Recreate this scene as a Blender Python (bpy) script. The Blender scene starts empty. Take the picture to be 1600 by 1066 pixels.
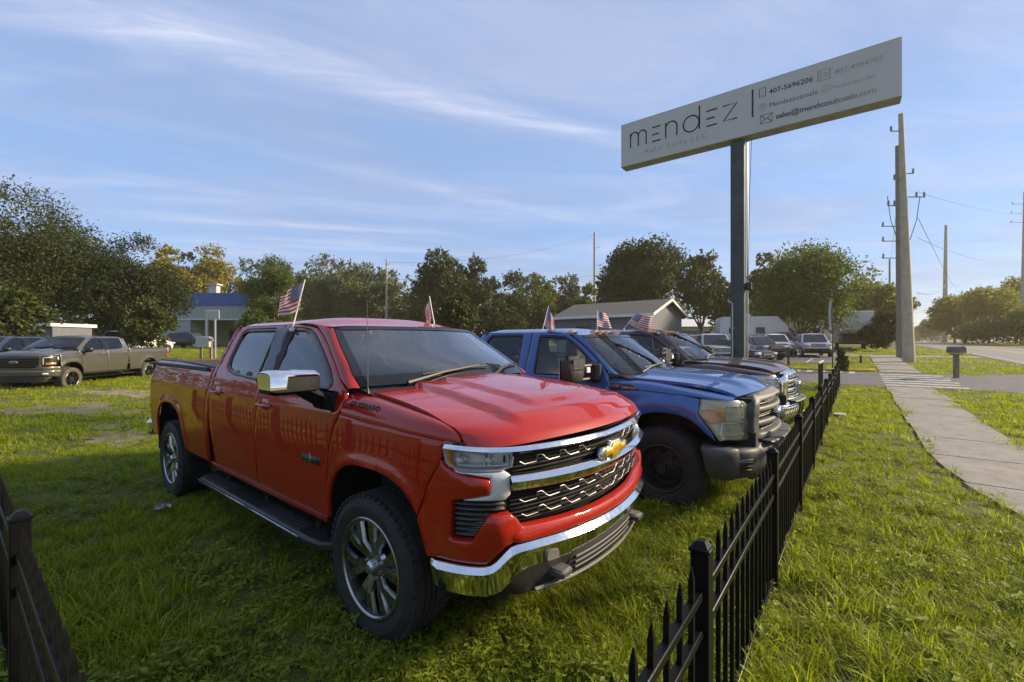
import bpy, bmesh, math, random
import numpy as np
from mathutils import Vector, Matrix, Euler
from mathutils.geometry import delaunay_2d_cdt

SC = bpy.context.scene
COL = SC.collection
R = math.radians
TH = R(37.83)            # the street runs along +x, the car lot lies at +y; the lens looks TH to the left of the street
CAM_H = 1.68
FPX = 690.0              # focal length in pixels of the 1600 px wide photograph

# ------------------------------------------------------------------ camera
cam = bpy.data.cameras.new('camera')
cam.sensor_width = 36.0
cam.lens = FPX / 1600.0 * 36.0
cam.clip_start = 0.05
cam.clip_end = 6000
camo = bpy.data.objects.new('camera', cam)
COL.objects.link(camo)
camo.location = (0, 0, CAM_H)
camo.rotation_euler = (R(90), 0, TH - R(90))
SC.camera = camo

# ------------------------------------------------------------------ light
SUN_AZ = math.atan2(-0.70, 0.71)      # direction towards the sun on the ground plane (x, y)
SUN_EL = R(26)
sun_dir = Vector((math.cos(SUN_AZ) * math.cos(SUN_EL), math.sin(SUN_AZ) * math.cos(SUN_EL), math.sin(SUN_EL)))
sun = bpy.data.lights.new('sun', 'SUN')
sun.energy = 4.0
sun.angle = R(7.0)
sun.color = (1.0, 0.82, 0.56)
suno = bpy.data.objects.new('sun', sun)
COL.objects.link(suno)
suno.rotation_euler = sun_dir.to_track_quat('Z', 'Y').to_euler()

world = bpy.data.worlds.new('World')
SC.world = world
world.use_nodes = True
nt = world.node_tree
nt.nodes.clear()


def N(tree, typ, **kw):
    n = tree.nodes.new(typ)
    for k, v in kw.items():
        if k.startswith('i_'):
            key = k[2:]
            key = int(key) if key.isdigit() else key
            n.inputs[key].default_value = v
        else:
            setattr(n, k, v)
    return n


def mathn(t, op, a, b=None, clamp=False):
    n = t.nodes.new('ShaderNodeMath')
    n.operation = op
    n.use_clamp = clamp
    for i, v in enumerate((a, b)):
        if v is None:
            continue
        if isinstance(v, (int, float)):
            n.inputs[i].default_value = v
        else:
            t.links.new(v, n.inputs[i])
    return n.outputs[0]


def ramp(t, fac, stops):
    n = t.nodes.new('ShaderNodeValToRGB')
    cr = n.color_ramp
    while len(cr.elements) > 1:
        cr.elements.remove(cr.elements[-1])
    for i, (p, c) in enumerate(stops):
        e = cr.elements[0] if i == 0 else cr.elements.new(p)
        e.position = p
        e.color = (*c, 1) if len(c) == 3 else c
    t.links.new(fac, n.inputs[0])
    return n.outputs[0]


# the sky: Nishita air with high thin cloud laid out on a flat cloud layer overhead
sky = N(nt, 'ShaderNodeTexSky', sky_type='NISHITA', sun_disc=False)
sky.sun_elevation = SUN_EL
sky.sun_rotation = math.pi / 2 - SUN_AZ
sky.air_density = 1.2
sky.dust_density = 0.0
sky.ozone_density = 4.0
geo = N(nt, 'ShaderNodeTexCoord')
sep = N(nt, 'ShaderNodeSeparateXYZ')
nt.links.new(geo.outputs['Generated'], sep.inputs[0])
zc = mathn(nt, 'MAXIMUM', sep.outputs[2], 0.03)
u0 = mathn(nt, 'DIVIDE', sep.outputs[0], zc)
v0 = mathn(nt, 'DIVIDE', sep.outputs[1], zc)
comb = N(nt, 'ShaderNodeCombineXYZ')
nt.links.new(u0, comb.inputs[0])
nt.links.new(v0, comb.inputs[1])
CLD = R(37.83 - 90 + 18.0)         # the wind direction that draws the streaks out
wind = N(nt, 'ShaderNodeMapping')
wind.inputs['Rotation'].default_value = (0, 0, -CLD)
nt.links.new(comb.outputs[0], wind.inputs[0])
sepb = N(nt, 'ShaderNodeSeparateXYZ')
nt.links.new(wind.outputs[0], sepb.inputs[0])
ALONG, ACROSS = sepb.outputs[0], sepb.outputs[1]


def cloud_noise(sx, sy, lo, hi, detail=6, rough=.6, w=0.0, dist=0.0):
    mp2 = N(nt, 'ShaderNodeMapping')
    mp2.inputs['Scale'].default_value = (sx, sy, 1)
    mp2.inputs['Location'].default_value = (w, w * 1.7, w)
    nt.links.new(wind.outputs[0], mp2.inputs[0])
    nz = N(nt, 'ShaderNodeTexNoise')
    nz.inputs['Scale'].default_value = 1.0
    nz.inputs['Detail'].default_value = detail
    nz.inputs['Roughness'].default_value = rough
    nz.inputs['Distortion'].default_value = dist
    nt.links.new(mp2.outputs[0], nz.inputs['Vector'])
    return smooth(nz.outputs[0], lo, hi)


def smooth(v, lo, hi):
    mr = N(nt, 'ShaderNodeMapRange', interpolation_type='SMOOTHSTEP')
    mr.inputs[1].default_value = lo
    mr.inputs[2].default_value = hi
    if lo > hi:
        mr.inputs[1].default_value, mr.inputs[2].default_value = hi, lo
        mr.inputs[3].default_value, mr.inputs[4].default_value = 1, 0
    nt.links.new(v, mr.inputs[0])
    return mr.outputs[0]


brk = cloud_noise(1.3, 4.2, .30, .72, 9, .66, 5.5, .9)
wob = cloud_noise(.45, .45, 0.0, 1.0, 3, .5, 7.7)


def streak(center, slope, w0, w1, lo, hi, amt, soft=.7):
    """one long streak: centre line across = center + slope*along, half width w0 (near lo) to w1 (near hi)"""
    y = mathn(nt, 'ADD', ACROSS, mathn(nt, 'MULTIPLY', mathn(nt, 'SUBTRACT', wob, .5), .30))
    y = mathn(nt, 'SUBTRACT', mathn(nt, 'SUBTRACT', y, center), mathn(nt, 'MULTIPLY', ALONG, slope))
    t = mathn(nt, 'DIVIDE', mathn(nt, 'SUBTRACT', ALONG, lo), hi - lo, True)
    w = mathn(nt, 'ADD', mathn(nt, 'MULTIPLY', t, w1 - w0), w0)
    d = mathn(nt, 'ABSOLUTE', mathn(nt, 'DIVIDE', y, w))
    g = smooth(d, 1.0, 0.0)
    e = mathn(nt, 'MULTIPLY', smooth(ALONG, lo - soft, lo + soft), smooth(ALONG, hi + soft, hi - soft))
    b = mathn(nt, 'ADD', mathn(nt, 'MULTIPLY', brk, .88), .12)
    return mathn(nt, 'MULTIPLY', mathn(nt, 'MULTIPLY', g, b), mathn(nt, 'MULTIPLY', e, amt))


parts = [
    streak(1.84, .10, .27, .11, -2.2, 1.3, .86),
    streak(4.12, -.08, .26, .20, -1.8, .6, .50, .4),
    streak(2.80, .33, .16, .16, -.3, 1.3, .35),
    streak(4.9, 0, .30, .40, -1.5, 2.5, .30),
    streak(4.35, -.05, .30, .35, 2.2, 5.5, .30),
    streak(.66, .06, .44, .40, -.7, 1.2, 1.15, .5),
    streak(-1.2, .05, .45, .30, -3.5, 3.0, .8),
    streak(-3.4, -.1, .8, .6, -5, 3.0, .8),
]
tot = parts[0]
for p_ in parts[1:]:
    tot = mathn(nt, 'ADD', tot, p_)
veil = cloud_noise(.55, 1.25, .40, .74, 8, .64, 9.7, .8)
veil2 = cloud_noise(.16, .42, .40, .72, 6, .6, 33.1, .4)
lump = cloud_noise(.50, .60, .50, .74, 7, .62, 14.2, .3)
side = smooth(ACROSS, -.2, -1.2)               # heavier cloud in the half of the sky behind
lump = mathn(nt, 'MULTIPLY', lump, side)
tot = mathn(nt, 'ADD', tot, mathn(nt, 'MULTIPLY', veil, .34))
tot = mathn(nt, 'ADD', tot, mathn(nt, 'MULTIPLY', veil2, .12))
tot = mathn(nt, 'ADD', tot, mathn(nt, 'MULTIPLY', lump, .9))
fade = smooth(sep.outputs[2], .015, .11)        # the layer thins out towards the horizon
tot = mathn(nt, 'MULTIPLY', mathn(nt, 'MINIMUM', tot, .85), fade)
mixc = N(nt, 'ShaderNodeMix', data_type='RGBA')
nt.links.new(tot, mixc.inputs[0])
tint = N(nt, 'ShaderNodeMix', data_type='RGBA', blend_type='MULTIPLY')
tint.inputs[0].default_value = 1.0
tint.inputs[7].default_value = (.98, 1.06, 1.28, 1)
nt.links.new(sky.outputs[0], tint.inputs[6])
even = N(nt, 'ShaderNodeMix', data_type='RGBA', i_0=.80)     # thin high veil that evens the blue out
nt.links.new(tint.outputs[2], even.inputs[6])
even.inputs[7].default_value = (1.15, 1.74, 2.92, 1)
mott = N(nt, 'ShaderNodeMix', data_type='RGBA')                # broad soft grey banks of thin cloud
nt.links.new(mathn(nt, 'MULTIPLY', cloud_noise(.42, .62, .36, .70, 6, .58, 51.3, .7), .48), mott.inputs[0])
nt.links.new(even.outputs[2], mott.inputs[6])
mott.inputs[7].default_value = (1.65, 1.95, 2.75, 1)
nt.links.new(mott.outputs[2], mixc.inputs[6])
mixc.inputs[7].default_value = (3.0, 3.2, 3.95, 1)
bg = N(nt, 'ShaderNodeBackground', i_Strength=0.112)
nt.links.new(mixc.outputs[2], bg.inputs[0])
wo = N(nt, 'ShaderNodeOutputWorld')
nt.links.new(bg.outputs[0], wo.inputs[0])

SC.view_settings.view_transform = 'Standard'
SC.view_settings.look = 'None'
SC.view_settings.gamma = 1.0
SC.view_settings.exposure = 1.18
SC.view_settings.use_curve_mapping = False

# ------------------------------------------------------------------ materials
def mat(name, col, rough=.6, metal=0.0, coat=0.0, var=0.0, vscale=6.0, bump=0.0, bscale=40.0, spec=.5, col2=None, emit=None, stretch=None, coat_rough=.03, detail=5.0):
    m = bpy.data.materials.new(name)
    m.use_nodes = True
    t = m.node_tree
    b = t.nodes['Principled BSDF']
    b.inputs['Base Color'].default_value = (*col, 1)
    b.inputs['Roughness'].default_value = rough
    b.inputs['Metallic'].default_value = metal
    b.inputs['Coat Weight'].default_value = coat
    b.inputs['Coat Roughness'].default_value = coat_rough
    b.inputs['Specular IOR Level'].default_value = spec
    if emit:
        b.inputs['Emission Color'].default_value = (*emit[0], 1)
        b.inputs['Emission Strength'].default_value = emit[1]
    if var or bump:
        tc = N(t, 'ShaderNodeTexCoord')
        src = tc.outputs['Object']
        if stretch:
            mp = N(t, 'ShaderNodeMapping')
            mp.inputs['Scale'].default_value = stretch
            t.links.new(src, mp.inputs[0])
            src = mp.outputs[0]
    if var:
        nz = N(t, 'ShaderNodeTexNoise', i_Scale=vscale, i_Detail=detail, i_Roughness=.62)
        t.links.new(src, nz.inputs['Vector'])
        c2 = col2 if col2 else tuple(c * (1 - var) for c in col)
        c1 = col if col2 else tuple(min(1, c * (1 + var)) for c in col)
        o = ramp(t, nz.outputs[0], [(.32, c2), (.68, c1)])
        t.links.new(o, b.inputs['Base Color'])
        rr = N(t, 'ShaderNodeMapRange', i_3=max(0, rough - .1), i_4=min(1, rough + .12))
        t.links.new(nz.outputs[0], rr.inputs[0])
        t.links.new(rr.outputs[0], b.inputs['Roughness'])
    if bump:
        nb = N(t, 'ShaderNodeTexNoise', i_Scale=bscale, i_Detail=6.0)
        t.links.new(src, nb.inputs['Vector'])
        bp = N(t, 'ShaderNodeBump', i_Strength=bump, i_Distance=.02)
        t.links.new(nb.outputs[0], bp.inputs['Height'])
        t.links.new(bp.outputs[0], b.inputs['Normal'])
    return m


def glass_mat(name, tint, refl=1.0, rough=.0):
    """a thin automotive pane: tinted see-through with a fresnel reflection"""
    m = bpy.data.materials.new(name)
    m.use_nodes = True
    t = m.node_tree
    t.nodes.clear()
    tr = N(t, 'ShaderNodeBsdfTransparent')
    tr.inputs[0].default_value = (*tint, 1)
    gl = N(t, 'ShaderNodeBsdfGlossy', i_Roughness=rough)
    fr = N(t, 'ShaderNodeFresnel', i_IOR=1.55)
    k = mathn(t, 'MULTIPLY', fr.outputs[0], refl, True)
    mx = N(t, 'ShaderNodeMixShader')
    t.links.new(k, mx.inputs[0])
    t.links.new(tr.outputs[0], mx.inputs[1])
    t.links.new(gl.outputs[0], mx.inputs[2])
    o = N(t, 'ShaderNodeOutputMaterial')
    t.links.new(mx.outputs[0], o.inputs[0])
    return m


def paint(name, col, flake=0.0, dust=.10, rough=.42):
    """car paint: base coat, clear coat, a little dust that dulls upward faces in specks"""
    m = bpy.data.materials.new(name)
    m.use_nodes = True
    t = m.node_tree
    b = t.nodes['Principled BSDF']
    b.inputs['Base Color'].default_value = (*col, 1)
    b.inputs['Metallic'].default_value = flake
    b.inputs['Roughness'].default_value = rough
    b.inputs['Coat Weight'].default_value = 1.0
    b.inputs['Coat Roughness'].default_value = .02
    b.inputs['Specular IOR Level'].default_value = .08 if flake < .2 else .4
    tc = N(t, 'ShaderNodeTexCoord')
    n1 = N(t, 'ShaderNodeTexNoise', i_Scale=260.0, i_Detail=2.0)
    n2 = N(t, 'ShaderNodeTexNoise', i_Scale=3.5, i_Detail=6.0, i_Roughness=.65)
    for n in (n1, n2):
        t.links.new(tc.outputs['Object'], n.inputs['Vector'])
    sp = N(t, 'ShaderNodeMapRange', i_1=.56, i_2=.70)
    t.links.new(n1.outputs[0], sp.inputs[0])
    ar = N(t, 'ShaderNodeMapRange', i_1=.38, i_2=.72)
    t.links.new(n2.outputs[0], ar.inputs[0])
    d = mathn(t, 'MULTIPLY', mathn(t, 'ADD', mathn(t, 'MULTIPLY', sp.outputs[0], .6), .4), ar.outputs[0])
    cr = N(t, 'ShaderNodeMapRange', i_3=.004, i_4=.075)
    t.links.new(d, cr.inputs[0])
    t.links.new(cr.outputs[0], b.inputs['Coat Roughness'])
    mx = N(t, 'ShaderNodeMix', data_type='RGBA')
    mx.inputs[6].default_value = (*col, 1)
    mx.inputs[7].default_value = (.36, .33, .28, 1)
    t.links.new(mathn(t, 'MULTIPLY', d, dust), mx.inputs[0])
    t.links.new(mx.outputs[2], b.inputs['Base Color'])
    return m


M = {}
M['red'] = paint('red_paint', (.29, .0105, .0036), .0, .05)
M['blue'] = paint('blue_paint', (.034, .095, .28), .15, .08)
M['maroon'] = paint('maroon_paint', (.050, .012, .016), .25, .12)
M['graphite'] = paint('graphite_paint', (.105, .100, .085), .55, .08)
M['navy'] = paint('navy_paint', (.018, .025, .07), .25, .1)
M['black_paint'] = paint('black_paint', (.012, .012, .014), .1, .08)
M['white_paint'] = paint('white_paint', (.72, .72, .70), 0, .12)
M['silver_paint'] = paint('silver_paint', (.42, .43, .45), .6, .1)
M['cream_paint'] = paint('cream_paint', (.66, .62, .52), 0, .1)
M['plum_paint'] = paint('plum_paint', (.16, .04, .06), .3, .1)
M['grey_paint'] = paint('grey_paint', (.20, .21, .23), .5, .1)
M['chrome'] = mat('chrome', (.78, .78, .77), .045, 1.0, var=.05, vscale=30)
M['satin'] = mat('satin_silver', (.50, .51, .52), .25, .9)
M['satin_dark'] = mat('dark_satin_silver', (.17, .172, .175), .42, .6)
M['steel_wheel'] = mat('black_steel_wheel', (.018, .017, .016), .6, var=.4, vscale=12)
M['silverplastic'] = mat('silver_plastic', (.60, .61, .62), .32, .25)
M['black_matte'] = mat('matte_black_plastic', (.012, .012, .0125), .72, spec=.18)
M['alloy'] = mat('machined_alloy', (.40, .40, .405), .26, 1.0, var=.10, vscale=25)
M['alloy_dark'] = mat('dark_alloy', (.055, .055, .06), .35, .7)
M['black_gloss'] = mat('gloss_black', (.008, .008, .009), .08, 0, spec=.5)
M['black'] = mat('black_plastic', (.016, .016, .017), .42, var=.3, vscale=14, bump=.05, bscale=260)
M['black_rough'] = mat('black_rough_plastic', (.024, .024, .025), .62, var=.25, vscale=10, bump=.12, bscale=420)
M['bumper_grey'] = mat('charcoal_plastic', (.045, .046, .047), .55, var=.28, vscale=9, bump=.1, bscale=380)
M['dark'] = mat('dark_void', (.006, .006, .006), .9)
M['under'] = mat('underbody', (.012, .011, .010), .85, var=.4)
M['tyre'] = mat('tyre_rubber', (.018, .0175, .017), .78, var=.35, vscale=9, bump=.15, bscale=120)
M['tyre_dusty'] = mat('dusty_tyre_rubber', (.075, .068, .055), .9, var=.35, vscale=9, bump=.15, bscale=120)
M['steel'] = mat('bare_steel', (.30, .29, .27), .45, .8, var=.25)
M['glass_ws'] = glass_mat('windshield_glass', (.50, .56, .54), 2.6)
M['glass_side'] = glass_mat('side_glass', (.10, .115, .12), 1.8)
M['glass_clear'] = glass_mat('clear_glass', (.84, .88, .85), 1.25)
M['glass_dim'] = glass_mat('dim_glass', (.34, .37, .37), 1.4)
M['lens'] = glass_mat('headlight_lens', (.97, .97, .97), .55)
M['lens_haze'] = None
M['amber'] = mat('amber_lens', (.85, .30, .012), .18, 0, coat=.8)
M['redlens'] = mat('red_lens', (.35, .012, .010), .2, 0, coat=.8)
M['gold'] = mat('gold_badge', (.62, .38, .045), .30, .6, coat=.5)
M['white'] = mat('white_plastic', (.74, .74, .72), .45)
M['seat'] = mat('seat_fabric', (.055, .056, .060), .85, var=.25, vscale=20)
M['seat_grey'] = mat('grey_seat_fabric', (.20, .205, .215), .85, var=.2, vscale=20)
M['dash'] = mat('dashboard', (.022, .022, .024), .6)
M['dash_grey'] = mat('grey_dashboard', (.30, .29, .26), .6)
M['fence'] = mat('black_fence_paint', (.0045, .0047, .0056), .36, .0, spec=.14, var=.3, vscale=22, bump=.03, bscale=90)
M['signface'] = mat('sign_face', (.46, .45, .42), .45, var=.035, vscale=1.2)
M['signframe'] = mat('sign_cabinet', (.30, .31, .28), .5, var=.2, vscale=4)
M['signpole'] = mat('sign_pole_paint', (.045, .060, .058), .50, .3, var=.35, vscale=3.0, bump=.08, bscale=30)
M['ink'] = mat('black_vinyl', (.010, .011, .022), .5)
M['conduit'] = mat('conduit', (.45, .46, .46), .4, .6)
M['concrete_pole'] = mat('pole_concrete', (.40, .345, .25), .85, var=.16, vscale=2.5, bump=.2, bscale=35)
M['wood_pole'] = mat('pole_wood', (.20, .165, .125), .9, var=.3, vscale=5, bump=.4, bscale=18, stretch=(8, 8, .6))
M['wire'] = mat('cable', (.015, .015, .015), .7)
M['insul'] = mat('insulator', (.22, .21, .20), .35)
M['bark'] = mat('bark', (.115, .090, .066), .95, var=.35, vscale=7, bump=.6, bscale=22, stretch=(3, 3, .7))
M['metalwall'] = mat('ribbed_metal_wall', (.34, .355, .37), .5, .2, var=.08, vscale=2)
M['bluemetal'] = mat('blue_metal_fascia', (.055, .125, .36), .5, .1, var=.12, vscale=2)
M['greywall'] = mat('grey_wall_boards', (.125, .130, .145), .8, var=.12, vscale=3)
M['trim'] = mat('white_trim', (.60, .60, .57), .6, var=.1)
M['shingle'] = mat('roof_shingle', (.105, .095, .082), .92, var=.35, vscale=9, bump=.3, bscale=40)
M['cream'] = mat('cream_render', (.52, .47, .38), .85, var=.12, vscale=2)
M['rvwhite'] = mat('trailer_skin', (.52, .52, .50), .35, var=.06, vscale=1.5)
M['window'] = mat('dark_window', (.022, .026, .03), .08)
M['yellow'] = mat('yellow_kerb_paint', (.50, .33, .03), .75, var=.35, vscale=7)
M['paintline'] = mat('road_paint', (.46, .455, .42), .85, var=.45, vscale=7, col2=(.17, .165, .155))
M['mailbox'] = mat('mailbox_metal', (.13, .12, .10), .5, .3, var=.3)
M['mailwood'] = mat('mailbox_post', (.20, .16, .11), .9, var=.35, bump=.3, bscale=25)
M['utilbox'] = mat('utility_box', (.38, .39, .37), .55, var=.1)
M['rag'] = mat('crumpled_foil', (.32, .31, .29), .45, .3)


def hazy_lens():
    """old yellowed headlamp plastic: half clear, half milky, glossy on top"""
    m = glass_mat('yellowed_lens', (.86, .86, .70), 1.2, .06)
    t = m.node_tree
    out = [n for n in t.nodes if n.type == 'OUTPUT_MATERIAL'][0]
    src = out.inputs[0].links[0].from_socket
    d = N(t, 'ShaderNodeBsdfPrincipled', i_Roughness=.35)
    d.inputs['Base Color'].default_value = (.60, .58, .42, 1)
    tc = N(t, 'ShaderNodeTexCoord')
    nz = N(t, 'ShaderNodeTexNoise', i_Scale=9.0, i_Detail=5.0)
    t.links.new(tc.outputs['Object'], nz.inputs['Vector'])
    f = N(t, 'ShaderNodeMapRange', i_1=.3, i_2=.75, i_3=.08, i_4=.34)
    t.links.new(nz.outputs[0], f.inputs[0])
    mx = N(t, 'ShaderNodeMixShader')
    t.links.new(f.outputs[0], mx.inputs[0])
    t.links.new(src, mx.inputs[1])
    t.links.new(d.outputs[0], mx.inputs[2])
    t.links.new(mx.outputs[0], out.inputs[0])
    return m


M['lens_haze'] = hazy_lens()


# ------------------------------------------------------------------ mesh helpers
def at(px, z):
    """the ground point seen in column px of the 1600 px photograph at depth z"""
    x = (px - 800.0) / FPX * z
    return (z * math.cos(TH) + x * math.sin(TH), z * math.sin(TH) - x * math.cos(TH))


def tag(o, label=None, cat=None, group=None, kind=None):
    if label: o['label'] = label
    if cat: o['category'] = cat
    if group: o['group'] = group
    if kind: o['kind'] = kind
    return o


def empty(name, loc=(0, 0, 0), rz=0.0, label=None, cat=None, group=None):
    o = bpy.data.objects.new(name, None)
    o.empty_display_size = .2
    COL.objects.link(o)
    o.location = loc
    o.rotation_euler = (0, 0, rz)
    return tag(o, label, cat, group)


def mesh_obj(name, V, F, material, parent=None, smooth=True, loc=None, sharp=None):
    me = bpy.data.meshes.new(name)
    V = np.asarray(V, dtype=np.float64).reshape(-1, 3)
    me.from_pydata(V.tolist(), [], [tuple(int(i) for i in f) for f in F])
    me.validate(verbose=False)
    if smooth:
        me.polygons.foreach_set('use_smooth', [True] * len(me.polygons))
        if sharp is not None:
            me.set_sharp_from_angle(angle=R(sharp))
    o = bpy.data.objects.new(name, me)
    if material is not None:
        for mm in (material if isinstance(material, (list, tuple)) else [material]):
            me.materials.append(mm)
    COL.objects.link(o)
    if parent is not None:
        o.parent = parent
    if loc is not None:
        o.location = loc
    return o


class MB:
    """collects shapes into one mesh"""
    def __init__(s):
        s.V, s.F, s.n = [], [], 0

    def add(s, V, F):
        V = np.asarray(V, float).reshape(-1, 3)
        s.V.append(V)
        s.F += [tuple(int(i) + s.n for i in f) for f in F]
        s.n += len(V)
        return s

    def box(s, c, d, rz=0.0, ch=0.0, top=1.0, tilt=None):
        """a box with centre c, size d, small chamfer ch on the upright edges and top rim"""
        x, y, z = d[0] / 2, d[1] / 2, d[2] / 2
        if ch <= 0:
            V = np.array([(-x, -y, -z), (x, -y, -z), (x, y, -z), (-x, y, -z), (-x * top, -y * top, z), (x * top, -y * top, z), (x * top, y * top, z), (-x * top, y * top, z)])
            F = [(0, 3, 2, 1), (4, 5, 6, 7), (0, 1, 5, 4), (1, 2, 6, 5), (2, 3, 7, 6), (3, 0, 4, 7)]
        else:
            c_ = min(ch, x * .9, y * .9, z * .9)
            def ring(k, zz):
                a, b = x - k, y - k
                return [(-a + c_ - k * 0, -b, zz), (a - c_, -b, zz), (a, -b + c_, zz), (a, b - c_, zz), (a - c_, b, zz), (-a + c_, b, zz), (-a, b - c_, zz), (-a, -b + c_, zz)]
            V = np.array(ring(c_, -z) + ring(0, -z + c_) + ring(0, z - c_) + ring(c_, z))
            F = [tuple(range(7, -1, -1)), tuple(range(24, 32))]
            for k in range(3):
                for i in range(8):
                    j = (i + 1) % 8
                    F.append((k * 8 + i, k * 8 + j, k * 8 + 8 + j, k * 8 + 8 + i))
        if tilt is not None:
            V = V @ np.array(Euler(tilt).to_matrix()).T
        if rz:
            cs, sn = math.cos(rz), math.sin(rz)
            V = V @ np.array([[cs, sn, 0], [-sn, cs, 0], [0, 0, 1]])
        return s.add(V + np.array(c), F)

    def tube(s, pts, r, n=8, caps=True, flat=1.0):
        pts = [np.array(p, float) for p in pts]
        rs = r if isinstance(r, (list, tuple)) else [r] * len(pts)
        V, F = [], []
        up = np.array([0, 0, 1.0])
        prev = None
        for i, p in enumerate(pts):
            t = pts[min(i + 1, len(pts) - 1)] - pts[max(i - 1, 0)]
            t = t / (np.linalg.norm(t) + 1e-9)
            a = np.cross(t, up if prev is None else prev)
            if prev is not None:
                a = prev - t * np.dot(prev, t)
            if np.linalg.norm(a) < 1e-4:
                a = np.cross(t, np.array([1.0, 0, 0]))
            a = a / np.linalg.norm(a)
            prev = a
            b = np.cross(t, a)
            for k in range(n):
                w = 2 * math.pi * k / n
                V.append(p + rs[i] * (math.cos(w) * a + flat * math.sin(w) * b))
        for i in range(len(pts) - 1):
            for k in range(n):
                j = (k + 1) % n
                F.append((i * n + k, i * n + j, i * n + n + j, i * n + n + k))
        if caps:
            F.append(tuple(range(n - 1, -1, -1)))
            F.append(tuple((len(pts) - 1) * n + k for k in range(n)))
        return s.add(V, F)

    def lathe(s, prof, n=32, c=(0, 0, 0), axis='Y', a0=0.0, a1=2 * math.pi):
        """profile of (radius, along-axis) pairs spun about an axis through c"""
        full = abs(a1 - a0 - 2 * math.pi) < 1e-6
        m = n if full else n + 1
        V, F = [], []
        for k in range(m):
            w = a0 + (a1 - a0) * k / n
            for r, h in prof:
                x, y = r * math.cos(w), r * math.sin(w)
                V.append({'Y': (x, h, y), 'Z': (x, y, h), 'X': (h, x, y)}[axis])
        q = len(prof)
        for k in range(n):
            j = (k + 1) % m
            for i in range(q - 1):
                f = (k * q + i, j * q + i, j * q + i + 1, k * q + i + 1)
                F.append(f if axis != 'Y' else f[::-1])
        return s.add(np.array(V) + np.array(c), F)

    def grid(s, P, flip=False):
        P = np.asarray(P, float)
        a, b = P.shape[:2]
        F = []
        for i in range(a - 1):
            for j in range(b - 1):
                f = (i * b + j, (i + 1) * b + j, (i + 1) * b + j + 1, i * b + j + 1)
                F.append(f[::-1] if flip else f)
        return s.add(P.reshape(-1, 3), F)

    def prism(s, poly, h0, h1, axis='Z'):
        """polygon (CCW) extruded along an axis; axis X uses (y,z), Y uses (x,z)"""
        n = len(poly)
        def mk(p, h):
            return {'Z': (p[0], p[1], h), 'X': (h, p[0], p[1]), 'Y': (p[0], h, p[1])}[axis]
        V = [mk(p, h0) for p in poly] + [mk(p, h1) for p in poly]
        F = [tuple(range(n - 1, -1, -1)), tuple(range(n, 2 * n))]
        for i in range(n):
            j = (i + 1) % n
            F.append((i, j, n + j, n + i))
        return s.add(V, F)

    def obj(s, name, material, parent=None, smooth=True, sharp=35, loc=None, mirror=False):
        V = np.concatenate(s.V) if s.V else np.zeros((0, 3))
        F = s.F
        if mirror:
            V = V * np.array([1, -1, 1])
            F = [f[::-1] for f in F]
        return mesh_obj(name, V, F, material, parent, smooth, loc, sharp)


def pchip(xs, ys):
    xs, ys = np.asarray(xs, float), np.asarray(ys, float)
    h = np.diff(xs)
    d = np.diff(ys) / h
    m = np.zeros(len(xs))
    for i in range(1, len(xs) - 1):
        if d[i - 1] * d[i] > 0:
            w1, w2 = 2 * h[i] + h[i - 1], h[i] + 2 * h[i - 1]
            m[i] = (w1 + w2) / (w1 / d[i - 1] + w2 / d[i])
    m[0], m[-1] = d[0], d[-1]

    def f(x):
        x = np.asarray(x, float)
        xc = np.clip(x, xs[0], xs[-1])
        i = np.clip(np.searchsorted(xs, xc) - 1, 0, len(h) - 1)
        t = (xc - xs[i]) / h[i]
        t2, t3 = t * t, t * t * t
        return (2 * t3 - 3 * t2 + 1) * ys[i] + (t3 - 2 * t2 + t) * h[i] * m[i] + (-2 * t3 + 3 * t2) * ys[i + 1] + (t3 - t2) * h[i] * m[i + 1]
    return f


def sstep(x, a, b):
    t = np.clip((np.asarray(x, float) - a) / (b - a), 0, 1)
    return t * t * (3 - 2 * t)


def area2(P):
    x, y = P[:, 0], P[:, 1]
    return .5 * np.sum(x * np.roll(y, -1) - np.roll(x, -1) * y)


def inset_poly(P, d):
    """move a CCW outline inwards by d (a CW hole outwards from its hollow)"""
    if d == 0:
        return P.copy()
    e0 = P - np.roll(P, 1, 0)
    e1 = np.roll(P, -1, 0) - P
    n0 = np.c_[-e0[:, 1], e0[:, 0]]
    n1 = np.c_[-e1[:, 1], e1[:, 0]]
    n0 /= np.linalg.norm(n0, axis=1)[:, None] + 1e-12
    n1 /= np.linalg.norm(n1, axis=1)[:, None] + 1e-12
    m = n0 + n1
    k = np.maximum(1 + np.sum(n0 * n1, 1), .35)
    return P + m / k[:, None] * d


def rounded(P, r, n=4):
    """round the corners of a closed outline; r is one radius or a list"""
    P = [np.array(p, float) for p in P]
    rs = r if isinstance(r, (list, tuple)) else [r] * len(P)
    out = []
    for i, p in enumerate(P):
        a, b = P[i - 1] - p, P[(i + 1) % len(P)] - p
        la, lb = np.linalg.norm(a), np.linalg.norm(b)
        q = min(rs[i], la * .48, lb * .48)
        if q < 1e-4:
            out.append(p)
            continue
        s, e = p + a / la * q, p + b / lb * q
        for k in range(n + 1):
            t = k / n
            out.append((1 - t) ** 2 * s + 2 * t * (1 - t) * p + t * t * e)
    return np.array(out)


def resample(P, res):
    out = []
    for i in range(len(P)):
        a, b = P[i], P[(i + 1) % len(P)]
        n = max(1, int(math.ceil(np.linalg.norm(b - a) / res)))
        for k in range(n):
            out.append(a + (b - a) * k / n)
    return np.array(out)


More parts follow.
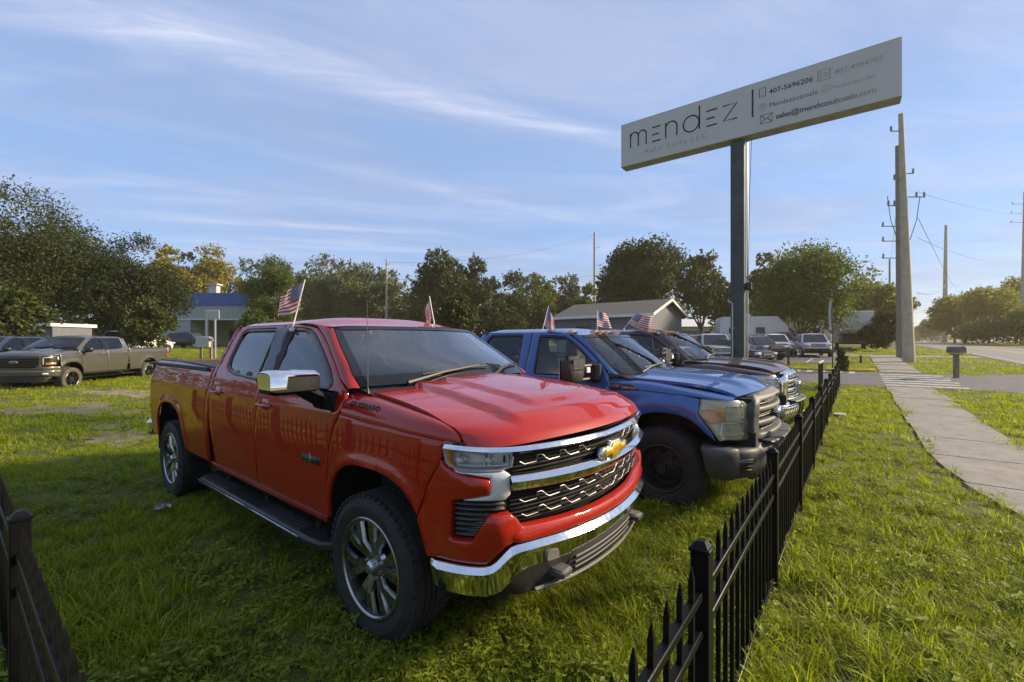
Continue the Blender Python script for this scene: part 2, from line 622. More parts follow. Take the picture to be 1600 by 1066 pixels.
def inside(Q, loops):
    c = np.zeros(len(Q), bool)
    x, y = Q[:, 0], Q[:, 1]
    for L in loops:
        x1, y1 = L[:, 0], L[:, 1]
        x2, y2 = np.roll(x1, -1), np.roll(y1, -1)
        for i in range(len(L)):
            if y1[i] == y2[i]:
                continue
            m = (y1[i] > y) != (y2[i] > y)
            c ^= m & (x < (x2[i] - x1[i]) * (y - y1[i]) / (y2[i] - y1[i]) + x1[i])
    return c


def panel(outline, surf, holes=(), off=0.0, thick=.02, res=.04, gap=.0025, r=.004):
    """a sheet cut to an outline in the surface's own (u,v) coordinates, laid on the surface with rounded edges.
    surf(u,v)->points ; off = height above it (number or function). Returns (V,F)."""
    loops = []
    for k, L in enumerate([outline, *holes]):
        L = np.asarray(L, float)
        if (area2(L) > 0) != (k == 0):
            L = L[::-1]
        L = resample(L, res)
        loops.append(L)
    inner = [inset_poly(L, gap + r) for L in loops]
    ring = [inset_poly(L, gap) for L in loops]
    lo, hi = inner[0].min(0), inner[0].max(0)
    gx, gy = np.meshgrid(np.arange(lo[0] + res * .5, hi[0], res), np.arange(lo[1] + res * .5, hi[1], res * .9))
    gx[::2] += res * .25
    G = np.c_[gx.ravel(), gy.ravel()]
    if len(G):
        G = G[inside(G, inner)]
    if len(G):
        allp = np.concatenate(inner)
        keep = np.ones(len(G), bool)
        for c0 in range(0, len(G), 2000):
            d = np.abs(G[c0:c0 + 2000, None, :] - allp[None]).max(-1).min(1)
            keep[c0:c0 + 2000] = d > res * .45
        G = G[keep]
    vin = np.concatenate(inner + [G]) if len(G) else np.concatenate(inner)
    edges, s0 = [], 0
    for L in inner:
        n = len(L)
        edges += [(s0 + i, s0 + (i + 1) % n) for i in range(n)]
        s0 += n
    vo, eo, fo, ov, oe, of = delaunay_2d_cdt([Vector(p) for p in vin], edges, [], 0, 1e-6)
    UV = np.array([tuple(v) for v in vo])
    remap = {}
    for i, src in enumerate(ov):
        for q in src:
            remap[q] = i
    T = np.array([tuple(f) for f in fo if len(f) == 3])
    cen = UV[T].mean(1)
    T = T[inside(cen, inner)]

    def place(uv, o):
        e = 2e-3
        P = surf(uv[:, 0], uv[:, 1])
        du = surf(uv[:, 0] + e, uv[:, 1]) - surf(uv[:, 0] - e, uv[:, 1])
        dv = surf(uv[:, 0], uv[:, 1] + e) - surf(uv[:, 0], uv[:, 1] - e)
        nn = np.cross(du, dv)
        nn /= np.linalg.norm(nn, axis=1)[:, None] + 1e-12
        return P + nn * np.asarray(o).reshape(-1, 1), nn
    f_off = off if callable(off) else (lambda u, v: np.full(len(u), float(off)))
    P, nn = place(UV, f_off(UV[:, 0], UV[:, 1]))
    V, F = [P], []
    cr = np.cross(P[T[:, 1]] - P[T[:, 0]], P[T[:, 2]] - P[T[:, 0]])
    bad = np.sum(cr * nn[T[:, 0]], 1) < 0
    T[bad] = T[bad][:, ::-1]
    F += [tuple(t) for t in T]
    base, s0 = len(P), 0
    if thick > 0:
        for L, Rg in zip(inner, ring):
            n = len(L)
            o = f_off(L[:, 0], L[:, 1])
            p1, _ = place(Rg, o - r)
            p2, _ = place(Rg, o - thick)
            V += [p1, p2]
            ids = [remap[s0 + i] for i in range(n)]
            for i in range(n):
                j = (i + 1) % n
                F.append((ids[j], ids[i], base + i, base + j))
                F.append((base + j, base + i, base + n + i, base + n + j))
            base += 2 * n
            s0 += n
    return np.concatenate(V), F


def pobj(name, material, parent, *a, mirror=False, **k):
    V, F = panel(*a, **k)
    if mirror:
        V = V * np.array([1, -1, 1])
        F = [f[::-1] for f in F]
    return mesh_obj(name, V, F, material, parent)


def text_mesh(txt, size, depth=.003, spacing=1.0, res=3, bold=0.0):
    """outline of a line of lettering as (V,F), lying in xy, starting at the origin"""
    cu = bpy.data.curves.new('lettering', 'FONT')
    cu.body = txt
    cu.size = size
    cu.extrude = depth
    cu.space_character = spacing
    cu.resolution_u = res
    cu.offset = bold
    o = bpy.data.objects.new('lettering', cu)
    COL.objects.link(o)
    dg = bpy.context.evaluated_depsgraph_get()
    me = bpy.data.meshes.new_from_object(o.evaluated_get(dg))
    V = np.array([tuple(v.co) for v in me.vertices])
    F = [tuple(p.vertices) for p in me.polygons]
    bpy.data.objects.remove(o)
    bpy.data.meshes.remove(me)
    bpy.data.curves.remove(cu)
    return V, F


def children(o):
    return list(o.children)


def copy_tree(o, parent=None):
    c = o.copy()
    COL.objects.link(c)
    if parent is not None:
        c.parent = parent
    for ch in children(o):
        copy_tree(ch, c)
    return c


def bits(name, mb, material, parent, places):
    """one small piece repeated: separate objects that share a mesh"""
    o = mb.obj(name, material, parent, loc=places[0])
    for p in places[1:]:
        c = o.copy()
        COL.objects.link(c)
        c.parent = parent
        c.location = p
    return o



# ------------------------------------------------------------------ terrain
_h = pchip([0, 13, 22, 30, 34, 52, 80, 130, 250, 3000], [0, 0, .14, .36, .44, .74, 1.02, 1.25, 1.40, 1.45])


def gz(x, y):
    return float(_h(math.hypot(x, y)))


def gzv(x, y):
    return _h(np.hypot(x, y))


def atg(px, py):
    """ground point seen at a pixel of the photograph, allowing for the rise of the land"""
    z = 20.0
    for _ in range(60):
        x, y = at(px, z)
        z = .5 * z + .5 * max(1.0, (CAM_H - gz(x, y)) * FPX / (py - 533.0))
    x, y = at(px, z)
    return x, y, gz(x, y)


def at3(px, py, z):
    x, y = at(px, z)
    return np.array((x, y, CAM_H + (533.0 - py) / FPX * z))


def ground_mat(name, kind):
    m = bpy.data.materials.new(name)
    m.use_nodes = True
    t = m.node_tree
    b = t.nodes['Principled BSDF']
    b.inputs['Roughness'].default_value = .95
    b.inputs['Specular IOR Level'].default_value = .25
    tc = N(t, 'ShaderNodeTexCoord')
    big = N(t, 'ShaderNodeTexNoise', i_Scale=.35, i_Detail=6.0, i_Roughness=.65)
    mid = N(t, 'ShaderNodeTexNoise', i_Scale=3.5, i_Detail=8.0, i_Roughness=.7)
    fin = N(t, 'ShaderNodeTexNoise', i_Scale=38.0, i_Detail=6.0, i_Roughness=.7)
    for n in (big, mid, fin):
        t.links.new(tc.outputs['Object'], n.inputs['Vector'])
    if kind == 'soil':
        c1 = ramp(t, fin.outputs[0], [(.30, (.035, .040, .008)), (.55, (.100, .118, .014)), (.75, (.19, .195, .03))])
        c2 = ramp(t, fin.outputs[0], [(.30, (.055, .045, .028)), (.75, (.16, .135, .085))])
        k = mathn(t, 'ADD', mathn(t, 'MULTIPLY', big.outputs[0], .55), mathn(t, 'MULTIPLY', mid.outputs[0], .45))
        f = N(t, 'ShaderNodeMapRange', i_1=.53, i_2=.64)
        t.links.new(k, f.inputs[0])
        mx = N(t, 'ShaderNodeMix', data_type='RGBA')
        t.links.new(f.outputs[0], mx.inputs[0])
        t.links.new(c1, mx.inputs[6])
        t.links.new(c2, mx.inputs[7])
        col = mx.outputs[2]
    elif kind == 'concrete':
        c1 = ramp(t, mid.outputs[0], [(.25, (.12, .115, .105)), (.45, (.225, .215, .195)), (.75, (.31, .295, .27))])
        c2 = ramp(t, fin.outputs[0], [(.2, (.62, .6, .58)), (.7, (1.04, 1.03, 1.0))])
        mx = N(t, 'ShaderNodeMix', data_type='RGBA', blend_type='MULTIPLY', i_0=1.0)
        t.links.new(c1, mx.inputs[6])
        t.links.new(c2, mx.inputs[7])
        col = mx.outputs[2]
        b.inputs['Roughness'].default_value = .82
    else:
        lo, hi = ((.075, .075, .078), (.15, .148, .145)) if kind == 'asphalt' else ((.15, .145, .135), (.24, .23, .21))
        c1 = ramp(t, mid.outputs[0], [(.3, lo), (.72, hi)])
        c2 = ramp(t, fin.outputs[0], [(.25, (.7, .7, .7)), (.7, (1.1, 1.1, 1.1))])
        mx = N(t, 'ShaderNodeMix', data_type='RGBA', blend_type='MULTIPLY', i_0=1.0)
        t.links.new(c1, mx.inputs[6])
        t.links.new(c2, mx.inputs[7])
        col = mx.outputs[2]
        b.inputs['Roughness'].default_value = .72
    t.links.new(col, b.inputs['Base Color'])
    bp = N(t, 'ShaderNodeBump', i_Strength=.5 if kind == 'soil' else .25, i_Distance=.03 if kind == 'soil' else .006)
    t.links.new(fin.outputs[0], bp.inputs['Height'])
    t.links.new(bp.outputs[0], b.inputs['Normal'])
    return m


M['soil'] = ground_mat('soil_and_turf', 'soil')
M['concrete'] = ground_mat('worn_concrete', 'concrete')
M['asphalt'] = ground_mat('asphalt', 'asphalt')
M['road'] = ground_mat('pale_road', 'road')

rad = np.r_[0.001, np.linspace(2, 20, 14), np.geomspace(22, 880, 40)]
ang = np.linspace(0, 2 * math.pi, 97)
gg = np.array([[(r * math.cos(a), r * math.sin(a), float(_h(r))) for a in ang] for r in rad])
tag(MB().grid(gg, flip=False).obj('ground', M['soil'], sharp=None), kind='structure')


def sheet(name, poly_rows, material, lift, thick=.0, kind='structure'):
    """strip given as rows of (x,y) points, laid on the terrain"""
    P = np.array(poly_rows, float)
    z = gzv(P[..., 0], P[..., 1]) + lift
    G = np.concatenate([P, z[..., None]], -1)
    b = MB().grid(G)
    if thick:
        ring = np.concatenate([G[0, :-1], G[:-1, -1], G[-1, :0:-1], G[:0:-1, 0]])
        low = ring - np.array([0, 0, thick])
        b.grid(np.stack([np.r_[low, low[:1]], np.r_[ring, ring[:1]]]))
    return tag(b.obj(name, material, sharp=20), kind=kind)


DRV0, DRV1 = 20.0, 25.95          # the driveway that crosses the pavement
ss = lambda a, b, n: np.linspace(a, b, n)
drv_rows = []
for p in [-14, -9, -7, -5, -3.6, -2.6, -.8, 1, 3, 5, 8, 14, 25, 40]:
    flare = .0 if p > -4 else min(3.0, (-4 - p) * .8)
    n = DRV0 - flare - (.0 if p < 6 else 0)
    f = DRV1 + flare + (0 if p < 5.5 else 5.6)
    drv_rows.append([(s_, p) for s_ in ss(n, f, 18)])
driveway = sheet('driveway', [r[::-1] for r in drv_rows], M['asphalt'], .012)
sheet('parking_lot', [[(s_, p) for p in ss(45, .6, 14)] for s_ in ss(31.0, 62, 12)], M['asphalt'], .016)
# road, running slightly away to the right
def road_edge(s_, k):
    return -6.8 - k


rs = np.r_[np.linspace(-60, 120, 40), np.geomspace(130, 840, 16)]
sheet('road', [[(s_, road_edge(s_, k)) for k in ss(0, 6.4, 8)] for s_ in rs], M['road'], .018)
for k, mt in ((.35, M['paintline']), (3.1, M['yellow']), (3.35, M['yellow']), (6.0, M['paintline'])):
    tag(sheet('road_marking', [[(s_, road_edge(s_, k + d)) for d in (0, .12)] for s_ in rs], mt, .024), kind='structure')
sheet('concrete_apron', [[(s_, p) for p in ss(14, road_edge(s_, 0) + .3, 16)] for s_ in ss(40.6, 43.2, 4)], M['concrete'], .021)
# pavement slabs
rng = np.random.default_rng(5)


def pavement(name, s0, s1, n, label):
    root = tag(bpy.data.objects.new(name, None), kind='structure')
    COL.objects.link(root)
    root['label'] = label
    e = np.linspace(s0, s1, n + 1)
    for i in range(n):
        a, b_ = e[i] + .004, e[i + 1] - .004
        y0, y1 = -.86 + rng.normal(0, .02), -2.08 - (.2 if s0 > 10 else 0) + rng.normal(0, .03)
        P = np.array([[(x, y - .055 * max(0, 9.0 - x) ** 2) for y in ss(y1, y0, 5)] for x in ss(b_, a, 4)])
        z = gzv(P[..., 0], P[..., 1]) + .030 + rng.normal(0, .004) + (P[..., 0] - a) * rng.normal(0, .003)
        G = np.concatenate([P, z[..., None]], -1)
        mb = MB().grid(G, flip=True)
        ring = np.concatenate([G[0, :-1], G[:-1, -1], G[-1, :0:-1], G[:0:-1, 0]])
        low = ring - np.array([0, 0, .12])
        mid_ = ring.copy()
        mb.grid(np.stack([np.r_[low, low[:1]], np.r_[ring, ring[:1]]]), flip=True)
        mb.obj('slab', M['concrete'], root, sharp=20)


pavement('pavement', 2.6, DRV0 - .05, 11, 'weathered concrete pavement slabs')
pavement('pavement', DRV1 + .05, 40.5, 9, 'weathered concrete pavement slabs beyond the driveway')
for k, s_ in enumerate((20.3, 21.2, 22.1, 23.0, 23.9, 24.8)):
    tag(sheet('crossing_stripe', [[(x, y) for y in ss(-.85, -2.95 + .1 * (k % 2), 6)] for x in (s_, s_ + .42)], M['paintline'], .020), kind='structure')
for k, (s_, p) in enumerate(((24.9, 2.1), (24.9, 1.6), (24.9, 1.1), (24.9, .45), (24.9, .0))):
    sheet('parking_marking', [[(x, y) for y in (p, p + .22)] for x in (s_, s_ + 1.0)], M['paintline'], .020)
for k in range(6):
    p = 2.2 + 2.75 * k
    sheet('parking_marking', [[(x, y) for y in (p, p + .13)] for x in ss(31.2, 36.5, 4)], M['paintline'], .022)
M['dirt'] = mat('dry_dirt', (.27, .215, .135), .95, var=.4, vscale=5, bump=.5, bscale=30, col2=(.13, .105, .06))
for k, (px, py, lx, ly, rot) in enumerate(((118, 640, .75, 2.4, .35), (215, 616, .6, 2.3, .35), (188, 684, .5, .9, .2), (150, 668, .3, .6, .8))):
    cx, cy, cz = atg(px, py)
    rr_ = np.random.default_rng(40 + k)
    rowz = []
    for q in (0.02, .35, .7, 1.0):
        row = []
        for j in range(41):
            a_ = 2 * math.pi * j / 40
            f_ = q * (1 + .22 * math.sin(3 * a_ + k) + .16 * math.sin(7 * a_ + 2 * k) + .10 * math.sin(13 * a_))
            ex, ey = lx * f_ * math.cos(a_), ly * f_ * math.sin(a_)
            row.append((cx + ex * math.cos(rot) - ey * math.sin(rot), cy + ex * math.sin(rot) + ey * math.cos(rot)))
        rowz.append(row)
    sheet('bare_dirt', rowz, M['dirt'], .006 + .003 * k)
# grass island with its yellow kerb
kp = [(26.0, 5.6), (26.0, 4.0), (26.0, 2.0), (26.0, .4), (26.1, -.3), (26.5, -.70)]
kb = MB()
kb.tube([(x, y, gz(x, y) + .05) for x, y in kp], .085, 8, flat=1.0)
kerb = kb.obj('kerb', M['yellow'])
tag(kerb, kind='structure')

# ------------------------------------------------------------------ fences
FENCE_Y = .44
SP = 1.75


def fence(name, p0, ux, posts, label):
    """metal picket fence from p0 in direction ux with posts at the given distances"""
    p0, ux = np.array(p0, float), np.array(ux, float)
    root = empty(name, (*p0, 0), math.atan2(ux[1], ux[0]), label, 'fence')
    w, top = .0088, .865
    pk = MB()
    pk.add([(-w, -w, .055), (w, -w, .055), (w, w, .055), (-w, w, .055), (-w, -w, top), (w, -w, top), (w, w, top), (-w, w, top), (-w * .25, -w * .25, top + .045), (w * .25, -w * .25, top + .045), (w * .25, w * .25, top + .045), (-w * .25, w * .25, top + .045)],
           [(0, 3, 2, 1), (0, 1, 5, 4), (1, 2, 6, 5), (2, 3, 7, 6), (3, 0, 4, 7), (4, 5, 9, 8), (5, 6, 10, 9), (6, 7, 11, 10), (7, 4, 8, 11), (8, 9, 10, 11)])
    zz = lambda d: gz(*(p0 + ux * d))
    pko = rlo = None
    po = bits('post', MB().box((0, 0, .44), (.064, .064, .96), ch=.004), M['fence'], root, [(d, 0, zz(d)) for d in posts])
    cap = MB().box((0, 0, .928), (.074, .074, .016), ch=.003).box((0, 0, .946), (.060, .060, .022), top=.45)
    co = None
    for o in [c for c in root.children if c.name.startswith('post')]:
        if co is None:
            c = co = cap.obj('post_cap', M['fence'], o)
        else:
            c = co.copy()
            COL.objects.link(c)
        c.parent = o
    pl, rl = [], []
    for a_, b_ in zip(posts[:-1], posts[1:]):
        L = b_ - a_
        n = max(2, int(round(L / .125)))
        pl += [(a_ + L * k / n + rng.normal(0, .0012), 0, zz(a_ + L * k / n) + rng.normal(0, .0015)) for k in range(1, n)]
        for zr_ in (.775, .640, .085):
            o = MB().box((L / 2, 0, 0), (L - .064, .030, .030), ch=.003).obj('rail', M['fence'], root, loc=(a_, 0, zr_ + zz(a_)))
            o.rotation_euler = (0, -math.atan((zz(b_) - zz(a_)) / L), 0)
    bits('picket', pk, M['fence'], root, pl)
    return root


fence('picket_fence', (.19, FENCE_Y), (1, 0), [0.0] + [1.50 + SP * k for k in range(11)], 'long black metal picket fence running along the pavement in front of the trucks')
fence('picket_fence', (.20, .54), (0, 1), [.52 + SP * k - .52 * (k == 0) for k in range(6)], 'short black metal picket fence in the lower left corner beside the red truck')

# ------------------------------------------------------------------ the sign
sg_root = empty('pylon_sign', (12.35, 2.33, 0), 0, 'white sign board lettered mendez on a tall dark steel pole', 'sign')
PX, PY = 12.35, 2.33
SB, STP, SYL, SYR = 6.74, 8.00, 3.08, -3.10        # bottom, top, left and right ends (relative to the pole)
pole = MB().box((0, 0, (SB - .06) / 2 - .1), (.315, .31, SB + .14), ch=.012)
pole.obj('pole', M['signpole'], sg_root)
cb_ = MB().box((.0, (SYL + SYR) / 2, (SB + STP) / 2), (.36, SYL - SYR, STP - SB), ch=.015)
cab = cb_.obj('cabinet', M['signframe'], sg_root)
fr_ = MB().box((-.186, (SYL + SYR) / 2, (SB + STP) / 2), (.012, SYL - SYR - .03, STP - SB - .03), ch=.003)
fr_.obj('sign_face', M['signface'], sg_root)
fl_ = MB().box((0, 0, .03), (.62, .62, .05), ch=.01)
fl_.obj('base_plate', M['signpole'], sg_root)
cd = MB().tube([(-.05, .215, 2.65), (-.09, .222, 2.72), (-.14, .20, 2.70), (-.192, .10, 2.62), (-.192, .10, 2.4), (-.192, .10, .1)], .017, 8)
cd.obj('conduit', M['conduit'], sg_root)
bits('conduit_clamp', MB().box((0, 0, 0), (.02, .07, .03), ch=.003), M['conduit'], sg_root, [(-.19, .10, z) for z in (.5, 1.25, 2.0)])
cd = MB().tube([(.10, -.185, SB), (.10, -.190, 3.0), (.10, -.190, .1)], .016, 8)
cd.obj('conduit', M['conduit'], sg_root)
cd = MB().tube([(.10, -.28, SB), (.09, -.24, 5.4), (.06, -.21, 3.2)], .007, 5)
cd.obj('cable', M['wire'], sg_root)
fx = MB().box((.0, -.235, 3.05), (.14, .13, .20), ch=.02, top=.7)
fx.box((.0, -.19, 3.0), (.06, .06, .05))
fx.obj('flood_light', M['black'], sg_root)


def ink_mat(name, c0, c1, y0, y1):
    """printed vinyl with lens-flare washout painted in, paling along the board"""
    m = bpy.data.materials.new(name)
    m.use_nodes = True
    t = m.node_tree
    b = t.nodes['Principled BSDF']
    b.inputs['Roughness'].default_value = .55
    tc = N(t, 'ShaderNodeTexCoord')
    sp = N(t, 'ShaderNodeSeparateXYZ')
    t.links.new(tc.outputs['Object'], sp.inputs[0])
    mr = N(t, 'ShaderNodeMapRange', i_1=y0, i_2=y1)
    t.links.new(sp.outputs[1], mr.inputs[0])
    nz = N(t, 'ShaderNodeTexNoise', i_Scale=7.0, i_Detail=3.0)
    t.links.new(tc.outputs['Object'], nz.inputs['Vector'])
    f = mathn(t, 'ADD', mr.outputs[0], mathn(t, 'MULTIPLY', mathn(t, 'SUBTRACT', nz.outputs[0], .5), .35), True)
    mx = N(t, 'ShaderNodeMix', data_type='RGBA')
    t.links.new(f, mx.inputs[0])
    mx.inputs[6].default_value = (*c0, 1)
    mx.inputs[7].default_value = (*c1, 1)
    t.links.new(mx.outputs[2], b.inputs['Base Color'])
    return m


XF = -.1935
W_ = SYL - SYR


def sxy(u, v):
    """board coordinates: u from the left end 0..W, v from the bottom 0..H"""
    return (XF, SYL - u, SB + v)


def stroke(mb, pts, wd, closed=False):
    """flat ribbon lettering stroke on the board"""
    P = [np.array(p, float) for p in pts]
    n = len(P)
    V, F = [], []
    for i in range(n):
        a = P[i - 1] if (i > 0 or closed) else P[i]
        b = P[(i + 1) % n] if (i < n - 1 or closed) else P[i]
        t = (b - a) / (np.linalg.norm(b - a) + 1e-9)
        q = np.array((-t[1], t[0])) * wd / 2
        for s_ in (1, -1):
            x, y, z = sxy(*(P[i] + q * s_))
            V.append((x, y, z))
    m = n if closed else n - 1
    for i in range(m):
        j = (i + 1) % n
        F.append((2 * i, 2 * i + 1, 2 * j + 1, 2 * j))
    mb.add(V, F)


def arc(cx, cy, rx, ry, a0, a1, n=18):
    return [(cx + rx * math.cos(R(a0 + (a1 - a0) * k / n)), cy + ry * math.sin(R(a0 + (a1 - a0) * k / n))) for k in range(n + 1)]


H_ = STP - SB
# big word: m = n d = z in thin strokes (the two e's are three bars each)
wd = .040
base, xh, asc = .50, .92, 1.12
let = []
def add_letter(strokes):
    mb = MB()
    for s_ in strokes:
        stroke(mb, s_, wd)
    mb.obj('letter', M['ink'], sg_root, sharp=None)


u = .30
add_letter([[(u, base), (u, xh)], arc(u + .115, xh - .125, .115, .125, 180, 0) + [(u + .23, base)], arc(u + .345, xh - .125, .115, .125, 180, 0) + [(u + .46, base)]])
u = .93
add_letter([[(u, base + .01), (u + .24, base + .01)], [(u, base + .20), (u + .19, base + .20)], [(u, xh - .02), (u + .24, xh - .02)]])
u = 1.31
add_letter([[(u, base), (u, xh)], arc(u + .15, xh - .15, .15, .15, 180, 0) + [(u + .30, base)]])
u = 1.78
add_letter([arc(u + .20, base + .20, .20, .21, 0, 360, 30), [(u + .41, base), (u + .41, asc)]])
u = 2.36
add_letter([[(u, base + .01), (u + .26, base + .01)], [(u, base + .20), (u + .21, base + .20)], [(u, xh - .02), (u + .26, xh - .02)]])
u = 2.76
add_letter([[(u, xh - .02), (u + .32, xh - .02), (u + .01, base + .02), (u + .33, base + .02)]])
mb = MB()
stroke(mb, [(3.43, .42), (3.43, 1.10)], .042)
mb.obj('divider', M['ink'], sg_root, sharp=None)


def sign_text(txt, u, v, size, m, spacing=1.0, bold=.001):
    V, F = text_mesh(txt, size, .0, spacing, 2, bold)
    P = np.array([sxy(u + a, v + b) for a, b in V[:, :2]])
    return mesh_obj('lettering', P, F, m, sg_root, smooth=False)


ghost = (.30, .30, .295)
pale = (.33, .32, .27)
M['ink_flare'] = ink_mat('flare_washed_print', (.015, .015, .02), pale, -1.35, -2.9)  # lens flare over the right half, imitated by paling the ink colour
M['ink_flare2'] = ink_mat('flare_washed_print_light', (.30, .29, .24), pale, -1.7, -3.3)
M['ink_ghost'] = mat('ghost_print', ghost, .6)
sign_text('Auto Sales LLC', .70, .22, .215, M['ink_ghost'], 1.25)
sign_text('407-5696206', 3.78, .865, .165, M['ink_flare'], 1.0, .003)
sign_text('407-4984787', 5.05, .865, .160, M['ink_flare2'], .98, .002)
sign_text('Mendezautosale', 3.78, .545, .150, M['ink_flare'], 1.0, 0)
sign_text('Mendez Auto Sale', 4.99, .545, .128, M['ink_flare2'], .82, 0)
sign_text('sales@mendezautosale.com', 3.92, .225, .178, M['ink_flare'], .92, .003)
# small icons: phone, camera ring, envelope, desk phone, f ring
def icon(strokes, m, w_=.016):
    mb = MB()
    for s_, c in strokes:
        stroke(mb, s_, w_, c)
    mb.obj('icon', m, sg_root, sharp=None)


icon([([(3.58, .84), (3.71, .84), (3.71, 1.06), (3.58, 1.06)], True), ([(3.62, .87), (3.67, .87)], False)], M['ink_flare'])
icon([(arc(3.64, .60, .085, .085, 0, 350, 16), True), (arc(3.64, .60, .04, .04, 0, 350, 12), True), ([(3.62, .63), (3.70, .63)], False)], M['ink_flare2'])
icon([([(3.60, .20), (3.85, .20), (3.85, .40), (3.60, .40)], True), ([(3.60, .40), (3.725, .28), (3.85, .40)], False), ([(3.60, .20), (3.70, .30)], False), ([(3.85, .20), (3.75, .30)], False)], M['ink_flare'])
icon([([(4.80, .82), (4.97, .82), (4.97, 1.05), (4.80, 1.05)], True), ([(4.75, .80), (4.75, 1.07)], False), ([(4.84, .90), (4.94, .90)], False), ([(4.84, .96), (4.94, .96)], False)], M['ink_flare2'], .03)
icon([(arc(4.90, .60, .075, .085, 0, 350, 16), True), ([(4.90, .54), (4.90, .63), (4.93, .65)], False), ([(4.87, .60), (4.93, .60)], False)], M['ink_flare2'])

# ------------------------------------------------------------------ utility poles and lines
def util_pole(px, z, top_px, top_y, r0, r1, material, label, arms=(), name='utility_pole'):
    x, y = at(px, z)
    tx, ty = at(top_px, z)
    h = CAM_H + (533 - top_y) / FPX * z
    g = gz(x, y)
    root = empty(name, (x, y, g), 0, label, 'utility pole', 'utility poles')
    H = h - g
    top = np.array((tx - x, ty - y, H))
    b = MB().tube([np.array((0, 0, -.3)), top * .5, top], [r0, (r0 + r1) / 2, r1], 12)
    b.obj('shaft', M[material], root, sharp=50)
    rd = np.array((math.sin(TH), -math.cos(TH), 0))          # sideways as seen from the lot
    pts = []
    for (k, l0, l1, ins) in arms:
        c = top * k
        mb = MB().box((0, 0, 0), (.12, abs(l1 - l0), .12))
        e0, e1 = c + rd * l0, c + rd * l1
        mb = MB().tube([e0, e1], .03, 6)
        a = mb.obj('cross_arm', M['insul'], root)
        for q in ins:
            p = c + rd * q
            i = MB().lathe([(0, -.02), (.035, 0), (.07, .05), (.035, .09), (.07, .14), (.035, .18), (.07, .23), (.03, .28), (0, .34)], 8, c=p, axis='Z')
            i.obj('insulator', M['insul'], a)
            pts.append(np.array((x, y, g)) + p + np.array((0, 0, .34)))
    return root, pts, np.array((x, y, g)) + top


p_a, pa_pts, pa_top = util_pole(1420.5, 25.7, 1407.5, 178, .30, .12, 'concrete_pole', 'tall tapered concrete pole in front of the wooden pole at the pavement edge',
                                [(.63, -.95, 0, (-.9, -.55)), (.665, 0, 1.25, (.75, 1.2)), (.735, -.5, 0, (-.5,)), (.76, 0, .6, (.6,)), (.93, -.6, 0, (-.6,))])
p_b, pb_pts, pb_top = util_pole(1407.5, 30.0, 1403, 228, .24, .15, 'wood_pole', 'brown wooden pole standing close behind the tall concrete pole',
                                [(.55, -1.2, 0, (-1.1,)), (.62, -1.2, 0, (-1.1,)), (.47, -1.2, 0, (-1.1,))])
jm = MB()
for dx in (-1, 1):
    a = np.array(p_a.location) + (pa_top - np.array(p_a.location)) * .655
    rd = np.array((math.sin(TH), -math.cos(TH), 0))
    jm.tube([a + rd * dx * .95 + np.array((0, 0, .2)), a + rd * dx * .75 + np.array((0, 0, -1.2)), a + rd * dx * .28 + np.array((0, 0, -2.6))], .018, 5)
o = jm.obj('jumper_cable', M['wire'])
o.parent = p_a
o.matrix_parent_inverse = Matrix.Translation(-p_a.location)
p_c, pc_pts, pc_top = util_pole(1476, 100, 1478, 352, .55, .25, 'concrete_pole', 'pale concrete pole rising alone across the road from the mailbox')
p_d, pd_pts, pd_top = util_pole(1598, 66, 1602, 300, .34, .20, 'concrete_pole', 'grey concrete pole at the right edge beyond the road', [(.80, -2.2, 0, (-2.0,)), (.86, -2.2, 0, (-2.0,)), (.92, -2.0, 0, (-1.9,))])
p_e, pe_pts, pe_top = util_pole(1390, 95, 1390, 405, .24, .16, 'wood_pole', 'thin far pole rising from the trees left of the tall concrete pole')
p_f, pf_pts, pf_top = util_pole(929, 105, 929, 363, .34, .24, 'concrete_pole', 'tall pole with side brackets rising behind the grey gabled house',
                                [(.86, -.9, 1.3, (1.2,)), (.70, 0, 1.3, (1.2,)), (.56, -1.2, 1.0, (-1.1,))])
p_g, pg_pts, pg_top = util_pole(604, 72, 604, 405, .20, .13, 'concrete_pole', 'slim pale pole standing in front of the trees behind the red truck', [(.94, -.3, .5, (.45,))])
p_h, ph_pts, ph_top = util_pole(1503, 160, 1503, 454, .20, .14, 'wood_pole', 'small wooden pole far down the road above the trees', [(.97, -1.6, 1.6, (-1.5, 1.5))])


def wire(a, b, sag, label, r=.014):
    a, b = np.array(a, float), np.array(b, float)
    pts = [a + (b - a) * t - np.array((0, 0, sag * 4 * t * (1 - t))) for t in np.linspace(0, 1, 18)]
    o = MB().tube([p - a for p in pts], r, 5).obj('overhead_wire', M['wire'], loc=a)
    tag(o, label, 'cable', 'overhead wires')
    return o


wire(at3(1434, 458, 25.7), at3(1478, 443, 100), .8, 'dark cable slanting from the concrete pole to the pole across the road', .03)
wire(at3(1434, 372, 25.7), at3(1600, 398, 66), 1.2, 'faint cable crossing the sky right of the tall concrete pole', .012)
wire(at3(604, 437, 72), at3(150, 440, 110), 1.0, 'thin cable strung from the slim pale pole towards the blue roofed building', .02)
wire(at3(604, 434, 72), at3(929, 430, 105), 1.6, 'thin cable strung between the slim pale pole and the pole behind the house', .02)
wire(at3(929, 432, 105), at3(1404, 452, 30), 1.2, 'thin cable strung from the pole behind the house to the wooden pole', .022)
wire(at3(855, 478, 50), at3(945, 438, 60), 1.6, 'pale service cable drooping towards the roof of the grey house', .018)

# ------------------------------------------------------------------ buildings
def frame_at(px, z, rz, label, name='building', cat='building'):
    x, y = at(px, z)
    return empty(name, (x, y, gz(x, y)), rz, label, cat)


RIGHT = TH - R(90)                 # local +x runs to the right in the picture, +y away from the lens
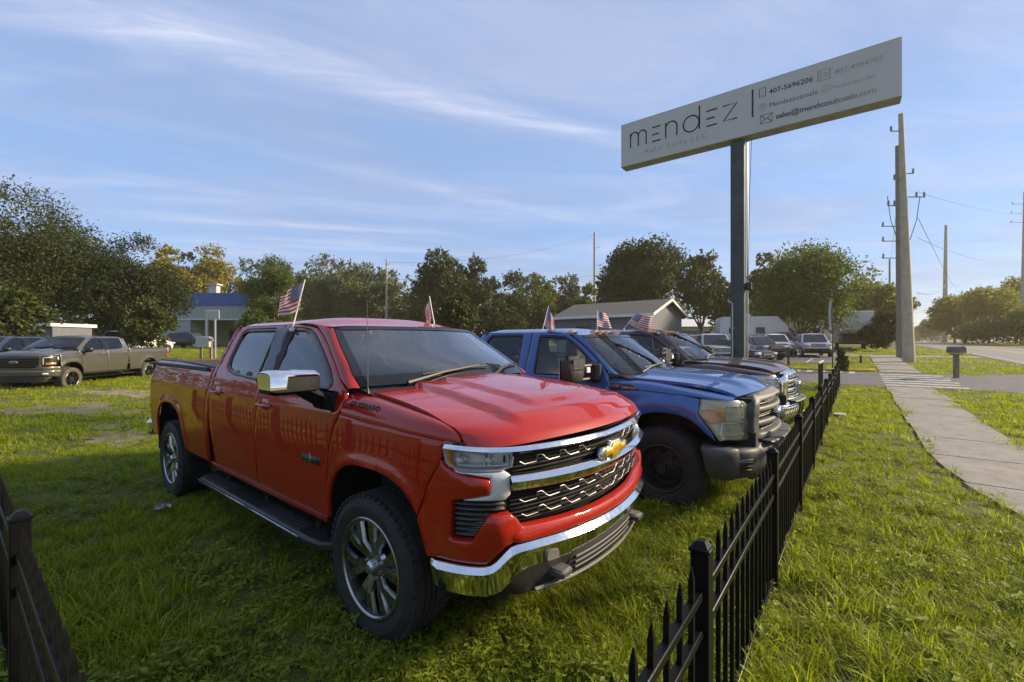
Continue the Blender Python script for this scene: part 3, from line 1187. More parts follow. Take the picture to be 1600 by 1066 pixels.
# metal building with a blue fascia
b1 = frame_at(345, 60, RIGHT + .05, 'metal sided building with a bright blue fascia beside the big left trees')
def part(name, mb, material, parent, **k):
    return mb.obj(name, M[material], parent, **k)


wl = MB()
n = 46
xs = np.linspace(-9.0, 5.2, n * 4 + 1)
prof = [0, 0, -.04, -.04]
V = []
for i, x in enumerate(xs):
    V.append([(x, prof[i % 4], 3.75), (x, prof[i % 4], 5.55)])
wl.grid(np.array(V), flip=True)
part('wall', wl, 'metalwall', b1, sharp=20)
bl = MB()
V = []
for i, x in enumerate(xs):
    V.append([(x, prof[i % 4] - .12, 5.50), (x, prof[i % 4] - .12, 7.25)])
bl.grid(np.array(V), flip=True)
bl.box((-1.9, .10, 6.4), (14.2, .1, 1.7))
part('fascia', bl, 'bluemetal', b1, sharp=20)
part('canopy', MB().box((-1.9, 3, 3.66), (14.2, 6.2, .18)), 'trim', b1)
part('wall', MB().box((-6.5, .2, 1.8), (5.0, .3, 3.7)), 'metalwall', b1)
part('wall', MB().box((-1.9, 6.2, 1.8), (14.2, .3, 3.9)), 'cream', b1)
part('wall', MB().box((3.4, 2.8, 1.8), (3.2, 5.6, 3.7)), 'greywall', b1)
part('post', MB().box((-1.8, .0, 1.8), (.30, .30, 3.6)), 'trim', b1)
part('door', MB().box((-1.0, 6.0, 1.2), (2.6, .1, 2.4)), 'window', b1)
part('roof', MB().box((-1.9, 6.0, 7.0), (14.0, 12, .12)), 'metalwall', b1)
part('roof_vent', MB().box((-1.9, 1.8, 7.8), (1.0, .9, 1.4)).box((-1.9, 1.8, 8.6), (1.5, 1.4, .2)), 'utilbox', b1)

# long grey house with a gable end to the right
b2 = frame_at(948, 39, RIGHT - .72, 'low dark grey house with a shingle roof and white eaves behind the blue truck')
hx0, hx1, dp = -5.4, 4.0, 7.0
ez, rz_ = 3.55, 4.75
part('wall', MB().box(((hx0 + hx1) / 2, dp / 2, ez / 2), (hx1 - hx0, dp, ez)), 'greywall', b2)
gb = MB().prism([(0, ez), (dp, ez), (dp / 2, rz_)], hx1 - .25, hx1 - .02, 'X')
part('gable', gb, 'greywall', b2)
rf = MB()
ov = .45
for sgn in (0, 1):
    y0, y1 = (-ov, dp / 2) if sgn == 0 else (dp + ov, dp / 2)
    ze = ez - .16
    P = np.array([[(hx0 - .3, y0, ze), (hx1 + .5, y0, ze)], [(hx0 - .3, y1, rz_ + .10), (hx1 + .5, y1, rz_ + .10)]])
    rf.grid(P, flip=sgn == 0)
    rf.grid(P - np.array([0, 0, .08]), flip=sgn == 1)
part('roof', rf, 'shingle', b2, sharp=20)
fa = MB().box(((hx0 + hx1) / 2 + .1, -ov - .02, ez - .26), (hx1 - hx0 + .8, .05, .24))
part('fascia_board', fa, 'trim', b2)
for sgn in (0, 1):
    y0, y1 = (-ov, dp / 2) if sgn == 0 else (dp + ov, dp / 2)
    bd = MB()
    bd.add([(hx1 + .52, y0, ez - .36), (hx1 + .52, y1, rz_ - .12), (hx1 + .52, y1, rz_ + .12), (hx1 + .52, y0, ez - .12), (hx1 + .46, y0, ez - .36), (hx1 + .46, y1, rz_ - .12), (hx1 + .46, y1, rz_ + .12), (hx1 + .46, y0, ez - .12)],
           [(0, 1, 2, 3), (7, 6, 5, 4), (0, 4, 5, 1), (1, 5, 6, 2), (2, 6, 7, 3), (3, 7, 4, 0)])
    part('barge_board', bd, 'trim', b2)
part('window', MB().box((-2.4, -.03, 1.9), (1.6, .06, 1.2)), 'window', b2)
part('wall_light', MB().box((2.5, -.06, 2.75), (.28, .12, .18), ch=.03), 'white', b2)
part('door', MB().box((.8, -.03, 1.1), (.95, .06, 2.1)), 'trim', b2)

# far cream house with a porch
b3 = frame_at(1092, 75, RIGHT - .1, 'cream house with an open porch far behind the grey cars')
part('wall', MB().box((0, 3, 1.6), (9.0, 6, 3.2)), 'cream', b3)
rf = MB()
for sgn in (0, 1):
    y0, y1 = (-.6, 3.0) if sgn == 0 else (6.6, 3.0)
    rf.grid(np.array([[(-4.9, y0, 3.1), (4.9, y0, 3.1)], [(-4.9, y1, 4.5), (4.9, y1, 4.5)]]), flip=sgn == 0)
part('roof', rf, 'trim', b3, sharp=20)
part('porch', MB().box((-1.6, -.02, 1.3), (3.4, .1, 2.3)), 'greywall', b3)
for x in (1.4, 3.2):
    part('window', MB().box((x, -.03, 1.7), (1.0, .08, 1.2)), 'window', b3)
# long pale shed at the far left
b4 = frame_at(-46, 27, RIGHT + .12, 'long low pale shed roof behind the parked trucks at far left')
part('wall', MB().box((.2, 1.6, 1.0), (8.4, 3.0, 2.0)), 'greywall', b4)
part('roof', MB().prism([(-.15, 2.0), (3.4, 2.0), (3.4, 2.22), (-.15, 2.20)], -4.1, 4.5, 'X'), 'trim', b4)
part('vent', MB().box((2.9, .2, 2.36), (.12, .12, .34)), 'black', b4)
# cottages across the road
for k, (px, z, w, h, lab) in enumerate(((1492, 190, 12, 3.6, 'small far cottage with a pale gable beside the road'), (1441, 260, 14, 4.0, 'tiny distant white house where the road disappears'))):
    bb = frame_at(px, z, RIGHT + .3, lab)
    part('wall', MB().box((0, 3, h * .35), (w, 7, h * .7)), 'cream', bb)
    rf = MB()
    for sgn in (0, 1):
        y0, y1 = (-1, 3) if sgn == 0 else (7, 3)
        rf.grid(np.array([[(-w / 2 - .5, y0, h * .68), (w / 2 + .5, y0, h * .68)], [(-w / 2 - .5, y1, h * 1.15), (w / 2 + .5, y1, h * 1.15)]]), flip=sgn == 0)
    part('roof', rf, 'shingle', bb, sharp=20)
    part('door', MB().box((-1, -.55, h * .3), (1.2, .1, h * .5)), 'window', bb)

# ------------------------------------------------------------------ street furniture
x, y, z = atg(1494, 591)
mbx = empty('mailbox', (x, y, z), TH, 'weathered mailbox on a wooden post beside the driveway', 'mailbox')
MB().box((0, 0, .45), (.14, .14, 1.0), ch=.01).obj('post', M['mailwood'], mbx)
MB().box((0, 0, .95), (.50, .12, .05), ch=.01).obj('arm', M['mailwood'], mbx)
prof = [(-.12, 0), (.12, 0), (.12, .16)] + [(.12 * math.cos(R(a)), .16 + .10 * math.sin(R(a))) for a in range(15, 180, 15)] + [(-.12, .16)]
MB().prism([(a, b + 1.0) for a, b in prof], -.28, .28, 'X').obj('box', M['mailbox'], mbx)
MB().box((-.05, -.135, 1.2), (.12, .012, .05)).obj('flag_arm', M['redlens'], mbx)
x, y, z = atg(1396, 546)
ub = empty('utility_cabinet', (x, y, z), RIGHT, 'white utility cabinet on short legs beside the wooden pole', 'utility box')
MB().box((0, 0, 1.35), (.85, .4, .95), ch=.03).obj('cabinet', M['utilbox'], ub)
for dx in (-.25, .25):
    MB().box((dx, 0, .45), (.12, .12, .95)).obj('leg', M['utilbox'], ub)
for (px, py, h, lab) in ((1232, 570, 1.0, 'slim black bollard on the grass island in front of the white car'), (1345, 567, .42, 'short dark stake in the grass left of the pavement')):
    x, y, z = atg(px, py)
    o = MB().lathe([(0, h + .02), (.05, h), (.055, h - .03), (.055, 0)], 12, axis='Z').obj('bollard', M['black'], loc=(x, y, z))
    tag(o, lab, 'bollard')
# narrow banner sign, seen almost from its edge
x, y, z = atg(1301, 579)
bn = empty('banner_sign', (x, y, z), 0, 'narrow pale banner on a thin pole seen from its edge by the fence end', 'sign')
MB().tube([(0, 0, 0), (0, 0, 2.0), (.02, .03, 3.35)], [.03, .025, .012], 8).obj('pole', M['black'], bn)
G = []
for k in range(14):
    t = k / 13
    wdt = .36 * math.sin(math.pi * min(.97, .06 + .94 * t)) ** .6
    G.append([(.02 + wdt * s_, .03 + .10 * s_ + .05 * math.sin(3 * t), 1.95 + 1.42 * t) for s_ in (-.12, .2, .6, 1.0)])
bb_ = MB().grid(np.array(G))
bb_.grid(np.array(G) + np.array([.004, -.03, 0]), flip=True)
bb_.obj('banner', M['signface'], bn, sharp=60)
# gate leaf parked behind the fence end
gt = empty('sliding_gate', (17.2, .92, gz(17.2, .9)), 0, 'sliding gate leaf with a pale top rail behind the end of the long fence', 'gate')
MB().box((1.2, 0, .92), (2.4, .07, .06), ch=.008).obj('top_rail', M['conduit'], gt)
MB().box((1.2, 0, .12), (2.4, .06, .06), ch=.008).obj('bottom_rail', M['fence'], gt)
bits('bar', MB().box((0, 0, .52), (.02, .02, .78)), M['fence'], gt, [(.02 + .118 * k, 0, 0) for k in range(21)])
# notice board and meter box by the blue roofed building
x, y, z = atg(336, 560)
st = empty('notice_board', (x, y, z), RIGHT, 'small square notice board on a pale post before the blue roofed building', 'sign')
MB().box((0, 0, 1.55), (.10, .10, 3.3)).obj('post', M['conduit'], st)
MB().box((-.15, -.06, 3.0), (1.0, .06, .62), ch=.02).obj('board', M['utilbox'], st)
x, y, z = atg(322, 562)
mt_ = empty('meter_box', (x, y, z), RIGHT, 'grey electric meter box on two posts in the grass behind the red truck bed', 'utility box')
for dx in (-.32, .32):
    MB().box((dx, 0, .7), (.12, .12, 1.5)).obj('post', M['mailwood'], mt_)
MB().box((-.1, -.1, 1.15), (.9, .25, .7), ch=.02).obj('box', M['utilbox'], mt_)
MB().lathe([(0, -.16), (.11, -.14), (.13, 0)], 14, c=(.42, -.1, 1.35), axis='Y').obj('meter', M['satin'], mt_)
# crumpled foil wrapper in the grass
rag = MB()
g = rng.normal(0, 1, (7, 8, 3)) * np.array([.01, .01, .008])
G = np.array([[(i * .018, j * .02, .02 + .015 * math.sin(i * 2.1) * math.cos(j * 1.7)) for j in range(8)] for i in range(7)]) + g
rag.grid(G)
x, y = at(246, 4.22)
tag(rag.obj('foil_wrapper', M['rag'], loc=(x, y, .05), smooth=False), 'crumpled pale wrapper lying in the grass left of the red truck', 'litter')
x, y, z = atg(1312, 650)
MBs = MB().box((0, 0, .04), (.30, .22, .03), ch=.01)
tag(MBs.obj('valve_cover', M['utilbox'], loc=(x, y, z)), 'flat pale cover lying in the grass beside the long fence', 'cover')

wire(at3(1434, 300, 25.7), at3(1640, 330, 50), .7, 'faint upper cable running right from the tall concrete pole out of the picture', .010)
wire(at3(1403, 305, 30), at3(1390, 410, 95), .8, 'thin cable from the wooden pole to the thin far pole', .014)
wire(at3(1434, 340, 25.7), at3(1503, 456, 160), 1.5, 'thin cable from the tall concrete pole to the small far pole', .014)
wire(at3(604, 410, 72), at3(929, 366, 105), 2.0, 'upper thin cable between the slim pale pole and the pole behind the house', .016)

# ------------------------------------------------------------------ pickup trucks
class Skin:
    """plan outline of a truck body (nose, corner, side, tail) raised to a surface; u runs from the middle of the nose
    along the body, negative on the truck's own right-hand side. inset tables pull it in with height."""
    def __init__(s, a0, k, w1, c1, c2, a3, w3, w4, a4, at_, rc, insF, insS, extra=None):
        pts = [(a0 - k * w * w, w) for w in np.linspace(0, w1, 60)]
        P0, P1, P2, P3 = np.array(pts[-1]), np.array(c1), np.array(c2), np.array((a3, w3))
        for t in np.linspace(0, 1, 60)[1:]:
            pts.append(tuple((1 - t) ** 3 * P0 + 3 * (1 - t) ** 2 * t * P1 + 3 * (1 - t) * t * t * P2 + t ** 3 * P3))
        for t in np.linspace(0, 1, 60)[1:]:
            pts.append((a3 + (a4 - a3) * t, w3 + (w4 - w3) * t))
        for t in np.linspace(0, 1, 40)[1:]:
            pts.append((a4 + (at_ + rc - a4) * t, w4))
        for t in np.linspace(0, math.pi / 2, 16)[1:]:
            pts.append((at_ + rc - rc * math.sin(t), w4 - rc + rc * math.cos(t)))
        for w in np.linspace(w4 - rc, 0, 20)[1:]:
            pts.append((at_, w))
        s.P = np.array(pts)
        s.U = np.r_[0, np.cumsum(np.hypot(*np.diff(s.P, axis=0).T))]
        T = np.gradient(s.P, axis=0)
        T /= np.linalg.norm(T, axis=1)[:, None]
        s.Nn = np.c_[T[:, 1], -T[:, 0]]
        s.insF, s.insS = pchip(*zip(*insF)), pchip(*zip(*insS))
        iw = int(np.argmax(s.P[:, 0] <= s.P[59, 0] - 1e-9))
        s.u1, s.u3 = s.U[59], s.U[118]
        s.nw = 119
        s.nt = len(s.P) - 20
        s.extra = extra
        s.a3 = a3

    def uw(s, w):
        w = np.asarray(w, float)
        return -np.sign(w) * np.interp(np.abs(w), s.P[:s.nw, 1], s.U[:s.nw])

    def ua(s, a):
        return -np.interp(-np.asarray(a, float), -s.P[:s.nt, 0], s.U[:s.nt])

    def map(s, u, z):
        au = np.abs(u)
        a, w = np.interp(au, s.U, s.P[:, 0]), np.interp(au, s.U, s.P[:, 1])
        na, nw = np.interp(au, s.U, s.Nn[:, 0]), np.interp(au, s.U, s.Nn[:, 1])
        f = sstep(au, s.u3 + .12, s.u1)
        ins = f * s.insF(z) + (1 - f) * s.insS(z)
        if s.extra is not None:
            ins = ins - s.extra(a, z, au)
        a, w = a - na * ins, w - nw * ins
        return np.c_[a, np.where(np.asarray(u) < 0, -w, w), np.asarray(z) + 0 * a]

    def S(s, pts):
        """right-hand outline from (a,z) pairs, or ('w',w,z) for points counted across the nose"""
        return np.array([(s.uw(p[1]), p[2]) if p[0] == 'w' else (s.ua(p[0]), p[1]) for p in pts])


def arch_extra(arches, lip, rad=.05):
    """raised lip round the wheel openings: arches = (a centre, z centre, radius a, radius z, power)"""
    def f(a, z, u):
        e = 0
        for (ac, zc, ra, rz_, pw) in arches:
            d = (np.abs((a - ac) / ra) ** pw + np.abs((z - zc) / rz_) ** pw) ** (1 / pw)
            e = e + lip * (1 - sstep(d, 1.0 + rad, 1.0 + rad + .10)) * (z > .3)
        return e
    return f


def arch_pts(ac, zc, ra, rz_, pw, zbot, n=22, rear_first=True):
    """the opening's outline from the rear foot over the top to the front foot"""
    th0 = math.asin(max(-1, min(1, (abs((zbot - zc) / rz_)) ** (pw / 2))))
    th = np.linspace(math.pi + th0 if zbot < zc else math.pi, -th0 if zbot < zc else 0, n)
    out = []
    for t in th:
        c, s_ = math.cos(t), math.sin(t)
        out.append((ac + ra * math.copysign(abs(c) ** (2 / pw), c), zc + rz_ * math.copysign(abs(s_) ** (2 / pw), s_)))
    return out


def wheel(name, r, width, rim_r, style, parent, loc, side, tyre='tyre', steer=0.0):
    """side = -1 outer face towards -y (truck's right), +1 towards +y"""
    w = empty(name, loc)
    w.parent = parent
    w.rotation_euler = (0, 0, steer + (0 if side < 0 else math.pi))
    h = width / 2
    b = MB()
    s_ = r - .05
    prof = [(rim_r - .005, h - .03), (rim_r + .004, -h + .022), (rim_r + .012, -h + .008), (rim_r + .035, -h - .004), ((rim_r + r) / 2, -h - .010), (s_ + .012, -h + .002), (r - .018, -h + .018), (r - .004, -h + .035)]
    for k in range(5):                                   # circumferential grooves
        y0 = -h + .045 + k * (width - .09) / 5
        dy = (width - .09) / 5
        prof += [(r, y0), (r, y0 + dy * .68), (r - .010, y0 + dy * .74), (r - .010, y0 + dy * .95)]
    prof += [(r, h - .04), (r - .018, h - .018), (s_, h), (rim_r, h - .02)]
    b.lathe(prof, 56)
    for k in range(52):                                  # shoulder blocks
        t = 2 * math.pi * k / 52
        for sy in (-1, 1):
            b.box(((r - .012) * math.cos(t), sy * (h - .022), (r - .012) * math.sin(t)), (.030, .034, .018), tilt=(0, -t - math.pi / 2 + 0.0, 0))
    b.obj('tyre', M[tyre], w, sharp=28)
    rim = MB()
    y = -h + .012
    rim.lathe([(rim_r + .012, y - .006), (rim_r + .002, y - .012), (rim_r - .012, y - .004), (rim_r - .018, y + .02), (rim_r - .03, y + .09), (rim_r - .035, h - .03)], 56)
    if style == 'steel':
        rim.lathe([(0.0, y + .035), (.075, y + .030), (.085, y + .05), (.13, y + .085), (rim_r - .10, y + .06), (rim_r - .055, y + .075), (rim_r - .03, y + .085)], 40)
        rimo = rim.obj('rim', M['steel_wheel'], w, sharp=30)
        hub = MB()
        hub.lathe([(0, y - .03), (.05, y - .03), (.062, y - .01), (.062, y + .04)], 20)
        hub.obj('hub_cap', M['black'], w)
        bits('vent_hole', MB().lathe([(0, 0), (.024, 0), (.024, .01)], 10), M['dark'], w, [((rim_r - .075) * math.cos(math.pi * k / 4), y + .055, (rim_r - .075) * math.sin(math.pi * k / 4)) for k in range(8)])
        bits('lug_nut', MB().lathe([(0, -.02), (.010, -.02), (.012, .01)], 6), M['steel_wheel'], w, [(.105 * math.cos(math.pi * (k + .5) / 4), y + .055, .105 * math.sin(math.pi * (k + .5) / 4)) for k in range(8)])
        return w
    rimo = rim.obj('rim', M['alloy_dark'], w, sharp=30)
    if style == 'six':
        lip = MB().lathe([(rim_r + .011, y - .008), (rim_r + .001, y - .0145), (rim_r - .011, y - .006), (rim_r - .013, y - .002)], 56)
        lip.obj('rim_lip', M['alloy'], w, sharp=None)
    disc = MB()
    disc.lathe([(0, y + .12), (rim_r - .04, y + .12)], 32)
    disc.obj('brake_disc', M['dark'], w, sharp=None)
    n = 6
    face, pocket = MB(), MB()

    def strip(r0, r1, t0, t1, w0, w1, d0, d1, th=.020):
        """one straight rib from (r0,t0) to (r1,t1) in the wheel plane"""
        p0, p1 = np.array((r0 * math.cos(t0), r0 * math.sin(t0))), np.array((r1 * math.cos(t1), r1 * math.sin(t1)))
        d = (p1 - p0) / np.linalg.norm(p1 - p0)
        q = np.array((-d[1], d[0]))
        V, F = [], []
        for (p, ww, dd) in ((p0, w0, d0), (p1, w1, d1)):
            for (sg, hh) in ((-1, 0), (1, 0), (1, th), (-1, th)):
                wv = ww * (1.0 if hh == 0 else 1.35)
                x = p + q * wv / 2 * sg
                V.append((x[0], dd + hh, x[1]))
        F = [(0, 1, 5, 4), (1, 2, 6, 5), (2, 3, 7, 6), (3, 0, 4, 7), (0, 3, 2, 1), (4, 5, 6, 7)]
        return V, F
    for k in range(n):
        t = 2 * math.pi * (k + .25) / n
        for sg in (-1, 1):
            ta, tb = t + sg * .16, t + sg * (.27 if style == 'six' else .20)
            for (r0, r1, w0, w1, d0, d1) in ((.060, rim_r * .55, .042, .038, y + .030, y + .004), (rim_r * .54, rim_r - .006, .038, .056, y + .004, y + .006)):
                q0 = t + (ta - t) * (r0 / (rim_r * .55)) if r0 < .1 else ta
                q1 = ta if r0 < .1 else tb
                V, F = strip(r0, r1, q0, q1, w0, w1, d0, d1)
                face.add(V, F)
        if style == 'six':
            p = [(.075, t - .30), (rim_r * .5, t - .09), (rim_r - .03, t - .13), (rim_r - .03, t + .13), (rim_r * .5, t + .09), (.075, t + .30)]
            V = [(a_ * math.cos(b_), y + .045 if a_ < rim_r * .45 else y + .022, a_ * math.sin(b_)) for a_, b_ in p]
            pocket.add(V, [(5, 4, 3, 2, 1, 0)])
            pocket.add([(v[0], v[1] + .03, v[2]) for v in V], [(0, 1, 2, 3, 4, 5)])
    face.lathe([(0, y + .026), (.055, y + .026), (.085, y + .036), (.10, y + .055)], 30)
    face.obj('spokes', M['alloy'] if style == 'six' else M['black_gloss'], w, sharp=25)
    if style == 'six':
        pocket.obj('spoke_pockets', M['alloy_dark'], w, sharp=None)
    hub = MB()
    hub.lathe([(0, y - .012), (.022, y - .010), (.036, y + .002), (.038, y + .03)], 20)
    hub.obj('hub_cap', M['satin'] if style == 'six' else M['black'], w)
    bits('lug_nut', MB().lathe([(0, .0), (.009, .0), (.011, .03)], 6), M['steel'], w, [(.068 * math.cos(math.pi * (k + .75) / 3), y + .018, .068 * math.sin(math.pi * (k + .75) / 3)) for k in range(6)])
    return w


def ruled(A, B, n, m, bulge=0.0, bdir=(0, 0, 1)):
    """grid between two polylines, bulging by 'bulge' along bdir"""
    def rs(P, k):
        P = np.asarray(P, float)
        L = np.r_[0, np.cumsum(np.linalg.norm(np.diff(P, axis=0), axis=1))]
        t = np.linspace(0, L[-1], k)
        return np.c_[[np.interp(t, L, P[:, i]) for i in range(3)]].T
    a, b = rs(A, n), rs(B, n)
    t = np.linspace(0, 1, m)[None, :, None]
    G = a[:, None] * (1 - t) + b[:, None] * t
    return G + (4 * t * (1 - t)) * bulge * np.array(bdir, float)


class Pickup:
    def __init__(s, name, P, loc, heading, label, group=None):
        s.P = P
        s.root = empty(name, loc, heading, label, 'pickup truck', group)
        s.sk = P['skin']
        s.body = P['paint']
        s.res = P.get('res', .03)

    # helper: both sides
    def both(s, name, material, outline, holes=(), **k):
        out = []
        sk = s.sk
        V, F = panel(sk.S(outline), sk.map, [sk.S(h) for h in holes], res=k.pop('res', s.res), **k)
        par = k.get('parent', s.root)
        out.append(mesh_obj(name, V, F, material, s.root))
        out.append(mesh_obj(name, V * np.array([1, -1, 1]), [f[::-1] for f in F], material, s.root))
        return out

    def shape(s, mb, name, material, parent=None, sharp=35, both=False):
        o = mb.obj(name, material, parent or s.root, sharp=sharp)
        if both:
            p2 = parent
            return o, mb.obj(name, material, p2 or s.root, sharp=sharp, mirror=True)
        return o

    def hood_z(s, a, w):
        P = s.P
        bow = np.interp(np.abs(w), s.sk.P[:s.sk.nw, 1], s.sk.P[0, 0] - s.sk.P[:s.sk.nw, 0])
        ae = a + bow * sstep(a, 0.1, .75)
        z = P['hood_c'](ae) - P['hood_drop'] * (np.abs(w) / .85) ** 2.6
        for (w0, w1, h, e, a0, a1) in P['hood_bulge']:
            we = w0 + (w1 - w0) * np.clip((a + .2) / 1.1, 0, 1)
            z = z + h * (1 - sstep(np.abs(w), we - e, we)) * (1 - sstep(ae, a0, a1))
        return z

    def side_panels(s):
        P, sk = s.P, s.sk
        fd = P['fd']
        zr = P['zr']
        # fender: skin up to the shoulder, then a rolled top that meets the hood
        fo = P['fender']
        V, F = panel(sk.S(fo), sk.map, res=s.res)
        mb = MB().add(V, F)
        ft = P['fender_top']                       # (a, w_seam, z_seam, z_skin)
        rows = []
        aa = np.linspace(ft[0][0], ft[-1][0], 36)
        ws, zs, zt = (pchip([f[0] for f in ft], [f[i] for f in ft])(aa) for i in (1, 2, 3))
        sp = sk.map(sk.ua(aa), zt)
        for i in range(len(aa)):
            row = []
            for t in np.linspace(0, math.pi / 2, 12):
                row.append((aa[i] + (sp[i, 0] - aa[i]) * math.sin(t), -(ws[i] + (abs(sp[i, 1]) - ws[i]) * math.sin(t)), zt[i] + (zs[i] - zt[i]) * math.cos(t)))
            row.insert(0, (aa[i], -ws[i], zs[i] - .03))
            rows.append(row)
        mb.grid(np.array(rows), flip=False)
        s.fender_rows = np.array(rows)
        V, F = np.concatenate(mb.V), mb.F
        o = mesh_obj('fender', V, F, s.body, s.root, sharp=50)
        mesh_obj('fender', V * np.array([1, -1, 1]), [f[::-1] for f in F], s.body, s.root, sharp=50)
        # doors
        aB = P['aB']
        door_f = [(aB, zr + .04)] + fd + [(aB + .012, P['zd']), (aB + .012, 1.37), (aB, 1.05)]
        door_r = [(aB - .01, zr + .04), (aB - .01, 1.05), (aB + .002, 1.37), (aB + .002, P['zd'])] + P['rd']
        s.doors = []
        for nm, ol, hole, gl, gmat in (('front_door', door_f, P['winF'], P['winF'], P['gF']), ('rear_door', door_r, P['winR'], P['winR'], P['gR'])):
            hol = rounded(hole, P.get('winr', .04), 4)
            ds = s.both(nm, s.body, ol, [hol])
            s.doors.append(ds)
            so = sk.S(hol)
            V, F = panel(so, sk.map, off=-.014, thick=.004, res=.07, gap=-.006, r=.001)
            V2, F2 = panel(so, sk.map, [inset_poly(so if area2(so) > 0 else so[::-1], .022)], off=-.004, thick=.016, res=.04, gap=.001, r=.003)
            for d, sg in zip(ds, (1, -1)):
                mesh_obj('window_glass', V * np.array([1, sg, 1]), F if sg > 0 else [f[::-1] for f in F], gmat, d)
                mesh_obj('window_seal', V2 * np.array([1, sg, 1]), F2 if sg > 0 else [f[::-1] for f in F2], M['black_gloss'], d)
        # gloss black door-post cover between the two panes
        bp = P['bpost']
        V, F = (None, None) if bp is None else panel(sk.S(bp), sk.map, off=.003, thick=.006, res=.05, gap=.001, r=.002)
        for ds, sg in zip(s.doors[0] if bp else (), (1, -1)):
            mesh_obj('door_post_cover', V * np.array([1, sg, 1]), F if sg > 0 else [f[::-1] for f in F], M['black_gloss'], ds)
        # handles
        for (a0, z0), ds in zip(P['handles'], (s.doors[0], s.doors[1])):
            u0, u1 = sk.ua(a0), sk.ua(a0 + .23)
            hz = MB()
            n = 14
            pts, rr = [], []
            for i in range(n + 1):
                t = i / n
                p = sk.map(np.array([u0 + (u1 - u0) * t]), np.array([z0 - .022 * t * 0 - .01 * t]))[0]
                lift = .010 + .026 * min(1, 4 * t, 4 * (1 - t)) ** .7
                pts.append((p[0], p[1] - lift, p[2]))
                rr.append(.011 + .006 * min(1, 5 * t, 5 * (1 - t)))
            hz.tube(pts, rr, 8, flat=.8)
            cup = MB()
            uc = (u0 + u1) / 2
            V, F = panel(rounded([(uc - .075, z0 - .045), (uc + .075, z0 - .045), (uc + .075, z0 + .035), (uc - .075, z0 + .035)], .035), sk.map, off=.0035, thick=.004, res=.05, gap=0, r=.002)
            for d, sg in zip(ds, (1, -1)):
                hz.obj('handle', P.get('handle_mat', s.body), d, mirror=sg < 0)
                mesh_obj('handle_cup', V * np.array([1, sg, 1]), F if sg > 0 else [f[::-1] for f in F], M['black'] if P.get('dark_cup') else s.body, d)
        # post behind the rear door
        cp = [(a - .006, z) for a, z in P['rd'][::-1][::-1]]
        edge = [(a, z) for a, z in P['rd'] if True]
        rear = P['cab_rear']
        s.both('corner_post', s.body, [(a - .006, z) for a, z in edge[::-1]] + rear)
        # sill
        s.both('rocker_panel', s.body if not P.get('dark_rocker') else M['black'], [(P['rock'][0], zr - .02), (P['rock'][1], zr - .02), (P['rock'][1] , zr + .035), (P['rock'][0], zr + .035)], off=-.005, res=.08)
        # roof skin, both posts, windscreen
        ws_e = P['ws']
        zd, wr = P['zd'], None
        n, m = 30, 33
        sgrid = np.linspace(-1, 1, m)
        a_f, a_r = P['roof_a']
        rows = []
        for i in range(n):
            t = i / (n - 1)
            row = []
            for q in sgrid:
                bow = .12 * (1 - q * q)
                a = (a_f + bow) * (1 - t ** 1.0) + (a_r - .03 * (1 - q * q)) * t
                ac = min(a, a_f)
                zb = P['ws'][-1][2] + (zd - P['ws'][-1][2]) * float(sstep(-ac, -a_f, -a_f + .45))
                wd = abs(sk.map(np.array([sk.ua(ac)]), np.array([zb]))[0, 1])
                hl = float(.20 + .80 * sstep(-a, -a_f - .12, -a_f + .42)) * float(1 - .75 * sstep(-a, -a_r - .14, -a_r))
                z = zb + hl * (P['roof_h'] * (1 - abs(q) ** 5) * .75 + P['roof_h'] * .25 * (1 - q * q))
                row.append((a, q * wd * -1, z))
            rows.append(row)
        rb = MB().grid(np.array(rows), flip=True)
        s.shape(rb, 'roof', s.body, sharp=60)
        s.roof_rows = np.array(rows)
        # front post: between door seam and glass edge
        seam = [sk.map(np.array([sk.ua(a)]), np.array([z]))[0] + np.array([0, -.002, .002]) for a, z in P['post_seam']]
        ge = [(a, -w, z) for a, w, z in P['post_glass']]
        g = ruled(seam, ge, 26, 7, .012, (.35, -.8, .4))
        pb = MB().grid(g, flip=True)
        s.shape(pb, 'front_post', s.body, sharp=60, both=True)
        # windscreen
        e = np.array(ws_e, float)
        t = np.linspace(0, 1, 16)
        L = np.r_[0, np.cumsum(np.linalg.norm(np.diff(e, axis=0), axis=1))]
        L /= L[-1]
        ec = np.c_[[pchip(L, e[:, i])(t) for i in range(3)]].T
        G = []
        for i in range(16):
            row = []
            for q in np.linspace(-1, 1, 33):
                bow = (P['ws_bow'][0] * (1 - t[i]) + P['ws_bow'][1] * t[i]) * (1 - abs(q) ** 2.2)
                row.append((ec[i, 0] + bow, -q * ec[i, 1], ec[i, 2] + .012 * (1 - q * q)))
            G.append(row)
        G = np.array(G)
        s.wsG = G
        wb = MB().grid(G, flip=False)
        wg = s.shape(wb, 'windshield', P['gW'], sharp=None)
        fr = MB()                                    # black band printed round the pane
        k = 2
        for (i0, i1, j0, j1) in ((0, 2, 0, 32), (14, 15, 0, 32), (0, 15, 0, 1), (0, 15, 31, 32)):
            fr.grid(G[i0:i1 + 1, j0:j1 + 1] + np.array([.003, 0, .003]))
        s.shape(fr, 'windshield_band', M['black_gloss'], sharp=None)
        # cowl
        low = G[0] + np.array([-.01, 0, -.01])
        lip = np.array([(p[0] + .16, p[1] * 1.0, p[2] - .045) for p in G[0]])
        cb = MB().grid(np.stack([low, lip]), flip=True)
        s.shape(cb, 'cowl', M['black'], sharp=None)
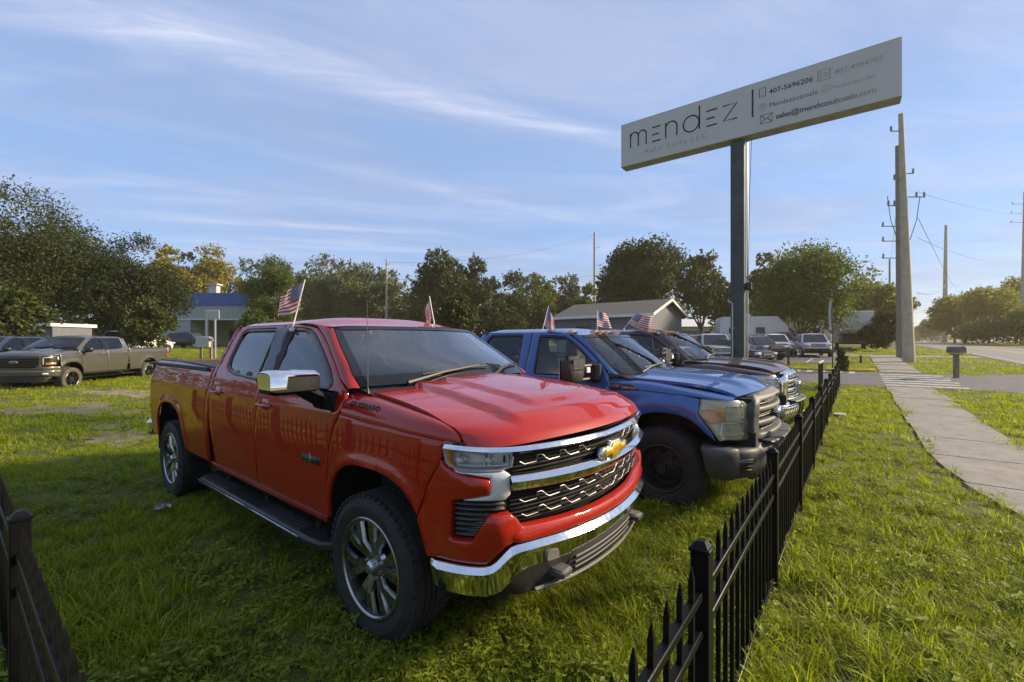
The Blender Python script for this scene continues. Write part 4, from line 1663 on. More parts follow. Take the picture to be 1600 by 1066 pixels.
        for (j0, j1, lift) in ((27, 13, .03), (12, 3, .03)):     # wipers
            p0, p1 = G[0, j0] + np.array([.05, 0, .010]), G[2, j1] + np.array([.012, 0, .028])
            wp = MB()
            wp.tube([p0, p0 * .55 + p1 * .45 + np.array([.0, 0, .012]), p1], [.014, .009, .006], 6)
            d = (G[1, max(j1 - 3, 1)] - G[1, j0 - 4])
            c0 = G[1, j0 - 3] + np.array([.012, 0, .02])
            wp.tube([c0, (c0 + G[2, j1]) / 2 + np.array([.012, 0, .014]), G[2, max(1, j1 - 2)] + np.array([.012, 0, .016])], .008, 5)
            s.shape(wp, 'wiper', M['black'])
        # cab back
        zb = P['bed_z']
        arr, wbk = P['cab_rear'][-1][0] if False else P['cab_back'], None
        def back(y, z):
            return np.c_[P['cab_back'] + .10 * np.clip((z - zb) / (zd - zb), 0, 1) ** 1.5 + 0 * y, -y, z]
        wtop = abs(sk.map(np.array([sk.ua(a_r)]), np.array([zd]))[0, 1]) - .02
        wbot = abs(sk.map(np.array([sk.ua(P['cab_back'])]), np.array([zb]))[0, 1]) - .01
        ol = [(-wbot, zb - .5), (wbot, zb - .5), (wbot, zb), (wtop, zd + .01), (.5, zd + P['roof_h'] * .35), (-.5, zd + P['roof_h'] * .35), (-wtop, zd + .01), (-wbot, zb)]
        hw = rounded([(-wbot + .12, zb + .05), (wbot - .12, zb + .05), (wtop - .08, zd - .06), (-wtop + .08, zd - .06)], .05)
        o = pobj('cab_back', s.body, s.root, ol, back, [hw], res=.08)
        pobj('rear_window', P.get('gB', M['glass_side']), o, hw, back, off=-.012, thick=.004, res=.1, gap=-.004, r=.001)

    def bed(s):
        P, sk = s.P, s.sk
        s.both('bedside', s.body, P['bedside'], res=s.res)
        b = MB()
        a1, a2, zb = P['cab_back'] - .06, P['tail'], P['bed_z']
        wi = P['bed_w']
        for sg in (-1, 1):
            b.box(((a1 + a2) / 2, sg * (wi - .08), zb - .27), (a1 - a2 - .06, .03, .50))
        b.box(((a1 + a2) / 2, 0, zb - .52), (a1 - a2 - .05, 2 * wi - .2, .03))
        b.box((a1 - .03, 0, zb - .27), (.03, 2 * wi - .18, .50))
        b.box((a2 + .075, 0, zb - .27), (.03, 2 * wi - .10, .53))
        for sg in (-1, 1):
            b.box(((a1 + a2) / 2, sg * (wi - .045), zb - .02), (a1 - a2 - .10, .06, .03))
        s.shape(b, 'bed_liner', M['black_rough'])
        rail = MB()
        for sg in (-1,):
            up = np.linspace(a1 + .02, a2 + .04, 24)
            zt = P['bed_top'](up)
            sp = sk.map(sk.ua(up), zt)
            V = []
            for p in sp:
                V.append([(p[0], p[1] + .014, p[2] - .006), (p[0], p[1] + .016, p[2] + .006), (p[0], p[1] + .026, p[2] + .010), (p[0], p[1] + .115, p[2] + .008), (p[0], p[1] + .118, p[2] - .14)])
            rail.grid(np.array(V), flip=True)
        s.shape(rail, 'bed_rail_cap', M['black'], both=True, sharp=40)
        tg = MB().box((a2 + .03, 0, zb - .28), (.05, 2 * wi - .16, .56), ch=.015)
        s.shape(tg, 'tailgate', s.body)
        for sg in (-1, 1):
            tl = sk.S([(P['tail'] + .20, zb - .06), (P['tail'] + .20, zb - .44), (P['tail'] + .012, zb - .44), (P['tail'] + .012, zb - .06)])
            tl[2:, 0] -= .10
            V, F = panel(rounded(tl, .03), sk.map, off=.006, thick=.012, res=.04)
            mesh_obj('tail_light', V * np.array([1, -sg * -1 if sg < 0 else -1, 1]), F if sg < 0 else [f[::-1] for f in F], M['redlens'], s.root)
        rbm = MB()
        rbm.box((a2 - .07, 0, .60), (.16, 2 * wi - .02, .20), ch=.04)
        s.shape(rbm, 'rear_bumper', M['chrome'] if P.get('chrome_bumper') else M['bumper_grey'])
        ht = MB().box((a2 - .16, 0, .47), (.22, .08, .07), ch=.01)
        s.shape(ht, 'hitch', M['black'])

    def under(s):
        P = s.P
        b = MB()
        b.box(((P['tail'] + .4) / 2, 0, .52), (.7 - P['tail'], 1.30, .30))
        b.box(((P['tail'] - .5) / 2 - .25, 0, .62), (-P['tail'] - 1.2, 1.55, .12))
        b.box((.62, 0, .62), (.40, 1.50, .40))
        b.tube([(P['wb'], -.8, .40), (P['wb'], .8, .40)], .06, 10)
        b.tube([(0, -.8, .38), (0, .8, .38)], .05, 10)
        b.box((.28, 0, .95), (1.0, 1.40, .36))
        s.shape(b, 'underbody', M['under'])
        # wheel houses: dark arched liners inside the openings
        for (ac, zc, ra, rz_, pw) in P['arches']:
            pts = arch_pts(ac, zc, ra + .05, rz_ + .05, pw, .50, 20)
            wl = MB()
            for sg in (1,):
                g = np.array([[(a, -(P['liner_w'] - d), z) for a, z in pts] for d in (0.0, .42)])
                wl.grid(g)
                V = [(a, -(P['liner_w'] - .42), z) for a, z in pts]
                wl.add(V, [tuple(range(len(V)))])
            s.shape(wl, 'wheel_liner', M['dark'], both=True, sharp=None)

    def wheels(s):
        P = s.P
        for a in (0.0, P['wb']):
            for sg in (-1, 1):
                wheel('wheel', P['wr'], P['ww'], P['rr'], P['wstyle'], s.root, (a, sg * (P['wtrack'] - P['ww'] / 2), P['wr'] - P.get('sink', .02)), sg, P.get('tyre_mat', 'tyre'))

    def interior(s):
        P = s.P
        sm, dm = P.get('seat_mat', M['seat']), P.get('dash_mat', M['dash'])
        fa = P['ws'][0][0] - .95
        zb = P['zb']
        for (ao, ys) in ((fa, (-.40, .40)), (fa - .95, (-.42, .0, .42))):
            for y in ys:
                st = MB()
                st.box((ao, y, zb - .42), (.52, .50 if len(ys) == 2 else .42, .16), ch=.05)
                st.box((ao - .27, y, zb - .05), (.14, .48 if len(ys) == 2 else .42, .62), ch=.05, tilt=(0, -.20, 0))
                st.box((ao - .36, y, zb + .31), (.10, .27, .19), ch=.04, tilt=(0, -.12, 0))
                st.tube([(ao - .335, y - .06, zb + .2), (ao - .35, y - .06, zb + .28)], .008, 6)
                st.tube([(ao - .335, y + .06, zb + .2), (ao - .35, y + .06, zb + .28)], .008, 6)
                s.shape(st, 'seat', sm, sharp=40)
        d = MB()
        ce = P['ws'][0]
        d.box((ce[0] - .18, 0, ce[2] - .20), (.50, 2 * ce[1] - .12, .28), ch=.08)
        d.box((ce[0] - .42, 0, ce[2] - .12), (.20, 2 * ce[1] - .2, .14), ch=.05)
        s.shape(d, 'dashboard', dm, sharp=40)
        w = MB()
        c = np.array((ce[0] - .62, .40, ce[2] - .12))
        pts = []
        for k in range(25):
            t = 2 * math.pi * k / 24
            pts.append(c + np.array((-.06 * math.sin(t) * 1.0, .19 * math.cos(t), .18 * math.sin(t))))
        w.tube(pts, .016, 7, caps=False)
        w.tube([c + np.array((0, -.17, 0)), c, c + np.array((0, .17, 0))], .018, 6)
        w.tube([c, c + np.array((.25, 0, -.05))], .03, 6)
        s.shape(w, 'steering_wheel', M['dash'])
        fl = MB()
        fl.box(((ce[0] + P['cab_back']) / 2 - .15, 0, .60), (abs(P['cab_back'] - ce[0]) - .3, 1.60, .06))
        fl.box((P['cab_back'] + .12, 0, 1.0), (.05, 1.6, .8))
        s.shape(fl, 'cabin_floor', M['dark'])
        mr = MB()
        tm = s.wsG[12, 16]
        mr.box(tm + np.array((-.10, 0, -.06)), (.03, .24, .07), ch=.012)
        mr.tube([tm + np.array((-.02, 0, 0)), tm + np.array((-.09, 0, -.04))], .008, 6)
        s.shape(mr, 'rear_view_mirror', M['black'])
        hl = MB()
        rr = s.roof_rows
        hl.grid(rr[2:-2, 3:-3] - np.array([0, 0, .035]))
        s.shape(hl, 'headliner', P.get('liner_mat', M['dash_grey']), sharp=None)

    def hood(s):
        P, sk = s.P, s.sk
        # hood: laid out in (a,w) with its front edge curled down on to the nose
        A = np.linspace(0, 1, 46)
        rows = []
        hw = pchip([p[0] for p in P['hood_edge']], [p[1] for p in P['hood_edge']])
        for q in np.linspace(-1, 1, 61):
            row = []
            for t in A:
                w_f = hw(P['hood_a'][1] - .06)
                wq = abs(q)
                # front limit follows the plan curve
                wf = wq * hw(.60)
                a_front = float(np.interp(wf, sk.P[:sk.nw, 1], sk.P[:sk.nw, 0])) - P.get('hood_back', 0.0)
                a_rear = P['hood_a'][0] + P['hood_rear_bow'] * (1 - wq * wq)
                te = 1 - (1 - t) ** 1.6
                a = a_rear + (a_front - a_rear) * te
                w = wq * hw(min(a, .60)) if a < .60 else wf
                zt = float(s.hood_z(np.array([a]), np.array([w]))[0])
                row.append((a, -w * np.sign(q), zt))
            rows.append(row)
        Gd = np.array(rows)
        # side skirt: turn the outer edge down a little so the shut line reads dark
        sk1, sk2 = Gd[:1].copy(), Gd[-1:].copy()
        sk1[..., 2] -= .03
        sk2[..., 2] -= .03
        fr = Gd[:, -1:].copy()
        b = MB().grid(np.concatenate([sk1, Gd, sk2]), flip=False)
        low = fr.copy()
        low[..., 0] -= .03
        low[..., 2] -= .012
        b.grid(np.concatenate([fr, low], 1))
        s.shape(b, 'hood', s.body, sharp=50)


RED_ARCH = [(.045, .42, .475, .548, 2.9), (-3.735, .42, .485, .590, 2.9)]

def surf_sample(rows):
    """(a, t) -> point on a fender top grid, t in 0..1 from seam to side"""
    A = rows[:, 0, 0] if False else rows[:, 1, 0]
    def f(a, t):
        i = np.clip(np.interp(a, A, np.arange(len(A))), 0, len(A) - 1.001)
        j = 1 + np.clip(t, 0, .999) * (rows.shape[1] - 2)
        i0, j0 = i.astype(int), j.astype(int)
        fi, fj = (i - i0)[:, None], (j - j0)[:, None]
        return (rows[i0, j0] * (1 - fi) * (1 - fj) + rows[i0 + 1, j0] * fi * (1 - fj) + rows[i0, j0 + 1] * (1 - fi) * fj + rows[i0 + 1, j0 + 1] * fi * fj)
    return f


def lettering_on(txt, size, place, depth=.002, **k):
    """lettering whose x,y,z are laid through place(x,y,z)"""
    V, F = text_mesh(txt, size, depth, **k)
    return place(V[:, 0], V[:, 1], V[:, 2]), F


def skin_place(sk, u0, z0, du=1.0, slant=0.0, lift=.004):
    def f(x, y, z):
        u = u0 + du * (x + slant * y)
        e = 1e-3
        P = sk.map(u, z0 + y)
        d1 = sk.map(u + e, z0 + y) - sk.map(u - e, z0 + y)
        d2 = sk.map(u, z0 + y + e) - sk.map(u, z0 + y - e)
        n = np.cross(d1, d2)
        n /= np.linalg.norm(n, axis=1)[:, None]
        return P + n * (lift + z)[:, None]
    return f


def skin_tube(mb, sk, pts, r, off, n=6, sub=.03, flat=1.0):
    """a rod that follows the skin through (u,z) points"""
    out = []
    pts = np.array(pts, float)
    for i in range(len(pts) - 1):
        k = max(1, int(np.linalg.norm(pts[i + 1] - pts[i]) / sub))
        for j in range(k):
            out.append(pts[i] + (pts[i + 1] - pts[i]) * j / k)
    out.append(pts[-1])
    out = np.array(out)
    f = skin_place(sk, 0, 0, 1, 0, off)
    P = f(out[:, 0], out[:, 1], np.zeros(len(out)))
    mb.tube(list(P), r, n, flat=flat)


# ---- the red truck
bodyS = [(.38, .06), (.50, .045), (.56, .032), (.70, .016), (.85, .004), (.98, 0.0), (1.10, .005), (1.19, .012), (1.235, .015), (1.27, .026), (1.32, .036), (1.37, .050), (1.40, .062), (1.60, .145), (1.75, .210), (1.815, .242), (1.90, .29)]
bodyF = [(.38, .05), (.60, .02), (.70, 0.0), (.85, .0), (1.05, 0.0), (1.18, 0.0), (1.22, .008), (1.30, .05), (1.9, .3)]
red_skin = Skin(1.04, .26, .62, (.87, .875), (.70, .955), .30, .965, .955, -.5, -4.78, .30, bodyF, bodyS, arch_extra(RED_ARCH, .014, .04))
ARF = arch_pts(*RED_ARCH[0], .56)
ARR = arch_pts(*RED_ARCH[1], .54)
RED = dict(
    skin=red_skin, paint=M['red'], res=.028, arches=RED_ARCH, liner_w=.925, zr=.52, zd=1.815, zb=1.36, aB=-1.50, wb=-3.745,
    wr=.415, ww=.275, rr=.272, wtrack=.945, wstyle='six', sink=.025,
    fd=[(-.475, .56), (-.46, .66), (-.41, 1.02), (-.36, 1.16), (-.30, 1.25), (-.275, 1.33), (-.285, 1.375), (-.383, 1.427), (-.511, 1.516), (-.713, 1.653), (-.86, 1.735), (-.97, 1.780), (-1.10, 1.802), (-1.30, 1.815)],
    rd=[(-2.38, 1.815), (-2.455, 1.76), (-2.49, 1.58), (-2.515, 1.42), (-2.505, 1.20), (-2.50, .95), (-2.46, .74), (-2.44, .56)],
    winF=[(-.50, 1.365), (-.475, 1.41), (-.54, 1.47), (-.62, 1.528), (-.75, 1.612), (-.88, 1.69), (-.985, 1.745), (-1.07, 1.772), (-1.20, 1.783), (-1.375, 1.786), (-1.352, 1.362)],
    winR=[(-1.60, 1.366), (-1.628, 1.788), (-2.25, 1.788), (-2.325, 1.755), (-2.335, 1.52), (-2.31, 1.452), (-2.22, 1.408), (-2.07, 1.385)],
    bpost=[(-1.354, 1.350), (-1.378, 1.795), (-1.626, 1.797), (-1.598, 1.352)],
    handles=[(-1.455, 1.205), (-2.455, 1.235)],
    cab_rear=[(-2.63, .53), (-2.63, 1.0), (-2.605, 1.25), (-2.590, 1.43), (-2.555, 1.60), (-2.53, 1.76), (-2.46, 1.83)],
    cab_back=-2.585, bed_z=1.43, bed_w=.93, tail=-4.78, bed_top=pchip([-4.95, -3.6, -2.5], [1.455, 1.452, 1.425]),
    rock=(-2.60, -.50), roof_a=(-.80, -2.50), roof_h=.068, chrome_bumper=True,
    ws=[(-.24, .835, 1.392), (-.30, .838, 1.445), (-.42, .806, 1.531), (-.63, .752, 1.665), (-.80, .700, 1.782)], ws_bow=(.14, .12),
    post_seam=[(-.26, 1.385), (-.378, 1.431), (-.506, 1.520), (-.708, 1.657), (-.855, 1.739), (-.967, 1.785), (-1.10, 1.807), (-1.30, 1.818)],
    post_glass=[(-.235, .842, 1.388), (-.30, .842, 1.445), (-.42, .810, 1.531), (-.63, .756, 1.665), (-.80, .704, 1.786), (-.92, .71, 1.800), (-1.05, .712, 1.812), (-1.30, .712, 1.819)],
    gF=M['glass_side'], gR=M['glass_side'], gW=M['glass_ws'],
    hood_c=pchip([-.4, 0, .3, .6, .80, .91, .97, 1.01, 1.035, 1.05], [1.395, 1.378, 1.352, 1.325, 1.300, 1.283, 1.262, 1.236, 1.205, 1.182]), hood_drop=.022,
    hood_bulge=[(.50, .66, .028, .026, .86, .99), (.27, .43, .020, .020, .72, .86)],
    hood_edge=[(-.3, .80), (0, .82), (.35, .85), (.62, .885), (.8, .89)], hood_a=(-.20, 1.04), hood_rear_bow=.12,
    fender_top=[(-.285, .808, 1.362, 1.235), (0, .828, 1.338, 1.225), (.35, .858, 1.302, 1.210), (.50, .876, 1.284, 1.204), (.605, .886, 1.262, 1.198), (.66, .889, 1.238, 1.197), (.695, .893, 1.206, 1.196)],
    fender=[(-.468, .56)] + ARF[1:-6] + [(.455, .80), (.52, .98), (.585, 1.075), (.602, 1.12), (.602, 1.198), (.50, 1.204), (.35, 1.210), (0, 1.225), (-.28, 1.235), (-.305, 1.238), (-.352, 1.16), (-.402, 1.02), (-.452, .66)],
    bedside=[(-2.64, .54), (-3.16, .54)] + ARR[::-1][1:-1] + [(-4.235, .54), (-4.48, .60), (-4.72, .64), (-4.72, 1.455), (-3.6, 1.452), (-2.60, 1.425), (-2.615, 1.25), (-2.64, 1.0)],
)


def front_silverado(T):
    P, sk, root = T.P, T.sk, T.root
    S, uw, ua = sk.S, sk.uw, sk.ua

    def full(right):
        """mirror a right-hand outline (given from the middle outwards or back) across the nose"""
        r_ = S(right)
        l_ = r_[::-1] * np.array([-1, 1])
        return np.concatenate([r_, l_])

    # red bumper cover: one piece from wheel opening to wheel opening
    fas = [('w', 0.0, .772), ('w', .30, .772), ('w', .58, .785), ('w', .70, .792), ('w', .725, .835), ('w', .757, .865), ('w', .835, .862), ('w', .88, .735), ('w', .922, .732), ('w', .918, .918), ('w', .898, .930), ('w', .83, .957), ('w', .828, 1.028), ('w', .905, 1.050),
           (.66, 1.064), (.622, 1.082), (.60, 1.11), (.588, 1.073), (.525, .975), (.462, .80), (.515, .62), ('w', .945, .622), ('w', .84, .622), ('w', .775, .712), ('w', .74, .722), ('w', .30, .708), ('w', 0.0, .706)]

    def foff(u, z):
        d = np.exp(-((np.abs(u) - abs(uw(.80))) / .07) ** 2 - ((z - .79) / .085) ** 2) * .030
        d2 = np.exp(-((np.abs(u) - abs(uw(.86))) / .09) ** 2 - ((z - 1.0) / .035) ** 2) * .022
        d3 = .016 * np.exp(-((z - .735) / .03) ** 2) * (np.abs(u) < abs(uw(.74)))
        return .012 + d + d2 + d3
    pobj('bumper_cover', T.body, root, full(fas), sk.map, off=foff, res=.024, thick=.05)
    # dark grille ground, then the bars
    g = [('w', 0, .76), ('w', .72, .775), ('w', .765, .86), ('w', .93, .70), ('w', .935, .93), ('w', .84, 1.05), ('w', .77, 1.06), ('w', .76, 1.17), ('w', 0, 1.17)]
    pobj('grille', M['black_matte'], root, full(g), sk.map, off=-.055, res=.06, thick=.02)
    slat = MB()
    for z in np.arange(.80, .955, .0205):
        skin_tube(slat, sk, [(uw(.74), z), (0, z), (uw(-.74), z)], .0048, -.044, 5, .05)
    for z in np.arange(1.045, 1.13, .0205):
        skin_tube(slat, sk, [(uw(.73), z), (0, z), (uw(-.73), z)], .0048, -.044, 5, .05)
    T.shape(slat, 'grille_mesh', M['black_matte'])

    def bar(name, z0, z1, wmax, off, mat_, dome, z0e=None, z1e=None, thick=.035):
        ol = full([('w', 0, z0), ('w', wmax * .5, z0), ('w', wmax, z0e or z0), ('w', wmax, z1e or z1), ('w', wmax * .5, z1), ('w', 0, z1)])
        zm, hh = (z0 + z1) / 2, (z1 - z0) / 2
        return pobj(name, mat_, root, ol, sk.map, off=lambda u, z: off + dome * np.clip(1 - ((z - zm) / hh) ** 2, 0, 1), res=.02, thick=thick, r=.005)
    def facets(name, material, u1, rows, n=96):
        """a bright moulding across the nose with crisp facets: rows of (height over |u|, standing out by)"""
        uu = np.linspace(-u1, u1, n)
        au = np.abs(uu)
        f = skin_place(sk, 0, 0, 1, 0, 0)
        G = []
        for zf, of in rows:
            G.append(f(uu, zf(au), of(au) if callable(of) else np.full(n, of)))
        G = np.stack(G)
        mb = MB().grid(G, flip=True)
        return T.shape(mb, name, material, sharp=16)
    au_ = lambda w: abs(float(uw(w)))
    z_t = pchip([0, au_(.45), au_(.925)], [1.170, 1.172, 1.182])
    z_b = pchip([0, au_(.45), au_(.925)], [1.128, 1.132, 1.152])
    facets('upper_grille_bar', M['chrome'], au_(.93), [(lambda u: z_t(u), -.03), (lambda u: z_t(u), .004), (lambda u: z_t(u) - .004, .010), (lambda u: z_t(u) * .45 + z_b(u) * .55, .022), (lambda u: z_b(u) + .003, .006), (lambda u: z_b(u), -.002), (lambda u: z_b(u), -.03)])
    y_t = pchip([0, au_(.40), au_(.755)], [1.022, 1.030, 1.042])
    y_b = pchip([0, au_(.40), au_(.755)], [.944, .950, .966])
    facets('lower_grille_bar', M['chrome'], au_(.756), [(lambda u: y_t(u), -.03), (lambda u: y_t(u), .008), (lambda u: y_t(u) - .004, .014), (lambda u: y_t(u) * .68 + y_b(u) * .32, .036), (lambda u: y_b(u) + .003, .004), (lambda u: y_b(u), -.004), (lambda u: y_b(u), -.04)])
    # stepped silver accents
    for z0, w0, w1 in ((1.078, .70, .20), (.893, .70, 0), (.822, .69, 0)):
        for sg in (1, -1):
            w = w0
            while w > w1 + .02:
                q = [(w, z0 + .016), (w - .028, z0), (w - .098, z0 + .004), (w - .103, z0 + .034), (w - .128, z0 + .036), (w - .150, z0 + .020)]
                q = [(max(a, w1 + .004), b) for a, b in q]
                mb = MB()
                skin_tube(mb, sk, [(uw(sg * a), b) for a, b in q], .0030, -.022, 6, .05)
                T.shape(mb, 'grille_accent', M['satin_dark'])
                w -= .150
    # gold cross badge in a silver frame
    def cross(k, w0, zc):
        pts = [(-.135, -.012), (-.135 + .012, .021), (-.052, .021), (-.045, .043), (.058, .043), (.050, .021), (.135, .021), (.123, -.021), (.045, -.021), (.038, -.043), (-.062, -.043), (-.054, -.021), (-.131, -.021)]
        return np.array([(uw(w0) + x * k * 1.0, zc + y * k) for x, y in pts])
    pobj('badge_frame', M['satin'], root, cross(1.22, 0.0, 1.052), sk.map, off=.028, res=.03, thick=.03, gap=0, r=.006)
    pobj('badge', M['gold'], root, cross(1.0, 0.0, 1.052), sk.map, off=.038, res=.03, thick=.015, gap=0, r=.006)
    # headlights
    hl = [(.605, 1.195), (.605, 1.150), (.622, 1.090), (.66, 1.070), ('w', .91, 1.058), ('w', .795, 1.062), ('w', .745, 1.078), ('w', .735, 1.125), ('w', .755, 1.150), ('w', .92, 1.178), (.64, 1.198)]
    so = S(hl)
    drl = S([(.665, 1.066), ('w', .905, 1.052), ('w', .83, 1.032), ('w', .832, .955), ('w', .90, .929), ('w', .895, .922), ('w', .775, .925), ('w', .752, .95), ('w', .752, 1.045), ('w', .775, 1.062), ('w', .90, 1.058)])
    for sg in (1, -1):
        fl = (lambda F: F) if sg > 0 else (lambda F: [f[::-1] for f in F])
        mv = np.array([1, sg, 1])
        V, F = panel(so, sk.map, off=-.075, thick=.01, res=.05, gap=-.004, r=.002)
        h = mesh_obj('headlight', V * mv, fl(F), M['white'], root)
        V, F = panel(so, sk.map, [inset_poly(so if area2(so) > 0 else so[::-1], .0075)], off=.0, thick=.08, res=.04, r=.002)
        mesh_obj('headlight_frame', V * mv, fl(F), M['silverplastic'], h)
        a = S([(.612, 1.188), (.612, 1.150), (.628, 1.098), (.655, 1.080), ('w', .925, 1.078), ('w', .928, 1.186)])
        V, F = panel(a, sk.map, off=-.012, thick=.03, res=.03)
        mesh_obj('side_marker', V * mv, fl(F), M['amber'], h)
        for (w0, w1) in ((.915, .845), (.838, .752)):
            q = S([('w', w0, 1.078), ('w', w1, 1.078), ('w', w1, 1.140), ('w', w0, 1.152)])
            V, F = panel(rounded(q, .008), sk.map, [rounded(inset_poly(q if area2(q) > 0 else q[::-1], .012), .006)], off=-.020, thick=.05, res=.03, r=.003)
            mesh_obj('lamp_bezel', V * mv, fl(F), M['silverplastic'], h)
            c = sk.map(uw(np.array([(w0 + w1) / 2])), np.array([1.110]))[0]
            lz = MB()
            for k in (-.016, .016):
                lz.lathe([(0, .012), (.010, .008), (.014, 0), (.016, -.02)], 12, c=(c[0] - .055, c[1] + k, c[2]), axis='X')
            lz.obj('lamp', M['silverplastic'], h, mirror=sg < 0)
        V, F = panel(so, sk.map, off=.004, thick=.003, res=.03, gap=.001, r=.001)
        mesh_obj('headlight_lens', V * mv, fl(F), M['lens'], h)
        V, F = panel(drl, sk.map, off=.006, thick=.04, res=.03, r=.004)
        mesh_obj('light_surround', V * mv, fl(F), M['silverplastic'], root)
        vt = S([('w', .918, .918), ('w', .80, .93), ('w', .765, .925), ('w', .765, .868), ('w', .835, .862), ('w', .88, .737), ('w', .92, .734)])
        V, F = panel(vt, sk.map, off=-.045, thick=.01, res=.05, gap=-.01)
        v = mesh_obj('side_vent', V * mv, fl(F), M['dark'], root)
        for k in range(7):
            z = .752 + k * .0245
            wr_ = .872 - (z - .74) / .122 * .045 if z < .862 else .775
            V, F = panel(S([('w', .915, z), ('w', wr_, z + .002), ('w', wr_, z + .010), ('w', .915, z + .008)]), sk.map, off=-.006, thick=.03, res=.03, gap=0, r=.002)
            mesh_obj('vent_fin', V * mv, fl(F), M['bumper_grey'], v)
    # chrome bumper
    ue = abs(float(ua(.535)))
    t_ = pchip([0, au_(.30), au_(.715), au_(.755), au_(.775), au_(.825), au_(.85), au_(.93), ue], [.702, .704, .716, .708, .690, .628, .618, .615, .612])
    b_ = pchip([0, au_(.36), au_(.56), au_(.66), au_(.70), au_(.80), au_(.85), au_(.93), ue], [.548, .548, .560, .562, .548, .468, .454, .452, .474])
    sh = lambda u: np.minimum(1, (ue - u) / .05 + .25)
    facets('front_bumper', M['chrome'], ue, [(lambda u: t_(u), lambda u: -.04 + 0 * u), (lambda u: t_(u), lambda u: .014 * sh(u)), (lambda u: t_(u) - .002, lambda u: .020 * sh(u)), (lambda u: t_(u) - .024, lambda u: .046 * sh(u)), (lambda u: t_(u) * .62 + b_(u) * .38, lambda u: .036 * sh(u)), (lambda u: b_(u) + .012, lambda u: .006 * sh(u)), (lambda u: b_(u), lambda u: .004 * sh(u)), (lambda u: b_(u) + .004, lambda u: -.05 + 0 * u)], 140)
    # dark lower apron with its grille, tow eyes and skid bar
    ap = [('w', 0, .43), ('w', .55, .42), ('w', .72, .44), ('w', .80, .50), ('w', .74, .62), ('w', 0, .62)]
    pobj('front_apron', M['black'], root, full(ap), sk.map, off=.005, res=.06, thick=.06)
    lg = MB()
    for z in (.475, .505, .535):
        skin_tube(lg, sk, [(uw(.34), z), (0, z + .005), (uw(-.34), z)], .006, .020, 6, .05)
    T.shape(lg, 'apron_grille', M['bumper_grey'])
    op = pobj('apron_opening', M['dark'], root, full([('w', 0, .455), ('w', .36, .455), ('w', .40, .50), ('w', .36, .552), ('w', 0, .556)]), sk.map, off=.010, res=.06, thick=.01)
    sb = MB()
    skin_tube(sb, sk, [(uw(.62), .458), (uw(.36), .445), (0, .445), (uw(-.36), .445), (uw(-.62), .458)], .010, .030, 8, .05)
    T.shape(sb, 'skid_bar', M['satin_dark'])
    for sg in (1, -1):
        c = sk.map(uw(np.array([.47 * sg])), np.array([.50]))[0]
        tow = MB().box((c[0] + .03, c[1], c[2]), (.10, .10, .045), ch=.012)
        T.shape(tow, 'tow_hook', M['bumper_grey'])
    fl_ = MB()
    for sg in (1, -1):
        fl_.box((.30, sg * .70, .40), (.30, .02, .20))
    T.shape(fl_, 'air_deflector', M['dark'])
    # lettering
    f = surf_sample(T.fender_rows)

    def place(x, y, z):
        a = -.215 + x * 1.16
        t = .70 - (y + .055 * x) / .155
        p = f(a, t)
        e = 2e-3
        n = np.cross(f(a, t + e) - f(a, t - e), f(a + e, t) - f(a - e, t))
        n /= np.linalg.norm(n, axis=1)[:, None]
        n *= np.sign(-n[:, 1:2])
        return p + n * (.003 + z)[:, None]
    V, F = lettering_on('SILVERADO', .042, place, spacing=1.22, bold=.0)
    mesh_obj('lettering', V, F, M['black_gloss'], root, smooth=False)
    V, F = lettering_on('TEXAS EDITION', .026, skin_place(sk, ua(-.735), .905, 1.0), bold=.0006)
    ub = ua(-.745)
    pl = pobj('side_badge', M['alloy_dark'], root, [(ub, .882), (ub + .235, .882), (ub + .235, .932), (ub, .932)], sk.map, off=.003, thick=.003, res=.05, gap=0, r=.001)
    V[:, 1] -= .0
    mesh_obj('badge_lettering', V - np.array([0, .003, 0]), F, M['satin'], pl, smooth=False)
    star = [(ub + .118 + (.030 if k % 2 == 0 else .011) * math.sin(k * math.pi / 5) * .8, .912 + (.042 if k % 2 == 0 else .014) * math.cos(k * math.pi / 5)) for k in range(10)]
    pobj('badge_star', M['satin'], pl, star, sk.map, off=.009, thick=.003, res=.05, gap=0, r=.001)
    # step board
    for sg in (1, -1):
        b = MB()
        aa = [-2.72, -2.62, -1.6, -.62, -.47, -.40]
        yo = [.93, 1.00, 1.00, 1.00, .985, .93]
        prof = []
        for a, y in zip(aa, yo):
            prof.append([(a, -.80, .415), (a, -y + .02, .415), (a, -y, .400), (a, -y, .372), (a, -y + .02, .358), (a, -.80, .358)])
        g = np.array(prof)
        b.grid(g, flip=True)
        b.add(g[0], [tuple(range(6))]).add(g[-1], [tuple(range(5, -1, -1))])
        st = b.obj('step_board', M['black'], root, mirror=sg < 0, sharp=30)
        c = MB().tube([(-2.62, -1.001, .398), (-1.6, -1.001, .398), (-.70, -1.001, .398)], .0085, 6)
        c.obj('step_trim', M['chrome'], st, mirror=sg < 0)
        for a in (-2.3, -1.05):
            p = MB()
            p.box((a - .0, -.915, .4175), (.62, .115, .005))
            for k in range(11):
                p.box((a - .28 + k * .056, -.915, .4225), (.02, .10, .006))
            p.obj('tread_pad', M['black_rough'], st, mirror=sg < 0)
        bits('step_bracket', MB().box((0, 0, 0), (.05, .30, .05)), M['dark'], st, [(a, -.72 * sg, .43) for a in (-2.3, -1.5, -.7)])
